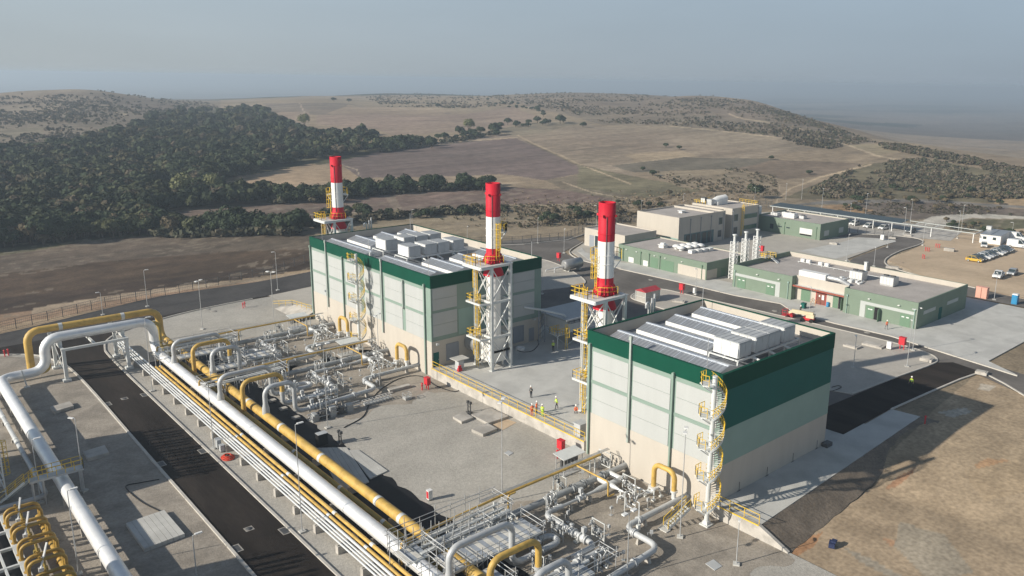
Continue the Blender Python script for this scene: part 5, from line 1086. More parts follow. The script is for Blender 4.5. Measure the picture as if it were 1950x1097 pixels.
# rooftop plant of this building
def ac_block(name, label, x, y, z, sx, sy, sz, m=M_ac, fans=2):
    t2 = thing(name, label, 'air unit', (x, y, z)); b = MB(); b.box(x-sx/2, x+sx/2, y-sy/2, y+sy/2, z+.2, z+sz); b.box(x-sx/2+.1, x+sx/2-.1, y-sy/2+.1, y+sy/2-.1, z, z+.2); b.build('casing', m, t2)
    b = MB(); n = int(sy/.7)
    for k in range(n): b.box(x-sx/2-.03, x-sx/2, y-sy/2+.08+k*sy/n, y-sy/2+sy/n-.05+k*sy/n, z+.35, z+sz-.12)
    b.build('grille', M_louv_w, t2)
    for k in range(fans):
        yy = y-sy/2+sy*(k+.5)/fans; b = MB(); b.lathe([(.55, z+sz), (.6, z+sz+.22), (.5, z+sz+.22), (.48, z+sz+.05), (.05, z+sz+.06)], x, yy, 14); b.build('fan', M_dsteel, t2)
    return t2
zr = DH-1.07
ac_block('rooftop_unit', 'large silver condenser on the entrance building roof, nearer its middle', 160.4, 81.3, zr, 2.4, 2.9, 1.9, M_steel); ac_block('rooftop_unit', 'large silver condenser on the entrance building roof, nearer the open door end', 160.8, 74.6, zr, 2.4, 2.9, 1.9, M_steel)
t2 = thing('air_handler', 'long white ribbed air handler above the cream entrance', 'air unit', (153, 87.8, zr)); b = MB(); b.box(152, 153.8, 84.2, 90.6, zr+.2, zr+1.6)
for k in range(12): b.box(151.93, 152.0, 84.3+k*.53, 84.65+k*.53, zr+.3, zr+1.5)
b.build('casing', M_ac, t2); b = MB(); b.tube([(152.9, 84.3, zr+1.0), (152.9, 81.6, zr+1.0), (153.6, 79.6, zr+.1)], .5, 8, bend=.5); b.build('duct', M_steel, t2)
for k, y in enumerate((98.4, 96.9, 93.8, 92.2)):
    b = MB(); b.box(166.2, 167.0, y-.5, y+.5, zr, zr+.75); b.box(166.1, 166.2, y-.35, y+.35, zr+.1, zr+.65); tag(b.build('split_unit', M_ac, None, (166.6, y, zr)), 'small white split unit along the back parapet of the entrance building', 'air unit', 'split units on the entrance building')
b = MB(); b.tube([(165.2, 74, zr+.2), (165.2, 99, zr+.2)], .08, 6)
for k in range(9): b.box(165.0, 165.4, 74.6+k*3, 74.8+k*3, zr, zr+.14)
tag(b.build('roof_pipe', M_steel, None, (165.2, 86, zr)), 'thin pipe line on blocks along the entrance building roof', 'pipe')
b = MB(); b.box(168.9, 169.5, 83.9, 84.5, zr, zr+2.0); b.box(168.8, 169.6, 83.8, 84.6, zr+2.0, zr+2.1); tag(b.build('roof_stack', M_lsteel, None, (169.2, 84.2, zr)), 'square vent stub at the back parapet of the entrance building', 'vent')
t2 = thing('roof_stile', 'yellow railed step-over on the far corner of the entrance building roof', 'step-over', (160, 104, zr)); b = MB(); b.rail([(158.3, 104.9, DH), (161.5, 104.9, DH), (161.5, 102.6, DH)], 1.0, .7, .08); b.rail([(158.3, 104.9, DH), (158.3, 103.0, DH), (160.3, 102.6, DH)], 1.0, .7, .08); b.build('handrail', M_yrail, t2); b = MB(); b.box(158.3, 161.5, 103.2, 104.9, DH+.06, DH+.12); b.beam((160.6, 103.2, DH), (160.6, 101.2, zr), .9, .1); b.build('steps', M_lsteel, t2)
for k in range(6):
    b = MB(); y = 79+k*.9; b.box(156.2+.8*(k % 2), 157.6, y-.25, y+.25, zr, zr+.3+.2*(k % 3)); b.tube([(157.5, y, zr+.25), (159.4, y+.4, zr+.25)], .12, 6); tag(b.build('pipe_stub', M_wpipe, None, (157, y, zr)), 'white piping stub beside the silver condensers', 'pipe', 'stubs beside the condensers')
# --- low green building with mushroom vents
C0, C1 = 111.7, 140.0
t = low_building('low_building', 'low sage green building with white mushroom vents, nearest the lattice masts', 147.3, 163.3, C0, C1, 4.2, M_sage, M_flat, .3, M_cream, .08)
face_panel(t, 'cream_panel', 'x', 112.0, 120.2, .15, 2.6, M_cream, 147.3); face_panel(t, 'cream_panel', 'y', 147.5, 151.3, .15, 2.4, M_cream, C0); 
for (a, c) in ((121.5, 125.6), (126.5, 129)): face_panel(t, 'door', 'x', a, c, .12, 2.7, M_sage_dk, 147.3)
for (a, c) in ((134.6, 136.4), (129.8, 131.4)): face_panel(t, 'white_hatch', 'x', a, c, .15, 1.5, M_louv_w, 147.3)
for y in (113.0, 125.9, 129.4, 132.2, 138.2): drain(t, 'x', 147.3, y, 3.5, M_sage_dk)
for y in (124.2, 119.0, 127.6, 133.6, 137.1): b = MB(); b.box(147.0, 147.3, y-.2, y+.2, 3.2, 3.32); b.build('wall_lamp', M_ac, t)
for (a, c) in ((153.0, 154.6), (157.2, 158.8)): face_panel(t, 'shutter', 'y', a, c, .15, 2.2, M_sage_dk, C0)
zc = 3.93; proto = None
for k, (x, y) in enumerate(((155.2, 127.4), (157.3, 127.0), (159.4, 126.7), (161.3, 126.5), (154.6, 125.4), (156.9, 125.0), (159.0, 124.7), (161.0, 124.4))):
    if proto is None:
        proto = thing('mushroom_vent', 'x', 'vent'); b = MB(); b.lathe([(.55, 0), (.55, .75)], 0, 0, 14); b.build('neck', M_lsteel, proto); b = MB(); b.lathe([(1.0, .55), (1.12, .75), (.8, 1.05), (.3, 1.2), (.01, 1.22)], 0, 0, 16); b.build('hood', M_ac, proto); o = proto
    else: o = copy_tree(proto)
    o.location = (x, y, zc); o['label'] = 'white round mushroom vent in the cluster on the low green roof'; o['group'] = 'mushroom vents'
for k, (x, y) in enumerate(((154.4, 121.9), (156.4, 121.5), (158.4, 121.2), (160.2, 120.9))):
    b = MB(); b.box(x-.7, x+.7, y-.6, y+.6, zc, zc+.75); b.box(x-.75, x+.75, y-.65, y+.65, zc+.75, zc+.82); tag(b.build('rooftop_unit', M_ac, None, (x, y, zc)), 'squat white box unit beside the mushroom vents', 'air unit', 'box units on the low green roof')
b = MB(); b.box(153.2, 154.8, 130.0, 131.6, zc, zc+.5); b.box(153.0, 155.0, 129.8, 131.8, zc+.65, zc+.8); b.box(153.5, 154.5, 130.3, 131.3, zc+.5, zc+1.25); tag(b.build('roof_cowl', M_ac, None, (154, 130.8, zc)), 'single square white vent cap apart from the mushroom cluster', 'vent')
# --- cream garage block
t = low_building('garage_building', 'small cream building with tall dark gateway by the road curve', 153.6, 166.2, 143.8, 159.2, 5.0, M_cream, M_flat, .3, None, .08)
face_panel(t, 'gateway', 'x', 151.0, 155.0, .1, 3.4, M_glass, 153.6, .03, frame=M_lsteel); face_panel(t, 'shutter', 'x', 155.4, 157.2, .1, 3.3, M_bluegrey, 153.6, .03)
face_panel(t, 'ribbon_window', 'y', 156.0, 163.5, 2.2, 3.3, M_bluegrey, 143.8, .03)
# --- two-storey administration blocks
t = low_building('workshop_building', 'tall cream windowless-fronted block with dark glazed gate on its shady side', 170.6, 191.6, 139.6, 155.2, 8.6, M_cream, M_flat, .4, M_cream, .08)
face_panel(t, 'green_plinth', 'x', 139.7, 145.5, .1, 2.8, M_green_pale, 170.6); g = face_panel(t, 'glazed_gate', 'y', 173.0, 186.4, .1, 3.7, mat('teal_glazing', (.05, .12, .135), .25, var=.2, scale=.6), 139.6)
for k in range(5): face_panel(g, 'pane', 'y', 174.0+k*2.4, 175.7+k*2.4, .3, 3.4, M_glass, 139.54, .03)
for (x, z) in ((188.6, 4.9), (188.4, 1.2)): face_panel(t, 'window', 'y', x, x+1.6, z, z+1.9, M_glass, 139.6, .02, M_bluegrey)
for x in (175.6, 180.2, 184.9, 190.8): drain(t, 'y', 139.6, x, 7.9, M_bluegrey)
b = MB(); b.box(186.5, 186.8, 140, 155, 8.2, 8.75); b.build('roof_upstand', M_cream, t)
tag(MB().box(179.5, 180.9, 146, 147.2, 8.2, 8.6).box(179.2, 181.2, 145.8, 147.4, 8.75, 8.9).box(180, 180.4, 146.4, 146.8, 8.6, 8.8).build('roof_cowl', M_ac, None, (180, 146.5, 8.2)), 'lone white vent cap on the tall cream block', 'vent')
t = low_building('office_building', 'cream two storey office block with green ribbon windows and yellow ladder', 195.1, 208.9, 139.8, 154.8, 8.8, M_cream, M_flat, .25, None, .08)
b = MB(); b.box(191.6, 195.1, 143.0, 154, .05, 8.3); b.build('link', M_cream, t)
for z in (5.2, 1.8): face_panel(t, 'ribbon_window', 'y', 201.2, 207.9, z, z+1.3, mat('green_glass', (.05, .11, .09), .2, var=.2), 139.8, .02, M_bluegrey)
for z in (5.0, 1.2): face_panel(t, 'window', 'y', 196.2, 198.0, z, z+1.9, M_glass, 139.8, .02, M_bluegrey)
b = MB(); ladder(b, 199.9, 139.6, .1, 9.6, 270); b.build('caged_ladder', M_yrail, t)
for x in (195.5, 208.4): drain(t, 'y', 139.8, x, 8.2, M_bluegrey)
b = MB(); b.rail([(195.4, 150, 8.85), (195.4, 154.5, 8.85), (203, 154.5, 8.85)], 1.0, 1.2, .07); b.build('roof_rail', M_yrail, t); b = MB(); b.rail([(201, 140.1, 8.85), (208.6, 140.1, 8.85), (208.6, 147, 8.85)], 1.0, 1.2, .07); b.build('roof_rail', M_yrail, t)
t2 = thing('air_handler', 'big white air handler with duct hood on the office roof', 'air unit', (200, 149, 8.6)); b = MB(); b.tube([(197.0, 149.2, 9.4), (200, 148.9, 10.0), (203.2, 148.6, 10.2)], 1.15, 12, radii=[.7, 1.2, 1.25]); b.box(198.4, 203.2, 147.6, 150.4, 8.6, 9.6); b.build('hood', M_ac, t2); b = MB(); b.box(196.2, 197.6, 148.4, 150.2, 8.6, 10.4); b.build('intake', M_steel, t2)
ac_block('rooftop_unit', 'dark cubic unit beside the office roof air handler', 198.4, 152.8, 8.6, 1.4, 1.6, 1.7, M_dsteel, 1)
t = low_building('annex_building', 'small white annex squeezed behind the office block and the green pump house', 210.0, 219.5, 146.0, 155.5, 6.6, M_ac, M_flat, .2, None, .08)
for x in (211.2, 214.2, 216.8): face_panel(t, 'window', 'y', x, x+1.2, 4.6, 6.0, M_glass, 146.0, .02, M_bluegrey)
t = low_building('pump_house', 'low green building beyond the concrete lane with white roof units', 213.2, 229.6, 121.2, 143.4, 4.8, M_sage, M_flat, .35, M_cream, .08)
face_panel(t, 'white_shutter', 'x', 123.8, 128.0, 1.2, 2.9, M_louv_w, 213.2); face_panel(t, 'vent_grille', 'x', 124.0, 127.8, .75, 1.2, M_black, 213.2)
for (a, c, z0, z1) in ((137.2, 138.4, 1.2, 2.7), (134.2, 135.4, 2.1, 2.45), (131.4, 132.6, 2.1, 2.45)): face_panel(t, 'window', 'x', a, c, z0, z1, M_glass, 213.2, .03)
for (a, c) in ((215.5, 218.2), (224.0, 226.6)): face_panel(t, 'shutter', 'y', a, c, 1.0, 2.6, M_tan_band, 121.2)
for y in (122.4, 133.2): drain(t, 'x', 213.2, y, 3.8, M_sage_dk)
ac_block('rooftop_unit', 'white double fan unit on the green pump house roof', 218.4, 135.0, 4.45, 2.0, 4.4, 1.6); ac_block('rooftop_unit', 'lower white unit at the office end of the pump house roof', 218.6, 140.2, 4.45, 1.8, 2.4, 1.0, M_ac, 1); ac_block('rooftop_unit', 'silver low unit at the shutter side of the pump house roof', 219.8, 131.2, 4.45, 1.8, 1.6, 1.0, M_steel, 1)
# --- carport
t = thing('carport', 'long flat carport with dark roof and white posts behind the pump house', 'carport', (246, 124, 0)); rz = .07
b = MB(); b.add([(243.2, 158.5, 3.0), (245.0, 112, 3.0), (251.6, 112.4, 3.35), (250.2, 158.8, 3.35), (243.2, 158.5, 3.12), (245.0, 112, 3.12), (251.6, 112.4, 3.47), (250.2, 158.8, 3.47)], [(0, 1, 2, 3), (7, 6, 5, 4), (0, 4, 5, 1), (1, 5, 6, 2), (2, 6, 7, 3), (3, 7, 4, 0)]); b.build('roof', mat('carport_roof_sheet', (.055, .075, .085), .6, .1, var=.1), t)
b = MB(); b.beam((243.1, 158.5, 2.95), (245.9, 90, 2.95), .16, .24); b.build('fascia', M_tan_band, t); b = MB(); b.beam((251.6, 112.4, 3.1), (252.4, 90.4, 2.95), .14, .2); b.beam((245.9, 90, 2.95), (252.4, 90.4, 2.95), .14, .2); b.build('open_frame', M_tan_band, t)
for k in range(12):
    if k == 10: continue
    u = k/11; x = 243.6+2.5*u; y = 157.5-67*u; b = MB(); b.beam((x, y, .05), (x, y, 2.75), .2); b.beam((x, y, 2.5), (x+5.5, y, 3.1), .12, .16); b.build('post', M_ac, t)
# --- site cabin, portable toilets
def cabin(name, label, x, y, sx, sy, h, rz, m, mr, cat):
    t = thing(name, label, cat, (x, y, 0.05)); t.rotation_euler = (0, 0, rz); return t
t = cabin('site_cabin', 'white site cabin with two small windows beside the parked cars', 254.9, 87.7, 12, 5.6, 2.6, rad(8), None, None, 'cabin')
def kid(t, name, b, m): o = b.build(name, m); o.parent = t; return o
b = MB(); b.box(-6, 6, -2.8, 2.8, 0, 2.5); kid(t, 'wall', b, M_ac); b = MB(); b.box(-6.1, 6.1, -2.9, 2.9, 2.5, 2.62)
for k in range(2): b.box(-6.05, 6.05, -.12+k*.2, -.05+k*.2, 2.62, 2.68)
kid(t, 'roof', b, M_roof)
for y in (-1.6, 1.0): b = MB(); b.box(-6.04, -5.99, y, y+.9, 1.2, 2.0); kid(t, 'window', b, M_glass)
b = MB(); b.box(3.8, 5.2, 2.0, 3.4, 2.62, 3.6); kid(t, 'roof_unit', b, M_steel)
def toilet(label, x, y, m):
    t = thing('portable_toilet', label, 'portable toilet', (x, y, .05)); b = MB(); b.box(x-.55, x+.55, y-.55, y+.55, .1, 2.1); b.build('body', m, t); b = MB(); b.box(x-.6, x+.6, y-.6, y+.6, 2.1, 2.2); b.box(x-.5, x+.5, y-.5, y+.5, 2.2, 2.3); b.build('roof', M_ac if m is M_blue else m, t); b = MB(); b.box(x-.6, x-.55, y-.4, y+.4, .15, 2.0); b.build('door', m, t)
M_blue = mat('blue_plastic', (.025, .22, .42), .4, var=.05); M_pink = mat('salmon_plastic', (.62, .33, .25), .5, var=.05)
toilet('blue portable toilet with white roof on the dirt by the back road', 182.4, 57.0, M_blue)
for k, (y, w) in enumerate(((64.2, 'left one'), (63.0, 'right one'))): 
    t = thing('storage_locker', 'salmon pink upright locker, %s of the pair by the back road' % w, 'locker', (182.0, y, .05)); b = MB(); b.box(181.5, 182.6, y-.56, y+.56, .1, 2.5); b.box(181.44, 182.66, y-.59, y+.59, 2.5, 2.58); b.build('body', M_pink, t); b = MB(); b.box(181.45, 181.5, y-.5, y+.5, .2, 2.4); b.build('door', M_pink, t)
# --- lattice vent masts, filter house, shelter, tank
lm = None
for k, (x, y) in enumerate(((153.6, 108.9), (158.8, 109.4), (163.8, 109.6))):
    t = thing('lattice_mast', ('white lattice mast with vent pipe, first from the road', 'white lattice mast with vent pipe, middle of the three', 'white lattice mast with vent pipe, farthest from the road')[k], 'mast', (x, y, .05)); H = 9.0; w = .62
    for sx in (-w, w):
        for sy in (-w, w): b = MB(); b.beam((x+sx, y+sy, .05), (x+sx, y+sy, H), .13); b.build('leg', M_ac, t)
    b = MB(); n = 9
    for j in range(n):
        z0, z1 = .2+j*(H-.3)/n, .2+(j+1)*(H-.3)/n
        for sy in (-w, w): b.beam((x-w, y+sy, z0), (x+w, y+sy, z1), .08); b.beam((x-w, y+sy, z1), (x+w, y+sy, z1), .08)
        for sx in (-w, w): b.beam((x+sx, y-w, z1), (x+sx, y+w, z0), .08); b.beam((x+sx, y-w, z1), (x+sx, y+w, z1), .08)
    b.build('lattice', M_ac, t); b = MB(); b.tube([(x, y, .05), (x, y, H+1.2)], .3, 10); b.lathe([(.3, H+1.2), (.55, H+1.5), (.55, H+1.65), (.3, H+1.7)], x, y, 12); b.build('vent_pipe', M_lsteel, t)
t = thing('filter_house', 'raised grey filter house on legs with yellow ladder between the halls', 'filter house', (96, 101, 0)); fx0, fx1, fy0, fy1 = 90.0, 100.5, 97.2, 104.6
b = MB(); b.box(fx0, fx1, fy0, fy1, 2.5, 4.7); b.build('casing', M_ac_side, t); b = MB(); b.box(fx0-.3, fx1+.3, fy0-.3, fy1+.3, 4.7, 4.95)
b.build('roof', M_roof, t); b = MB()
for k in range(9): b.box(fx0+.3+k*1.15, fx0+1.2+k*1.15, fy0-.5, fy0, 4.2, 4.6)
b.build('hood_row', M_roof_dk, t)
b = MB()
for x in (fx0+.3, (fx0+fx1)/2, fx1-.3):
    for y in (fy0+.3, fy1-.3): b.beam((x, y, 0), (x, y, 2.5), .22)
    b.beam((x, fy0+.3, .2), (x, fy1-.3, 2.4), .1)
for x in (fx0+.3, (fx0+fx1)/2): b.beam((x, fy0+.3, .2), (x+5, fy0+.3, 2.4), .1)
b.build('legs', M_lsteel, t).name = 'leg_frame'
b = MB(); b.rail([(fx0, fy0-.1, 2.5), (fx0-2.2, fy0-.1, 2.5), (fx0-2.2, fy0+2, 2.5), (fx0, fy0+2, 2.5)], 1.1, .6, .06); ladder(b, fx0-.6, fy0-.6, 0, 4.4, 270); b.build('ladder', M_yrail, t); b = MB(); b.box(fx0-2.2, fx0, fy0-.1, fy0+2, 2.42, 2.5); b.beam((fx0-2, fy0+.1, 0), (fx0-2, fy0+.1, 2.4), .12); b.build('landing', M_lsteel, t)
t = thing('pipe_gantry', 'blue grey lattice gantry carrying a pipe from the long hall to the filter house', 'gantry', (88.6, 100.5, 0)); b = MB()
for x, y in ((87.6, 101.8), (89.0, 101.8)): b.beam((x, y, 0), (x, y, 5.9), .14)
for k in range(5): b.beam((87.6, 101.8, .2+k*1.15), (89.0, 101.8, 1.3+k*1.15), .09)
b.build('tower', M_bluegrey, t); b = MB(); b.tube([(85.6, 103.4, 6.6), (88.3, 101.8, 6.0), (91.0, 99.0, 5.2), (91.0, 98.5, 4.9)], .2, 8); b.build('pipe', M_lsteel, t)
t = thing('bus_shelter', 'small glazed shelter with a red roof on the gravel island', 'shelter', (123.8, 109, .1)); x0, x1, y0, y1 = 121.6, 126.0, 107.4, 110.2
b = MB(); b.add([(x0-.2, y0-.2, 2.35), (x1+.2, y0-.2, 2.35), (x1+.2, y1+.2, 2.35), (x0-.2, y1+.2, 2.35), (x0-.2, (y0+y1)/2, 2.95), (x1+.2, (y0+y1)/2, 2.95)], [(0, 1, 5, 4), (2, 3, 4, 5), (1, 2, 5), (3, 0, 4), (3, 2, 1, 0)]); b.build('roof', mat('red_roof_sheet', (.42, .05, .06), .6, var=.1, scale=1), t)
b = MB()
for x in (x0, (x0+x1)/2, x1):
    for y in (y0, y1): b.beam((x, y, .1), (x, y, 2.4), .1)
for z in (.15, 1.2, 2.3): b.beam((x0, y0, z), (x1, y0, z), .07); b.beam((x0, y1, z), (x1, y1, z), .07); b.beam((x0, y0, z), (x0, y1, z), .07); b.beam((x1, y0, z), (x1, y1, z), .07)
b.build('frame', M_lsteel, t); b = MB(); b.box(x0+.05, x1-.05, y0+.04, y1-.04, .12, 2.3); b.build('glazed_wall', mat('milky_glass', (.42, .40, .36), .3, var=.15, scale=.8), t)
t = thing('steel_tank', 'grey cylindrical tank on saddles beside the asphalt curve', 'tank', (133, 138, .1)); b = MB(); b.tube([(127.2, 138.8, 1.7), (127.5, 138.8, 1.7), (132.6, 138.8, 1.7), (132.9, 138.8, 1.7)], 1.25, 20, radii=[.8, 1.25, 1.25, .8]); b.build('shell', M_duct, t); b = MB(); b.box(128, 128.5, 137.9, 139.7, .1, .9); b.box(131.6, 132.1, 137.9, 139.7, .1, .9); b.build('saddles', M_conc, t).name = 'saddle_pair'; b = MB(); b.tube([(127.2, 138.8, 1.4), (124.8, 139.4, 1.2), (124.8, 139.4, .1)], .15, 8, bend=.4); b.tube([(126.6, 138.9, 1.3), (126.6, 140.4, 1.0), (123.6, 141.2, .6), (123.6, 141.2, .1)], .12, 8, bend=.4); b.build('pipe', M_pipe, t)
tag(MB().box(73.6, 75.2, 106.0-3.6, 106.9-3.6, 2.2, 2.3).build('x', M_conc), 'x').name = 'tmp'; bpy.data.objects.remove(bpy.data.objects['tmp'])
t = thing('gauge_shelter', 'little kiosk with flat concrete coloured roof at the foot of the middle chimney', 'kiosk', (69.6, 100.2, 0)); b = MB(); b.box(68.5, 70.9, 99.2, 101.2, 1.75, 1.87); b.build('roof', M_conc, t); b = MB(); b.box(69.2, 70.2, 99.7, 100.7, 0, 1.75); b.build('cabinet', M_ac_side, t); b = MB(); b.tube([(69.0, 99.4, .5), (69.0, 99.4, .9)], .14, 8); b.tube([(69.3, 99.4, .5), (69.3, 99.4, .9)], .14, 8); b.box(68.8, 69.5, 99.2, 99.6, 0, .5); b.build('extinguisher', M_redbox, t)
b = MB(); b.box(66.9, 68.3, 69.4, 70.6, 0, 1.7); b.box(66.8, 68.4, 69.3, 70.7, 1.7, 1.78); tag(b.build('cabinet', M_ac_side, None, (67.6, 70, 0)), 'grey cabinet where the retaining wall meets the square hall', 'cabinet')
# ================================================================== VEGETATION
def ground_at(px, py):
    """where the view ray through photo pixels meets the land (vectorised)"""
    px = np.asarray(px, float); py = np.asarray(py, float)
    d = _f[None]*F_PX + _r[None]*(px-CX)[:, None] - _u[None]*(py-CY)[:, None]
    h = np.hypot(d[:, 0], d[:, 1]); d = d/h[:, None]
    out = np.full((len(px), 3), np.nan); last = np.full(len(px), 150.0); done = np.zeros(len(px), bool)
    for s in np.exp(np.arange(math.log(150), math.log(2200), 0.008)):
        x, y, z = d[:, 0]*s, d[:, 1]*s, CAMH+d[:, 2]*s; g = hgt(x, y); hit = (z <= g) & ~done
        out[hit] = np.stack([x, y, g], -1)[hit]; done |= hit
    return out[done], done
def seeds(poly, n, rng=RNG):
    P = np.array(poly); lo, hi = P.min(0), P.max(0); q = np.empty((0, 2))
    while len(q) < n:
        c = rng.uniform(lo, hi, (n*2, 2)); q = np.vstack([q, c[inpoly(c[:, 0], c[:, 1], poly)]])
    return q[:n]
def leaf_cloud(n, rx, rz, size, rng, zc=None, lobes=5, core=True):
    """quads of foliage through a lumpy crown; returns verts (n*4,3), crown base at z=0"""
    zc = rz if zc is None else zc
    L_ = rng.normal(size=(lobes, 3)); L_ /= np.linalg.norm(L_, axis=1)[:, None]; L_[:, 2] = np.abs(L_[:, 2])*.8-.25
    cen = L_*np.array([rx*.5, rx*.5, rz*.45]); rad_ = rng.uniform(.45, .68, lobes)
    k = rng.integers(0, lobes, n); dirn = rng.normal(size=(n, 3)); dirn[:, 2] = np.abs(dirn[:, 2])*1.1-.35; dirn /= np.linalg.norm(dirn, axis=1)[:, None]
    r = rng.uniform(.78, 1.04, n)
    c = cen[k]+dirn*r[:, None]*rad_[k][:, None]*np.array([rx, rx, rz]); c[:, 2] = np.maximum(c[:, 2]+zc, .15)
    nrm = dirn+rng.normal(size=(n, 3))*.34; nrm /= np.linalg.norm(nrm, axis=1)[:, None]
    a = np.cross(nrm, rng.normal(size=(n, 3))); a /= np.linalg.norm(a, axis=1)[:, None]; b = np.cross(nrm, a)
    s = size*rng.uniform(.6, 1.3, n)[:, None]
    return np.stack([c-a*s-b*s*.7, c+a*s-b*s*.7, c+a*s*.8+b*s*.7, c-a*s*.8+b*s*.7], 1).reshape(-1, 3)
def mesh_np(name, V, m, col=None):
    n = len(V)//4; me = bpy.data.meshes.new(name); me.vertices.add(len(V)); me.vertices.foreach_set('co', V.astype(np.float32).ravel())
    me.loops.add(n*4); me.polygons.add(n); me.loops.foreach_set('vertex_index', np.arange(n*4, dtype=np.int32))
    me.polygons.foreach_set('loop_start', np.arange(0, n*4, 4, dtype=np.int32)); me.polygons.foreach_set('loop_total', np.full(n, 4, dtype=np.int32)); me.update(calc_edges=True)
    if col is not None:
        ca = me.color_attributes.new('leaf', 'FLOAT_COLOR', 'POINT'); ca.data.foreach_set('color', np.concatenate([col, np.ones((len(V), 1))], 1).astype(np.float32).ravel())
    me.materials.append(m); return me
M_bark = mat('bark', (.11, .085, .06), .95, var=.2, scale=2)
LEAF = [mat('leaf_dark_green', (.036, .050, .024), .8, var=.35, scale=.5, var2=.2), mat('leaf_olive', (.075, .080, .036), .8, var=.35, scale=.5, var2=.2), mat('leaf_brownish', (.115, .092, .055), .85, var=.3, scale=.5, var2=.2), mat('leaf_pale', (.165, .170, .080), .8, var=.25, scale=.5, var2=.15)]
def tree_proto(k, h, rx, m, n=420):
    rng = np.random.default_rng(50+k); t = thing('tree', 'x', 'tree')
    me = mesh_np('crown', leaf_cloud(int(n*1.5), rx, h*.46, .34, rng, zc=h*.54, lobes=6)+np.array([0, 0, 0]), m); o = bpy.data.objects.new('crown', me); COL.objects.link(o); o.parent = t
    b = MB(); b.tube([(0, 0, -.3), (.05, 0, h*.25), (.0, .1, h*.62)], .2, 7, radii=[.26, .19, .07])
    for a in range(4): c, s = math.cos(a*1.6), math.sin(a*1.6); b.tube([(0, 0, h*.25), (c*rx*.4, s*rx*.4, h*.5), (c*rx*.62, s*rx*.62, h*.66)], .1, 5, radii=[.13, .08, .03])
    tr = b.build('trunk', M_bark); tr.parent = t
    return t
PROT = [tree_proto(0, 6.4, 3.0, LEAF[0]), tree_proto(1, 7.2, 3.3, LEAF[0]), tree_proto(2, 5.6, 2.8, LEAF[1]), tree_proto(3, 6.0, 3.0, LEAF[2]), tree_proto(4, 12.5, 4.6, LEAF[3], 700), tree_proto(5, 4.0, 2.5, LEAF[0], 300), tree_proto(6, 3.0, 2.2, LEAF[2], 240)]
USED = set()
def put_tree(k, p, s, label, group):
    pr = PROT[k]
    if k not in USED: USED.add(k); o = pr; o.rotation_euler = (0, 0, random.uniform(0, 6.28))
    else: o = copy_tree(pr, rz=random.uniform(0, 6.28))
    o.location = (float(p[0]), float(p[1]), float(p[2])-.1); o.scale = (s*random.uniform(.9, 1.1), s*random.uniform(.9, 1.1), s*random.uniform(.85, 1.15)); o['label'] = label; o['group'] = group; o['category'] = 'tree' if k < 5 else 'bush'
    o.name = 'tree' if k < 5 else 'bush'
FOREST = [(-60, 486), (40, 472), (150, 459), (285, 449), (289, 404), (400, 397), (480, 391), (512, 386), (508, 377), (440, 376), (400, 372), (424, 348), (560, 313), (735, 288), (732, 268), (700, 256), (610, 262), (530, 232), (520, 214), (440, 208), (400, 214), (300, 224), (250, 246), (150, 282), (-60, 305)]
FRONT = [(280, 450), (420, 449), (575, 446), (572, 437), (420, 439), (280, 440)]
CLEAR = [(286, 350), (338, 350), (338, 372), (286, 372)]
q = np.vstack([seeds(FRONT, 60), seeds(FOREST, 2900)]); q = q[~inpoly(q[:, 0], q[:, 1], CLEAR)]; P, ok = ground_at(q[:, 0], q[:, 1]); dist = np.hypot(P[:, 0], P[:, 1]); order = np.argsort(dist)
near = order[:150]; far = order[150:]
for i in near: put_tree(random.choice((0, 0, 1, 1, 2, 2, 3)), P[i], random.uniform(.65, 1.3), 'bushy oak at the near edge of the woodland beyond the ploughed field', 'oaks at the woodland edge')
rng = np.random.default_rng(5); VV = []; CC = []
pal = np.array([(.038, .052, .027), (.046, .058, .029), (.062, .070, .034), (.085, .078, .042), (.115, .092, .06)])
for i in far:
    d = dist[i]; s = rng.uniform(.6, 1.35); n = 210 if d < 450 else 150; h = rng.uniform(4.8, 7.2)*s
    v = leaf_cloud(n, 3.3*s, h*.5, .42+.0006*d, rng, zc=h*.5, lobes=4)+P[i]; VV.append(v); c = pal[rng.choice(5, p=[.3, .28, .2, .14, .08])]*rng.uniform(.55, 1.15)
    CC.append(np.repeat(c[None]*rng.uniform(.88, 1.12, (n, 1)), 4, 0))
M_leafv = mat('woodland_leaves', (.05, .06, .03), .85, var=0, attr='leaf')
me = mesh_np('woodland', np.vstack(VV), M_leafv, np.vstack(CC)); o = bpy.data.objects.new('woodland', me); COL.objects.link(o); tag(o, 'dense dark oak woodland covering the slope at the left', 'woodland', kind='stuff')
# hedgerows: every tree its own object
def hedge(line, n, ks, smin, smax, label, group, jit=4):
    s = np.r_[0, np.cumsum([math.dist(a, b) for a, b in zip(line, line[1:])])]; t = np.sort(RNG.uniform(0, s[-1], n)); xs = np.interp(t, s, [p[0] for p in line])+RNG.normal(0, jit*.5, n); ys = np.interp(t, s, [p[1] for p in line])+RNG.normal(0, jit, n)
    G, _ = ground_at(xs, ys)
    for p in G: put_tree(random.choice(ks), p, random.uniform(smin, smax), label, group)
hedge([(520, 386), (560, 384), (620, 379), (690, 372), (760, 366), (830, 361), (940, 358)], 84, (0, 1, 0, 1, 2), .65, 1.05, 'dark oak in the hedgerow between the brown fields behind the chimneys', 'hedgerow oaks behind the chimneys', 3.5)
hedge([(735, 288), (800, 278), (860, 268), (900, 262), (945, 255)], 44, (0, 1, 5), .7, 1.2, 'dark tree in the far hedgerow leading to the pale poplar', 'far hedgerow trees', 3)
hedge([(945, 246), (990, 240), (1040, 236), (1080, 234)], 16, (5, 0, 5), .8, 1.2, 'small dark tree along the upper field edge on the far hill', 'trees of the upper field edge', 2.5)
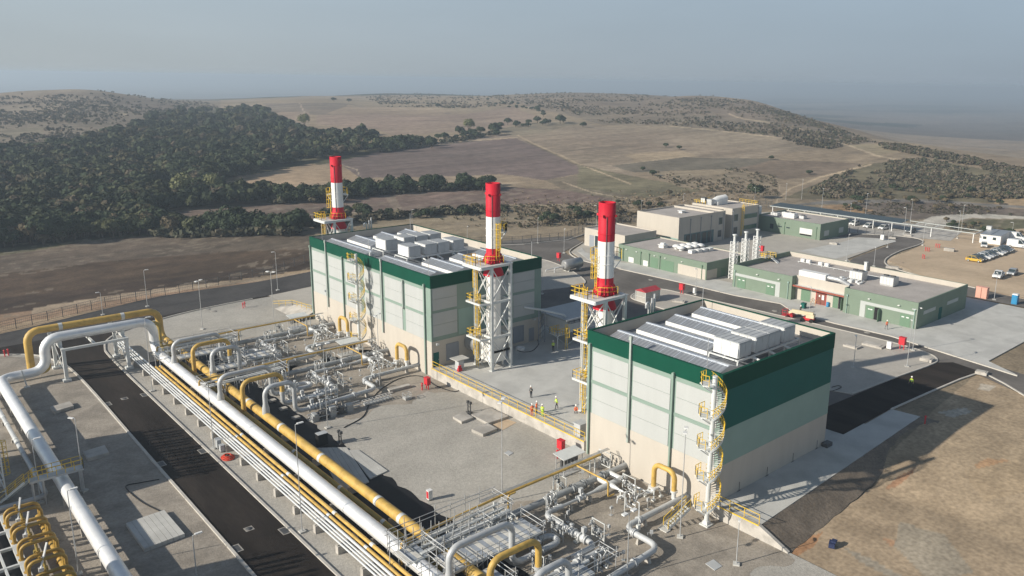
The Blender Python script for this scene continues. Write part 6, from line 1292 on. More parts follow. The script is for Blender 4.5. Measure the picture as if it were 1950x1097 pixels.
hedge([(905, 205), (950, 200), (1000, 206), (1045, 220)], 26, (0, 5, 5), .6, .9, 'dark tree of the thicket at the foot of the far hill', 'thicket trees on the far hill', 4)
hedge([(660, 415), (700, 414), (745, 411)], 9, (0, 5, 2), .6, .9, 'round bush beyond the far chimney at the field edge', 'bushes beyond the long hall', 3)
hedge([(760, 415), (830, 412), (900, 405), (960, 404)], 10, (6, 5), .6, 1.0, 'low bush on the dry strip behind the long hall', 'bushes on the dry strip', 4)
hedge([(1020, 425), (1080, 418), (1140, 412), (1200, 408), (1280, 392)], 44, (6, 6, 5), .45, .8, 'brownish bush of the thicket behind the cream garage', 'bushes behind the garage', 7)
hedge([(585, 440), (610, 436), (640, 428), (665, 424)], 8, (0, 5, 3), .7, 1.0, 'bush behind the far chimney tower', 'bushes at the far chimney', 3)
hedge([(1600, 400), (1650, 380), (1720, 375), (1800, 378), (1900, 372), (1945, 368)], 60, (5, 6, 6), .4, .8, 'olive bush in the scrub beyond the curving road', 'bushes beyond the curving road', 12)
hedge([(1800, 432), (1850, 436), (1900, 444), (1945, 452)], 26, (5, 6), .35, .6, 'low dark bush behind the site cabin', 'bushes behind the cabin', 5)
for (x, y, k, s, lab) in ((350, 391, 4, 1.0, 'tall pale poplar, left one of a pair before the woodland'), (408, 384, 4, .85, 'tall pale poplar, right one of a pair before the woodland'), (893, 256, 4, 1.05, 'lone pale poplar on the far hedgerow'), (580, 248, 4, 1.0, 'pale tree crowning the woodland edge above the far field'), (1110, 243, 5, 1.1, 'lone round dark bush on the far field corner'), (1242, 336, 5, .8, 'lone dark bush in the middle of the pale slope'), (1225, 327, 5, .55, 'smaller bush just behind the lone one on the slope'), (1437, 378, 1, .95, 'round dark tree behind the office block'), (1540, 334, 5, .7, 'round bush beside the dirt track'), (636, 193, 5, 1.3, 'small dark tree on the far skyline field, left of two'), (664, 195, 5, 1.3, 'small dark tree on the far skyline field, right of two'), (1293, 285, 5, .75, 'dark bush in the tan field before the hill'), (1268, 281, 5, .7, 'dark bush in the tan field, its left neighbour smaller'), (1468, 304, 5, .6, 'lone bush at the edge of the upper brown field'), (835, 205, 5, 1.2, 'small dark bush on the far pale field')):
    G, _ = ground_at([x], [y]); put_tree(k, G[0], s, lab, None); bpy.context.scene.objects
# scrub on the hills: one mass
VV = []; CC = []
pal2 = np.array([(.085, .08, .05), (.105, .092, .06), (.125, .102, .07), (.14, .112, .082), (.062, .066, .04)])
def scrub(poly, n, hmin, hmax, dark=.05, clump=60):
    n = int(n*1.7)
    q = seeds(poly, n*2); G, _ = ground_at(q[:, 0], q[:, 1])
    w = fbm(G[:, 0], G[:, 1], clump, 77); G = G[np.argsort(-w+RNG.uniform(0, .25, len(w)))[:n]]
    for p in G:
        h = RNG.uniform(hmin, hmax)*.8; k = 10; VV.append(leaf_cloud(k, h*.85, h*.55, h*.30, RNG, zc=h*.4, lobes=3)+p); c = pal2[RNG.integers(0, 5)]*RNG.uniform(.75, 1.25)*(1-dark); CC.append(np.repeat(c[None]*RNG.uniform(.8, 1.2, (k, 1)), 4, 0))
scrub([(-40, 186), (190, 172), (390, 196), (430, 206), (300, 222), (250, 242), (120, 278), (-40, 292)], 1100, 1.2, 2.8)
scrub([(0, 285), (120, 276), (160, 290), (60, 330), (0, 340)], 160, 1.5, 3.0, .3)
scrub(Z3((-380, 75), (-60, 50), (520, 65), (740, 100), (1000, 170), (1300, 280), (1180, 290), (870, 255), (400, 205), (120, 195), (-240, 105)), 1700, 1.0, 2.6)
scrub(Z3((740, 110), (1000, 172), (1300, 282), (1460, 300), (1960, 400), (1960, 440), (1500, 340), (1300, 300), (1000, 200)), 900, 1.2, 2.8, .12, 25)
scrub(Z3((1250, 380), (1500, 350), (1960, 430), (1960, 530), (1450, 520), (1100, 525), (1000, 500), (1150, 420)), 1300, 1.0, 2.4, .08, 30)
scrub(Z3((300, 410), (700, 395), (860, 430), (880, 515), (600, 500), (430, 470)), 240, .6, 1.4, .1)
scrub(Z3((880, 262), (1180, 290), (1100, 310), (950, 290)), 130, 1.2, 2.4, .3)
scrub(Z2((540, 100), (750, 70), (1040, 80), (1300, 90), (1330, 145), (1040, 160), (640, 150)), 320, 1.4, 3.0)
scrub(Z2((900, 690), (1300, 675), (1950, 650), (1950, 770), (1300, 800), (900, 770)), 420, .5, 1.3, .0)
scrub([(1640, 386), (1760, 382), (1940, 402), (1930, 412), (1760, 408), (1660, 416)], 240, .5, 1.0, .25, 15)
for ln, n in (([(515, 388), (560, 386), (620, 381), (690, 374), (760, 368), (830, 363), (950, 359)], 200), ([(730, 290), (800, 280), (860, 270), (945, 257)], 110), ([(300, 452), (420, 450), (570, 447)], 150), ([(580, 438), (640, 430), (760, 414), (960, 403)], 90)):
    s = np.r_[0, np.cumsum([math.dist(a, b) for a, b in zip(ln, ln[1:])])]; t = RNG.uniform(0, s[-1], n); G, _ = ground_at(np.interp(t, s, [p[0] for p in ln]), np.interp(t, s, [p[1] for p in ln])+RNG.normal(0, 1.6, n))
    for p in G: h = RNG.uniform(1.5, 3.2); VV.append(leaf_cloud(24, h*.9, h*.55, h*.22, RNG, zc=h*.45, lobes=3)+p); c = pal2[RNG.choice([4, 4, 0, 1])]*RNG.uniform(.6, 1.1); CC.append(np.repeat(c[None]*RNG.uniform(.8, 1.2, (24, 1)), 4, 0))
me = mesh_np('scrub', np.vstack(VV), M_leafv, np.vstack(CC)); o = bpy.data.objects.new('scrub', me); COL.objects.link(o); tag(o, 'dry scrub dotted over the hills', 'scrub', kind='stuff')
# pale dry grass along the field edge by the fence
VV = []; CC = []
def tufts(line, n, hmin, hmax, jit, cols):
    s = np.r_[0, np.cumsum([math.dist(a, b) for a, b in zip(line, line[1:])])]; t = RNG.uniform(0, s[-1], n); xs = np.interp(t, s, [p[0] for p in line]); ys = np.interp(t, s, [p[1] for p in line])+RNG.normal(0, jit, n); G, _ = ground_at(xs, ys)
    for p in G:
        h = RNG.uniform(hmin, hmax); VV.append(leaf_cloud(10, h*.9, h*.5, h*.34, RNG, zc=h*.4, lobes=2)+p); c = np.array(cols[RNG.integers(0, len(cols))])*RNG.uniform(.8, 1.2); CC.append(np.repeat(c[None], 40, 0))
STRAW = [(.27, .205, .14), (.24, .185, .12), (.21, .16, .105)]
tufts([(950, 400), (1050, 405), (1150, 400), (1300, 380), (1450, 370)], 900, .3, .7, 12, STRAW+[(.2, .17, .11)])
me = mesh_np('dry_grass', np.vstack(VV), M_leafv, np.vstack(CC)); o = bpy.data.objects.new('dry_grass', me); COL.objects.link(o); tag(o, 'pale dry grass tufts along the fence and fields', 'grass', kind='stuff')
# ================================================================== FENCES
def fence(name, label, line, h=2.0, step=3.0, m=None, zf=None, fixed=None):
    m = m or M_dsteel; zf = zf or (lambda x, y: float(hgt(x, y))); t = thing(name, label, 'fence', (line[0][0], line[0][1], zf(*line[0]))); pts = []
    for a, b_ in zip(line, line[1:]):
        n = max(1, round(math.dist(a, b_)/step)); pts += [(a[0]+(b_[0]-a[0])*k/n, a[1]+(b_[1]-a[1])*k/n) for k in range(n)]
    pts.append(line[-1]); pts = [(x, y, zf(x, y)) for x, y in pts]
    p0 = None
    for (x, y, z) in pts[:98]:
        if p0 is None: b = MB(); b.box(x-.06, x+.06, y-.06, y+.06, z-.1, z+h); p0 = b.build('post', m, t); base = (x, y, z)
        else: o = p0.copy(); COL.objects.link(o); o.parent = t; o.location = (x-base[0], y-base[1], z-base[2])
    b = MB()
    for p, q in zip(pts, pts[1:]):
        for k in (.1, .5, .75, 1.0): b.beam((p[0], p[1], p[2]+h*k), (q[0], q[1], q[2]+h*k), .045, .045)
        for k in range(1, 8): u = k/8; x, y, z = [p[i]+(q[i]-p[i])*u for i in range(3)]; b.beam((x, y, z+.05), (x, y, z+h), .02, .02)
    b.build('mesh', m, t); return t
fence('mesh_fence', 'long wire mesh fence between the far road and the ploughed field', [(-20, 160), (19, 173.2), (38, 180), (59, 183), (88, 190), (112, 187)])
fence('mesh_fence', 'dark mesh fence on the slope behind the cream garage', [(112, 187), (126, 180), (141.5, 171.8), (156, 169), (170, 175.6), (205, 178), (244, 178), (262, 170)], 2.2)
fence('mesh_fence', 'mesh fence in front of the carport beside the back road', [(231, 127), (236, 113), (233, 108.5)], 2.0, 2.6)
fence('mesh_fence', 'mesh fence behind the carport towards the embankment', [(252, 172), (256, 150), (258, 120), (262, 96), (258, 91)], 2.2)
kerb([(98, 180.6), (112, 182.4), (126, 178.6), (141, 170.4), (155, 167.6), (168, 172)], 0, .16)
# ================================================================== LAMP POSTS
def pole_h(px, py, pyt, z0):
    p = U(px, py, z0); lo, hi = 0.5, 40
    for _ in range(40):
        m = (lo+hi)/2; yy = PXA([(p[0], p[1], z0+m)])[1][0]
        if yy > pyt: lo = m
        else: hi = m
    return p, lo
LAMPS = {}
def lamp_proto(kind):
    t = thing('street_lamp', 'x', 'street lamp'); b = MB(); b.tube([(0, 0, 0), (0, 0, 1)], .06, 8, radii=[.062, .038]); b.build('pole', M_steel, t)
    b = MB(); b.box(-.32, .32, -.32, .32, -.03, .16); b.build('footing', M_conc, t)
    if kind == 'double': b = MB(); b.beam((-.5, 0, 0), (.5, 0, 0), .06); b.build('arm', M_steel, t); 
    if kind == 'double':
        for s in (-1, 1): b = MB(); b.box(s*.62-.28, s*.62+.28, -.2, .2, -.02, .12); b.build('head', M_ac, t)
    else: b = MB(); b.beam((0, 0, 0), (.35, 0, .06), .05); b.box(.2, .85, -.12, .12, .02, .12); b.build('head', M_ac, t)
    return t
def street_lamp(px, py, pyt, z0, label, kind='single', rz=0.0, group=None):
    p, h = pole_h(px, py, pyt, z0)
    if kind not in LAMPS: LAMPS[kind] = lamp_proto(kind); o = LAMPS[kind]; KIDS[o.name] = list(o.children); ch = KIDS[o.name]
    else: o = copy_tree(LAMPS[kind]); ch = [c for c in COL.objects if c.parent == o]
    o.location = tuple(p); o.rotation_euler = (0, 0, rz); o['label'] = label
    if group: o['group'] = group
    for c in ch:
        if c.name.startswith('pole'): c.scale = (1, 1, h)
        elif not c.name.startswith('footing'): c.location = (0, 0, h)
D_, S_ = 'double', 'single'
for (px, py, pt, z, k, lab) in (
 (386, 627, 535, L, D_, 'double headed lamp on the gravel between silver arch and ramp'), (523, 631, 518, L, D_, 'double headed lamp at the far end of the far pipework'),
 (281, 584, 515, L, S_, 'lamp post by the far road, between arch and field fence'), (196, 600, 557, L, S_, 'short lamp post by the far fence above the silver arch'), (529, 553, 480, L, S_, 'lamp post near the far corner of the long hall by the fence'),
 (290, 745, 606, L, S_, 'tall lamp post beside the portal foot on the lower road kerb'), (407, 854, 732, L, S_, 'lamp post beside the grey junction boxes at the lower road'), (575.5, 1013, 809, L, S_, 'tallest lamp post on the kerb before the silver header'),
 (624, 815, 656, L, D_, 'double headed lamp in the near pipework of the long hall'), (723.5, 740, 600, L, D_, 'double headed lamp against the long hall wall by the yellow arch'), (956, 956, 763, L, D_, 'tall double headed lamp in the open gravel before the retaining wall'),
 (1295, 1023, 820, L, D_, 'double headed lamp before the square hall spiral stair'), (1194, 1100, 976, L, D_, 'double headed lamp at the bottom edge by the bent grey pipe'), (1402, 1075, 996, L, S_, 'short slim post on the gravel before the sloping wall end'),
 (78, 958, 838, L, S_, 'grey lamp post left of the silver pipe by the crossover'), (161, 935, 798, L, S_, 'leaning lamp mast at the crossover end with red box'), (150, 1094, 935, L, S_, 'dark slim lamp post beside the yellow bends'), (376, 1112, 1020, L, S_, 'slim post at the bottom edge left of the lower road'),
 (1625, 700, 642, .1, S_, 'lamp post on the gravel island behind the flat concrete slabs'), (1727, 698, 612, .1, S_, 'lamp post at the island tip near the red cabinet'), (1738, 667, 590, .1, S_, 'lamp post on the pavement at the green building corner'), (1540, 608, 546, .1, S_, 'thin lamp post by the orange lift and walker'),
 (1612, 497, 447, .1, S_, 'lamp post behind the entrance building on the concrete lane'), (1690, 471, 428, .08, S_, 'lamp post on the concrete lane tip'), (1664, 507, 472, .08, S_, 'lamp post between back road and dirt yard'), (1757, 467, 429, .05, S_, 'lamp post on the outer kerb of the back road bend'),
 (1721, 446, 396, .05, S_, 'lamp post at the carport near end, left of two'), (1732, 435, 380, .05, S_, 'tall lamp post at the carport near end, right of two'), (1823, 454, 402, .05, S_, 'lamp post at the carport tail by the site cabin, left of two'), (1830, 441, 391, .05, S_, 'lamp post at the carport tail by the site cabin, right of two'),
 (1648, 411, 369, .05, S_, 'lamp post behind the middle of the carport'), (1618, 421, 389, .05, S_, 'lamp post just above the pump house end'), (1564, 407, 360, .05, S_, 'lamp post behind the pump house roof units'), (1526, 383, 342, .05, S_, 'lamp post beyond the far end of the carport'), (1496, 384, 350, .05, S_, 'lamp post behind the white annex'),
 (1927, 447, 424, .05, S_, 'lamp post behind the white cabin'), (1893, 571, 521, .05, S_, 'lamp post on the dirt between pink lockers and blue toilet'), (890, 458, 432, 0, S_, 'lamp post seen over the long hall back parapet'), (1024, 463, 416, 0, S_, 'lamp post on the bend behind the long hall'), (1074, 482, 437, 0, S_, 'lamp post at the island behind the long hall'),
 (1136, 430, 392, 0, S_, 'lamp post behind the cream garage, by the red chimney'), (1221, 402, 382, 0, S_, 'lamp post left behind the tall cream block'), (1301, 390, 369, 0, S_, 'lamp post behind the tall cream block roof'), (1437, 386, 357, 0, S_, 'lamp post behind the office block roof rail'), (785, 432, 400, 0, S_, 'lamp post behind the far corner of the long hall'), (1325, 561, 512, .1, S_, 'lamp post by the red cabinet near the red roofed shelter'), (1032, 560, 500, .02, S_, 'lamp post on the road beside the long hall')):
    street_lamp(px, py, pt, z, lab, k, random.choice((0, .6, 2.2, 3.1)), 'lamp posts of the site')
# ================================================================== SMALL SITE FURNITURE
def red_cab(px, py, z, label, s=1.0):
    p = U(px, py, z); x, y = p[0], p[1]; t = thing('hose_cabinet', label, 'hose cabinet', (x, y, z)); b = MB(); b.box(x-.32*s, x+.32*s, y-.45*s, y+.45*s, z+.75*s, z+1.85*s); b.box(x-.36*s, x+.36*s, y-.49*s, y+.49*s, z+1.85*s, z+1.92*s); b.build('cabinet', M_redbox, t)
    b = MB(); b.box(x-.06, x+.06, y-.35*s, y-.25*s, z, z+.75*s); b.box(x-.06, x+.06, y+.25*s, y+.35*s, z, z+.75*s); b.build('legs', M_redbox, t).name = 'leg_pair'
def red_post(px, py, z, label, h=1.0, group='red posts'):
    p = U(px, py, z); x, y = p[0], p[1]; b = MB(); b.tube([(x, y, z), (x, y, z+h)], .09, 8); b.lathe([(.16, z+h), (.17, z+h+.12), (.05, z+h+.2)], x, y, 8); b.tube([(x-.18, y, z+h*.75), (x+.18, y, z+h*.75)], .07, 6); tag(b.build('hydrant', M_redbox, None, (x, y, z)), label, 'hydrant', group)
red_cab(814, 741, L, 'red hose cabinet on the gravel by the long hall end of the retaining wall'); red_cab(1068, 864, L, 'red hose cabinet beside the flat roofed shelter at the square hall'); red_cab(1717, 665, .1, 'red hose cabinet on stand at the gravel island tip', 1.15); red_cab(1298, 559, .1, 'red hose cabinet beside the red roofed shelter', 1.15); red_cab(1450, 484, .1, 'red hose cabinet seen over the yellow step-over', 1.2); red_cab(1064, 497, .1, 'red hose cabinet on the island behind the long hall', 1.1)
red_post(804, 743, L, 'small red hydrant beside the cabinet at the long hall corner'); red_post(1061, 873, L, 'small red hydrant under the flat roofed shelter')
for x, y, w in ((463, 587, 'left one'), (466.5, 585, 'right one')): red_post(x, y, L, 'red hydrant on the gravel past the arch, %s of the pair' % w)
for x, y, w in ((9.5, 679, 'left'), (16.5, 677, 'right')): red_post(x, y, L, 'red hydrant at the left picture edge, %s of two' % w)
for i, (x, y) in enumerate(((1762, 478), (1765.5, 478.5), (1769, 479), (1782, 471), (1785.5, 471.5), (1789, 472), (1757, 492), (1760, 493))): red_post(x, y, .04, 'red bollard in the dirt yard before the parked cars', .9, 'red bollards in the dirt yard')
red_post(1761, 807, 0, 'red post at the corner of the concrete pad by the bank', 1.0)
def slab_thing(name, label, pts, z, h, m=M_conc_old, cat='slab', group=None, joints=0):
    P = [U(x, y, z)[:2] for x, y in pts]; c = sum(P)/len(P); b = MB(); b.prism([tuple(p) for p in P], z-.02, z+h)
    o = b.build(name, m, None, (c[0], c[1], z)); return tag(o, label, cat, group)
z8 = lambda *q: [(780+x/3.6575, 580+y/3.6575) for x, y in q]
slab_thing('concrete_slab', 'smallest pale slab with the twin post behind, open gravel yard', z8((302, 796), (375, 762), (445, 800), (362, 832)), L, .35)
slab_thing('concrete_slab', 'widest pale slab lying against the retaining wall gravel', z8((432, 782), (560, 735), (690, 792), (548, 842)), L, .35)
slab_thing('concrete_slab', 'pale slab nearest the tall double lamp in the open yard', z8((432, 886), (540, 842), (610, 882), (512, 922)), L, .4)
slab_thing('gravel_patch', 'tan earth patch beside the slabs', z8((560, 850), (650, 790), (745, 822), (640, 880)), L, .03, M_dirt, 'patch')
slab_thing('floor_grate', 'light grey floor grate in the open gravel yard', z8((660, 1035), (690, 1018), (722, 1036), (690, 1054)), L, .06, M_ac_side, 'grate')
slab_thing('floor_grate', 'light grey floor grate before the short slim post', [(1343, 1074), (1359, 1066), (1375, 1079), (1361, 1087)], L, .06, M_ac_side, 'grate')
zl = lambda *q: [(x/2.042, 560+y/2.042) for x, y in q]
slab_thing('concrete_slab', 'block slab on the gravel nearest the silver arch', zl((197, 450), (272, 428), (288, 445), (212, 468)), L, .45)
slab_thing('concrete_slab', 'block slab in the shade right of the crossover', zl((325, 625), (408, 600), (426, 628), (342, 652)), L, .45)
def planks(name, label, pts, z, h, n, axis=0):
    P = [U(x, y, z) for x, y in pts]; t = thing(name, label, 'slab', P[0]); a, b_, c, d = [np.array(p[:2]) for p in P]; rng = random.Random(3); 
    for k in range(n):
        u0, u1 = k/n, (k+1)/n; g = .012; q = [a+(b_-a)*(u0+g/3), a+(b_-a)*(u1-g/3), d+(c-d)*(u1-g/3), d+(c-d)*(u0+g/3)]
        m = MB(); m.prism([tuple(p) for p in q], z-.02, z+h+rng.uniform(-.012, .012)); m.build('slab_strip', M_conc, t)
    return t
planks('trench_cover', 'big pale cover slab left of the lower road, half in shade', zl((490, 905), (640, 852), (720, 945), (562, 1005)), L, .42, 7)
cz = lambda *q: [(400+x/2.764, 700+y/2.764) for x, y in q]
planks('trench_cover', 'pale cover slab bridging the black strip beside the yellow header', cz((560, 428), (720, 425), (838, 605), (690, 660)), L, .16, 6)
planks('trench_cover', 'second pale cover slab beyond the first, on the gravel side', cz((728, 440), (780, 437), (935, 548), (842, 590)), L, .14, 4)
# manholes and gullies
M_conc_dim = mat('concrete_dim', (.30, .28, .25), .9, var=.12, scale=1.5)
for (px, py, z, lab) in ((237, 759, L+.012, 'square manhole in the lower road near the portal'), (474, 1007, L+.012, 'square manhole in the lower road near the bottom edge'), (395, 589, L+.01, 'ring manhole on the far road'), (407, 593, L+.01, 'pale ring manhole beside the far road'), (1476, 592, .012, 'ring manhole in the road before the green building'), (1652, 633, .012, 'ring manhole in the road by the walker in orange'), (1843, 680, .012, 'ring manhole at the junction'), (1240, 533, .012, 'ring manhole in the road by the low green building')):
    p = U(px, py, z); b = MB(); r = .62
    if 'square' in lab: b.box(p[0]-.45, p[0]+.45, p[1]-.45, p[1]+.45, z, z+.012); b.lathe([(.36, z+.013), (.36, z+.03), (.01, z+.03)], p[0], p[1], 14, 1)
    else: b.lathe([(r, z), (r, z+.025), (.38, z+.025)], p[0], p[1], 18); b.lathe([(.37, z), (.37, z+.018), (.01, z+.018)], p[0], p[1], 14, 1)
    tag(b.build('manhole', [M_conc_dim, M_dsteel], None, (p[0], p[1], z)), lab, 'manhole')
for (px, py) in ((198, 771), (275, 752), (298, 886), (387, 859), (442, 1048), (545, 1010)):
    p = U(px, py, L+.012); b = MB(); x, y = (RL+.5, p[1]) if p[0] < 27 else (RR-.5, p[1]); z = L+.012
    b.box(x-.45, x+.45, y-.75, y-.62, z, z+.03); b.box(x-.45, x+.45, y+.62, y+.75, z, z+.03); b.box(x-.45, x-.34, y-.62, y+.62, z, z+.03); b.box(x+.34, x+.45, y-.62, y+.62, z, z+.03); b.box(x-.34, x+.34, y-.62, y+.62, z, z+.012, 1)
    tag(b.build('road_gully', [M_conc_dim, M_dsteel], None, (x, y, z)), 'pale framed gully grate at the lower road kerb', 'gully', 'gullies of the lower road')
for i, (px, py, w, d, h, lab) in enumerate(((1623, 661, 2.6, 1.8, .35, 'low pale slab on the island, left of the wider one'), (1664, 659, 3.6, 2.0, .35, 'wide low pale slab in the middle of the island'), (1765, 687, 1.9, 1.6, .5, 'pale chamber block at the island tip'), (1869, 712, 1.7, 1.4, .45, 'pale chamber block on the dirt corner across the spur road'), (1588, 465, 2.2, 1.4, .5, 'pale block on the gravel before the pump house'), (1729, 449, 2.2, 1.4, .4, 'pale block at the back road bend'), (1807, 478, 2.6, 1.4, .8, 'pale stone block in the dirt yard'), (1699, 511, 3.0, 1.2, .5, 'pale block behind the entrance building'), (1699, 454.5, 2.0, 1.2, .5, 'pale block on the concrete lane end'), (1293, 575, 2.6, 1.6, .35, 'pale slab on the gravel by the square hall back parapet'))):
    z = .06; p = U(px, py, z); b = MB(); b.obox((p[0], p[1], z+h/2), (d, w, h), .05*i); b.obox((p[0], p[1], z+h+.03), (d*.7, w*.7, .06), .05*i); tag(b.build('concrete_block', M_conc_old, None, (p[0], p[1], z)), lab, 'concrete block')
for (px, py, z, sx, sy, h, m, lab) in ((1693, 665, .1, .5, .8, 1.3, M_ac, 'white cabinet left of the red one on the island'), (818, 952, L, .5, .5, 1.2, M_ac, 'white and red marker box on the open gravel'), (1680, 457, .08, .7, 1.0, 1.5, M_ac, 'white cabinet at the mesh gate on the concrete lane'), (416, 853, L, .5, .9, 1.2, M_ac_side, 'larger grey junction box beside the white pipes'), (423, 860, L, .5, .6, .9, M_ac_side, 'smaller grey junction box beside the white pipes'), (1322, 559, .1, .4, .5, 1.2, M_ac, 'small white cabinet beside the lamp by the shelter'), (613.5, 848, L, 1.3, .9, 1.7, M_black, 'black generator box standing on the black strip'), (1523, 705, .1, .8, .8, 1.0, M_ac, 'white box hidden at the square hall rear')):
    p = U(px, py, z); t = thing('cabinet', lab, 'cabinet', p); b = MB(); b.box(p[0]-sx/2, p[0]+sx/2, p[1]-sy/2, p[1]+sy/2, z+.12, z+h); b.build('body', m, t); b = MB(); b.box(p[0]-sx/2-.03, p[0]+sx/2+.03, p[1]-sy/2-.03, p[1]+sy/2+.03, z+h, z+h+.05); b.build('lid', M_ac_side if m is M_black else m, t); b = MB(); b.box(p[0]-sx/2+.05, p[0]+sx/2-.05, p[1]-sy/2+.05, p[1]+sy/2-.05, z-.01, z+.12); b.build('plinth', M_dsteel, t)
    b = MB(); b.box(p[0]-sx/2-.02, p[0]-sx/2, p[1]-sy*.4, p[1]+sy*.4, z+.25, z+h-.1); b.build('door', M_redbox if 'red marker' in lab else m, t)
def twin_post(px, py, z, label):
    p = U(px, py, z); t = thing('gauge_stand', label, 'gauge stand', p)
    for d in (-.3, .3): b = MB(); b.tube([(p[0], p[1]+d, z), (p[0], p[1]+d, z+1.5)], .09, 8); b.box(p[0]-.18, p[0]+.18, p[1]+d-.15, p[1]+d+.15, z+1.4, z+1.75); b.build('post', M_dsteel, t)
    b = MB(); b.beam((p[0], p[1]-.3, z+.9), (p[0], p[1]+.3, z+.9), .08); b.box(p[0]-.3, p[0]+.3, p[1]-.5, p[1]+.5, z-.02, z+.1); b.build('brace', M_dsteel, t)
twin_post(648, 844, L, 'twin grey gauge posts on the gravel behind the black generator'); twin_post(893.5, 786, L, 'twin grey gauge posts behind the smallest pale slab')
# skid of small valves and trays at the near pipework of the long hall, baskets, timber
t = thing('valve_skid', 'low dark valve skid with pipe rows beside the near pipework', 'skid', (50, 99.8, L))
for k in range(5):
    x = 44.4+k*1.3; b = MB(); b.box(x, x+.9, 99.0+.2*(k % 2), 99.8+.2*(k % 2), L, L+.9+.3*(k % 3)); b.box(x+.2, x+.7, 98.9, 100.0, L+.9, L+1.15); b.build('block', M_dsteel if k % 2 else M_pipe2, t)
for k in range(3): b = MB(); b.tube([(44, 99.2+k*.35, L+.55+.2*k), (52, 99.4+k*.35, L+.5+.2*k)], .08, 8); b.build('pipe_row', M_pipe, t)
t = thing('cable_cage', 'long wire cage of cable trays lying on the gravel near the long hall', 'cage', (54.5, 99.9, L)); b = MB()
for k in range(9): x = 52.6+k*.55; b.beam((x, 99.4, L), (x, 99.4, L+.7), .05); b.beam((x, 100.4, L), (x, 100.4, L+.7), .05); b.beam((x, 99.4, L+.7), (x, 100.4, L+.7), .05)
for y in (99.4, 100.4):
    for z in (L+.3, L+.7): b.beam((52.6, y, z), (57, y, z), .05)
b.build('frame', M_steel, t); b = MB(); b.box(52.7, 56.9, 99.5, 100.3, L+.02, L+.3); b.build('tray', M_pipe2, t)
b = MB(); b.obox((59.8, 102.1, L+.22), (3.6, .8, .45), -.06); b.obox((57.0, 101.6, L+.1), (2.6, .3, .2), -.1); tag(b.build('timber_stack', M_conc_old, None, (59.8, 102.1, L)), 'pale beams lying on the gravel before the long hall', 'beams')
b = MB(); 
for x in (58.2, 59.2):
    for y in (97.6, 98.5): b.beam((x, y, L), (x, y, L+1.0), .05)
for z in (.25, .6, 1.0): b.beam((58.2, 97.6, L+z), (59.2, 97.6, L+z), .04); b.beam((58.2, 98.5, L+z), (59.2, 98.5, L+z), .04); b.beam((58.2, 97.6, L+z), (58.2, 98.5, L+z), .04); b.beam((59.2, 97.6, L+z), (59.2, 98.5, L+z), .04)
b.box(58.25, 59.15, 97.65, 98.45, L, L+.4); tag(b.build('wire_basket', M_steel, None, (58.7, 98, L)), 'wire basket standing alone on the gravel before the long hall', 'basket')
def cable(name, label, pts, z, r=.05, m=None, cat='cable'):
    P = [U(x, y, z) for x, y in pts]; Q = spl([p[:2] for p in P], 8); b = MB(); b.tube([(p[0], p[1], z+r+.012) for p in Q], r, 6); return tag(b.build(name, m or M_black, None, (P[0][0], P[0][1], z)), label, cat)
cable('cable', 'black cable snaking over the gravel left of the lower road', [(303, 914), (268, 920), (241, 926), (247, 938), (272, 958), (308, 976)], L, .06)
cable('cable', 'black cable from the pipework to the retaining wall foot', [(655, 815), (690, 795), (704, 770), (722, 745), (760, 722), (800, 717), (830, 735), (862, 746), (876, 744)], L, .06)
cable('cable', 'dark hose curling beside the middle chimney foot', [(1022, 646), (1026, 655), (1015, 668), (998, 671), (985, 668)], 0.0, .05)
cable('cable', 'dark hose on the concrete behind the square hall corner', [(1584, 738), (1596, 735), (1602, 738), (1592, 743), (1586, 745)], 0.1, .05)
p = U(434, 872, L); t = thing('hose_bundle', 'heap of red hose by the grey junction boxes', 'hose', (p[0], p[1], L)); b = MB()
for k in range(5): b.tube([(p[0]+(.75-.09*k)*math.cos(a*.45+k), p[1]+(1.0-.12*k)*math.sin(a*.45+k), L+.08+.07*k+.03*math.sin(a*1.3)) for a in range(15)], .06, 6)
b.build('coil', M_redbox2, t) if 'M_redbox2' in globals() else b.build('coil', mat('orange_red_hose', (.55, .06, .03), .6, var=.15, scale=2), t)
t = thing('hose_reel', 'white ringed hose reel lying before the louvre of the long hall', 'hose', U(991, 666, 0)); p = U(991, 666, 0); b = MB(); b.lathe([(.75, 0.0), (.8, .12), (.8, .42), (.6, .45), (.45, .3), (.45, .05)], p[0], p[1], 18); b.build('ring', M_ac, t)
p = U(1584, 1040, L+.02); b = MB(); b.obox((p[0], p[1], float(hgt(p[0], p[1]))+.35), (.9, .6, .5), .4); b.obox((p[0]+.2, p[1]-.1, float(hgt(p[0], p[1]))+.68), (.6, .5, .16), .2); tag(b.build('tool_box', mat('dark_blue_box', (.03, .04, .09), .6), None, (p[0], p[1], L)), 'dark blue box left on the dirt below the bank', 'box')
# bins, drum, lift by the entrance
p = U(1466, 593, .11); 
p = U(1530, 587, .11); b = MB(); b.prism([(p[0]-.45, p[1]-.4), (p[0]+.45, p[1]-.4), (p[0]+.45, p[1]+.4), (p[0]-.45, p[1]+.4)], .2, 1.15); b.box(p[0]-.52, p[0]+.52, p[1]-.46, p[1]+.46, 1.15, 1.24); b.tube([(p[0]+.3, p[1]-.5, .22), (p[0]+.3, p[1]+.5, .22)], .12, 8); tag(b.build('wheelie_bin', M_green2, None, (p[0], p[1], .11)), 'dark green wheeled bin before the entrance building', 'bin')
p = U(1576, 584, .11); b = MB(); b.lathe([(.32, .11), (.32, .4), (.34, .42), (.32, .44), (.32, .75), (.34, .77), (.32, .79), (.32, 1.05), (.01, 1.05)], p[0], p[1], 14); tag(b.build('drum', M_blue, None, (p[0], p[1], .11)), 'blue drum beside the cream entrance', 'drum')
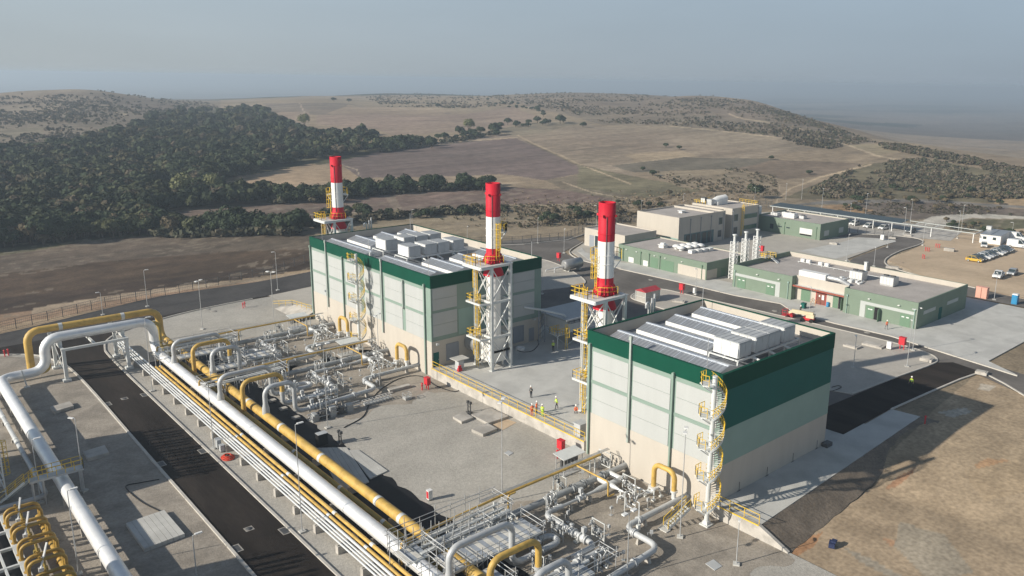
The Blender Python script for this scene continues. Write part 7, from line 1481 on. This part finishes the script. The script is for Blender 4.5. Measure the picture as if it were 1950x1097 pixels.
p = U(1530, 611, 0); t = thing('boom_lift', 'cream boom lift with red base parked on the road', 'boom lift', (p[0], p[1], 0)); ang = math.atan2(*(U(1551, 610, .5)-U(1515, 604, .5))[[1, 0]]); c, s = math.cos(ang), math.sin(ang); F = lambda u, v, z: (p[0]+u*c-v*s, p[1]+u*s+v*c, z)
b = MB(); b.obox(F(1.0, 0, .62), (2.0, 1.5, .45), ang); b.build('base', M_redbox, t)
for u in (0, 1.7):
    for v in (-.85, .85): q = F(u, v, .42); b = MB(); b.tube([F(u, v-.16, .42), F(u, v+.16, .42)], .42, 12); b.build('wheel', M_tyre, t)
b = MB(); b.obox(F(1.3, 0, 1.2), (1.5, 1.3, .7), ang); b.beam(F(1.8, 0, 1.6), F(-2.4, 0, 1.7), .6, .7); b.beam(F(-2.2, 0, 1.6), F(-3.0, 0, 1.2), .4, .45); b.build('boom', mat('cream_machine', (.62, .53, .36), .5, var=.08), t); b = MB(); b.rail([F(-3.3, -.8, .7), F(-3.3, .8, .7), F(-4.2, .8, .7), F(-4.2, -.8, .7), F(-3.3, -.8, .7)], 1.0, .8, .05); b.obox(F(-3.75, 0, .66), (.9, 1.6, .06), ang); b.build('basket', M_redbox, t)
p = U(1506, 603, 0); b = MB(); b.obox((p[0], p[1], .45), (1.5, 1.0, .7), .3); b.obox((p[0], p[1], .9), (1.1, .7, .3), .3); b.tube([(p[0]-.5, p[1]-.5, .25), (p[0]-.5, p[1]+.5, .25)], .25, 10); b.tube([(p[0]+.5, p[1]-.5, .25), (p[0]+.5, p[1]+.5, .25)], .25, 10); tag(b.build('compressor_cart', M_redbox, None, (p[0], p[1], 0)), 'small red wheeled machine beside the boom lift', 'machine')
for k in range(2):
    a, b_ = U(1543+k*9, 580+k*1.5, .11), U(1549+k*22, 575+k*3, .11); m = MB(); m.rail([a, a*.5+b_*.5, b_], 1.0, 1.3, .06); tag(m.build('barrier', mat('orange_barrier', (.72, .40, .14), .6, var=.1), None, tuple(a)), 'orange tape barrier before the brown entrance door, %s one' % ('green door side', 'drum side')[k], 'barrier')
# ================================================================== PEOPLE
M_skin = mat('skin', (.48, .30, .22), .6, var=.05); M_dark = mat('dark_trousers', (.02, .022, .028), .8, var=.15, scale=4); M_hv = mat('hi_vis_yellow', (.55, .75, .06), .6, var=.08, scale=4); M_hvo = mat('hi_vis_orange', (.80, .17, .05), .6, var=.08, scale=4); M_blk = mat('dark_jacket', (.035, .038, .035), .8, var=.15, scale=4); M_helm = mat('white_helmet', (.80, .79, .74), .4, var=.03); M_stripe = mat('reflective_stripe', (.65, .66, .62), .4, var=.02); M_boot = mat('boots', (.03, .025, .02), .8, var=.1)
def person(label, px, py, z, top, face_deg, pose='stand', trousers=M_dark, stripe=True, helmet=M_helm):
    P0 = U(px, py, z); t = thing('person', label, 'person', (P0[0], P0[1], z)); V = []; E = []; R_ = []
    def ch(pts, start=None):
        k = start
        for p, r in pts:
            V.append(p); R_.append(r); 
            if k is not None: E.append((k, len(V)-1))
            k = len(V)-1
        return k
    # x forward, y left; heights in metres
    hz = .94 if pose != 'crouch' else .42; lean = {'stand': .02, 'walk': .06, 'crouch': .22}[pose]
    V.append((0, 0, hz)); R_.append(.145)
    ch([((lean*.4, 0, hz+.18), .135), ((lean*.8, 0, hz+.36), .165), ((lean, 0, hz+.48), .11), ((lean+.01, 0, hz+.56), .058)], 0); chest = 2; neck = len(V)-1
    ch([((lean+.03, 0, hz+.66), .092), ((lean+.035, 0, hz+.77), .098)], neck)
    for s in (-1, 1):
        if pose == 'crouch': leg = [((.05, s*.10, hz-.02), .10), ((.40, s*.15, hz+.06), .075), ((.12, s*.14, .12), .055), ((.16, s*.14, .05), .05), ((.30, s*.14, .035), .04)]
        else:
            a = .20*s if pose == 'walk' else .03*s
            leg = [((a*.1, s*.10, hz-.09), .105), ((a*.7+.03, s*.11, .50), .068), ((a*1.2-.02, s*.115, .11), .048), ((a*1.2, s*.115, .05), .048), ((a*1.2+.14, s*.125, .035), .036)]
        ch(leg, 0)
        if pose == 'crouch': arm = [((lean, s*.19, hz+.42), .062), ((lean+.16, s*.25, hz+.20), .048), ((lean+.38, s*.16, hz+.12), .036)]; hd = Vector((.9, -s*.25, -.1))
        elif s == 1 and pose == 'stand': arm = [((lean, s*.19, hz+.44), .062), ((lean-.02, s*.26, hz+.18), .047), ((lean+.20, s*.20, hz+.20), .035)]; hd = Vector((.9, -.2, .1))
        else:
            sw = -.18*s if pose == 'walk' else .03; arm = [((lean, s*.19, hz+.44), .062), ((lean+sw*.4, s*.25, hz+.18), .047), ((lean+sw+.03, s*.26, hz-.06), .035)]; hd = Vector((.25, 0, -1))
        k = ch(arm, chest); hd.normalize(); w = Vector(V[k]); side = hd.cross(Vector((0, 1, 0)) if abs(hd.y) < .8 else Vector((1, 0, 0))).normalized(); pk = ch([(tuple(w+hd*.05), .030), (tuple(w+hd*.09), .034)], k)
        for j, ln in enumerate((.055, .07, .075, .068)): o = side*(.028*(j-1.5)); ch([(tuple(w+hd*.125+o), .010), (tuple(w+hd*(.125+ln)+o*1.1+Vector((.01, 0, 0))), .008)], pk)
        ch([(tuple(w+hd*.08+side*.045), .011), (tuple(w+hd*.13+side*.062), .009)], pk-1)
    me = bpy.data.meshes.new('skeleton'); me.from_pydata(V, E, []); ob = bpy.data.objects.new('skeleton', me); COL.objects.link(ob)
    md = ob.modifiers.new('s', 'SKIN'); 
    if not me.skin_vertices: 
        bpy.context.view_layer.objects.active = ob
    lay = me.skin_vertices[0].data if me.skin_vertices else None
    if lay is None:
        import bmesh as _bm; bm_ = _bm.new(); bm_.from_mesh(me); bm_.verts.layers.skin.verify(); bm_.to_mesh(me); bm_.free(); lay = me.skin_vertices[0].data
    for i, r in enumerate(R_): lay[i].radius = (r, r); lay[i].use_root = (i == 0)
    ss = ob.modifiers.new('u', 'SUBSURF'); ss.levels = 1; ss.render_levels = 1
    dg = bpy.context.evaluated_depsgraph_get(); m2 = bpy.data.meshes.new_from_object(ob.evaluated_get(dg)); bpy.data.objects.remove(ob); bpy.data.meshes.remove(me)
    m2.name = 'body'; m2.materials.clear()
    for m in (top, trousers, M_skin, M_boot): m2.materials.append(m)
    for p in m2.polygons:
        c = p.center; p.use_smooth = True
        low = c.z < hz+.02 if pose != 'crouch' else (c.z < hz+.06 and abs(c.y) > .03 and c.z < hz+.14 and c.x > -.2 and not (abs(c.y) > .17 and c.z > hz+.08))
        hand = any((Vector(c)-Vector(V[i])).length < .11 for i in range(len(V)) if R_[i] <= .034)
        p.material_index = 2 if (c.z > hz+.53 or (hand and c.z > .3)) else 3 if c.z < .10 else 1 if low and abs(c.y) < .24 - (.0 if pose != 'crouch' else -.1) else 0
    o = bpy.data.objects.new('body', m2); COL.objects.link(o); o.parent = t
    hx, hzz = lean+.035, hz+.77
    b = MB(); b.lathe([(.155, hzz+.02), (.125, hzz+.03), (.125, hzz+.09), (.09, hzz+.15), (.01, hzz+.175)], hx, 0, 14); b.add([(hx+.08, -.08, hzz+.02), (hx+.2, -.06, hzz+.01), (hx+.2, .06, hzz+.01), (hx+.08, .08, hzz+.02)], [(0, 1, 2, 3), (3, 2, 1, 0)]); kid(t, 'helmet', b, helmet)
    b = MB(); b.box(hx+.085, hx+.105, -.045, -.02, hzz-.03, hzz-.01, 1); b.box(hx+.085, hx+.105, .02, .045, hzz-.03, hzz-.01, 1); b.add([(hx+.09, -.014, hzz-.075), (hx+.09, .014, hzz-.075), (hx+.09, 0, hzz-.025), (hx+.125, 0, hzz-.07)], [(0, 1, 3), (1, 2, 3), (2, 0, 3)]); b.box(hx+.08, hx+.098, -.025, .025, hzz-.115, hzz-.105, 2)
    f = b.build('face', [M_skin, M_boot, M_redbox]); f.parent = t
    b = MB(); [b.box(hx-.02, hx+.02, s*.10-.012, s*.10+.012, hzz-.06, hzz) for s in (-1, 1)]; e = b.build('ears', M_skin); e.name = 'ear_pair'; e.parent = t
    if stripe:
        b = MB(); xx = lean*.6; b.lathe([(.168, hz+.24), (.172, hz+.29)], xx, 0, 14); st = b.build('reflective_band', M_stripe); st.scale = (.92, 1.18, 1); st.parent = t
    t.rotation_euler = (0, 0, rad(face_deg)); return t
person('person in dark jacket and white helmet standing apart on the concrete pad', 1011.5, 757, 0, M_blk, 200, 'stand')
person('person in yellow jacket and dark trousers walking alone on the concrete pad', 1060, 778, 0, M_hv, 160, 'walk')
person('person in red orange overalls at the railing, left of the three', 1013, 792, 0, M_hvo, 250, 'stand', trousers=M_hvo)
person('person in orange vest and dark trousers, middle of three at the railing', 1021.5, 787, 0, M_hvo, 300, 'stand')
person('person in yellow coat, right of three at the railing', 1033, 793, 0, M_hv, 200, 'stand', trousers=M_hv)
person('person in red vest crouching by the square hall tower leg', 1096.5, 786, 0, M_hvo, 230, 'crouch')
person('person in yellow vest standing in the shade by the filter house', 1053.4, 668, 0, M_hv, 210, 'stand')
person('person in yellow vest walking on the shaded spur road', 1735, 738, 0.02, M_hv, 170, 'walk')
person('person in light vest walking at the kerb before the green bin', 1523.5, 598, .02, M_blk, 250, 'walk', stripe=True)
person('person in orange vest walking past the open green door', 1687.5, 627, .11, M_hvo, 240, 'walk', trousers=mat('grey_trousers', (.16, .16, .17), .8, var=.1))
# ================================================================== VEHICLES
def car(label, x, y, rz, col, kind='hatch', z=.04, group=None):
    t = thing('parked_car', label, {'van': 'van', 'pickup': 'pickup'}.get(kind, 'car'), (x, y, z), group); t.rotation_euler = (0, 0, rz)
    key = 'car_paint_%d' % (int(col[0]*1000)*7+int(col[2]*1000)); pm = mat(key, col, .3, .15, var=.03)
    S = {'hatch': (4.1, 1.72, [(-2.0, .35), (-2.05, .62), (-1.98, .88), (-1.25, .93), (1.0, .93), (1.75, .86), (2.0, .70), (2.06, .42), (1.9, .28), (-1.9, .28)], [(-1.9, .92), (-1.62, 1.38), (-1.2, 1.46), (.1, 1.46), (.45, 1.38), (1.15, .92)]),
         'van': (5.4, 1.95, [(-2.65, .4), (-2.7, 1.1), (-2.6, 1.25), (1.6, 1.25), (2.3, 1.1), (2.65, .85), (2.7, .42), (2.5, .3), (-2.5, .3)], [(-2.66, 1.24), (-2.62, 2.2), (-2.4, 2.34), (.7, 2.34), (1.05, 2.22), (1.85, 1.22)]),
         'pickup': (5.2, 1.85, [(-2.55, .5), (-2.6, 1.05), (-2.5, 1.12), (1.0, 1.12), (2.2, 1.06), (2.55, .9), (2.6, .5), (2.4, .4), (-2.4, .4)], [(-.75, 1.1), (-.6, 1.66), (-.35, 1.78), (.75, 1.78), (1.0, 1.68), (1.5, 1.1)])}[kind]
    Ln, Wd, body, cab = S; w = Wd/2
    def loft(poly, ys, sc):
        b = MB(); n = len(poly); cx = sum(p[0] for p in poly)/n; cz = sum(p[1] for p in poly)/n; vs = []
        for yy, s_ in zip(ys, sc): vs += [(cx+(p[0]-cx)*s_, yy, cz+(p[1]-cz)*s_) for p in poly]
        m = len(ys); fs = [(i*n+k, i*n+(k+1) % n, (i+1)*n+(k+1) % n, (i+1)*n+k) for i in range(m-1) for k in range(n)]
        b.add(vs, fs, 0, False); b.add(vs[:n], [tuple(range(n))]); b.add(vs[-n:], [tuple(range(n-1, -1, -1))]); return b
    kid(t, 'body', loft(body, (-w, -w*.94, 0, w*.94, w), (.955, .995, 1, .995, .955)), pm)
    g = loft(cab, (-w*.80, -w*.88, 0, w*.88, w*.80)[:0] or (-w*.84, 0, w*.84), (.97, 1, .97)); kid(t, 'windows', g, M_glass)
    b = MB(); r0, r1 = cab[2], cab[3]; zt = r0[1]
    b.box(r0[0]-.12, r1[0]+.12, -w*.80, w*.80, zt-.03, zt+.03)
    for s in (-1, 1):
        b.beam((cab[0][0]+.05, s*w*.86, cab[0][1]), (r0[0]-.05, s*w*.80, zt), .10, .08); b.beam((r1[0]+.08, s*w*.80, zt), (cab[-1][0]-.05, s*w*.86, cab[-1][1]), .09, .07)
        xm = (r0[0]+r1[0])/2; b.beam((xm, s*w*.845, cab[0][1]), (xm, s*w*.81, zt), .10, .06)
    if kind == 'van': 
        for s in (-1, 1): b.box(cab[0][0]+.08, .25, s*w*.84-.03, s*w*.84+.03, 1.2, 2.3)
        b.box(cab[0][0]-.02, cab[0][0]+.05, -w*.8, w*.8, 1.2, 2.25)
    kid(t, 'roof', b, pm)
    for xx in (Ln*.31, -Ln*.31):
        for s in (-1, 1):
            b = MB(); r = .31 if kind == 'hatch' else .36; b.tube([(xx, s*(w-.20), r), (xx, s*(w+.02), r)], r, 14); wl = kid(t, 'wheel', b, M_tyre); b = MB(); b.tube([(xx, s*(w+.0), r), (xx, s*(w+.035), r)], r*.6, 12); rm = b.build('rim', M_steel); rm.parent = wl
    for s in (-1, 1):
        b = MB(); b.box(Ln/2-.16, Ln/2+.01, s*w*.72-.16, s*w*.72+.16, .62, .78); kid(t, 'headlight', b, M_ac); b = MB(); b.box(-Ln/2-.01, -Ln/2+.1, s*w*.78-.12, s*w*.78+.12, .68, .88); kid(t, 'tail_light', b, M_redbox)
    b = MB(); b.box(Ln/2-.1, Ln/2+.03, -w*.5, w*.5, .42, .6); kid(t, 'grille', b, M_dsteel)
    if kind == 'pickup': b = MB(); b.box(-2.45, -.85, -w*.82, w*.82, 1.0, 1.13); kid(t, 'cargo_bed', b, M_black)
    return t
rowc = [((.62, .40, .06), 'yellow hatchback, roadside end of the parked row'), ((.05, .055, .06), 'black car next to the yellow hatchback'), ((.70, .70, .69), 'white car third from the yellow end of the parked row'), ((.42, .43, .44), 'silver car fourth from the yellow end of the parked row'), ((.09, .10, .11), 'dark grey car in the middle of the parked row'), ((.66, .66, .65), 'white car in the far half of the parked row'), ((.38, .39, .40), 'silver car in the far half of the parked row'), ((.06, .065, .075), 'near black car close to the van end of the parked row'), ((.07, .09, .12), 'dark blue car close to the van end of the parked row')]
for k, (c, lab) in enumerate(rowc): car(lab, 219.8+k*2.75, 79.6+random.uniform(-.25, .25), rad(-88+random.uniform(-3, 3)), c, group='cars parked in a row')
car('white car parked alone before the site cabin', 242.6, 86.0, rad(200), (.68, .68, .67)); car('white panel van at the end of the parked row', 249.5, 79.5, rad(-80), (.78, .78, .77), 'van'); car('white van farthest back beside the site cabin', 262.0, 84.2, rad(-85), (.78, .78, .77), 'van'); car('dark car between the two white vans', 256.0, 81.6, rad(-85), (.06, .065, .07))
car('white pickup parked facing the dirt yard', 205.4, 68.6, rad(188), (.74, .74, .73), 'pickup'); car('silver grey car beside the white pickup', 211.5, 67.6, rad(185), (.30, .32, .34)); car('dark car at the right edge beyond the pickup', 214.3, 64.2, rad(180), (.07, .075, .085))
for k, (x, y) in enumerate(((246.3, 128.0), (245.6, 122.8), (246.5, 118.2), (248, 110))): car(('white car under the carport, beside the pump house', 'second white car under the carport', 'third white car under the carport', 'dark car under the carport near its open end')[k], x, y, rad(178), (.74, .74, .73) if k < 3 else (.1, .11, .12))
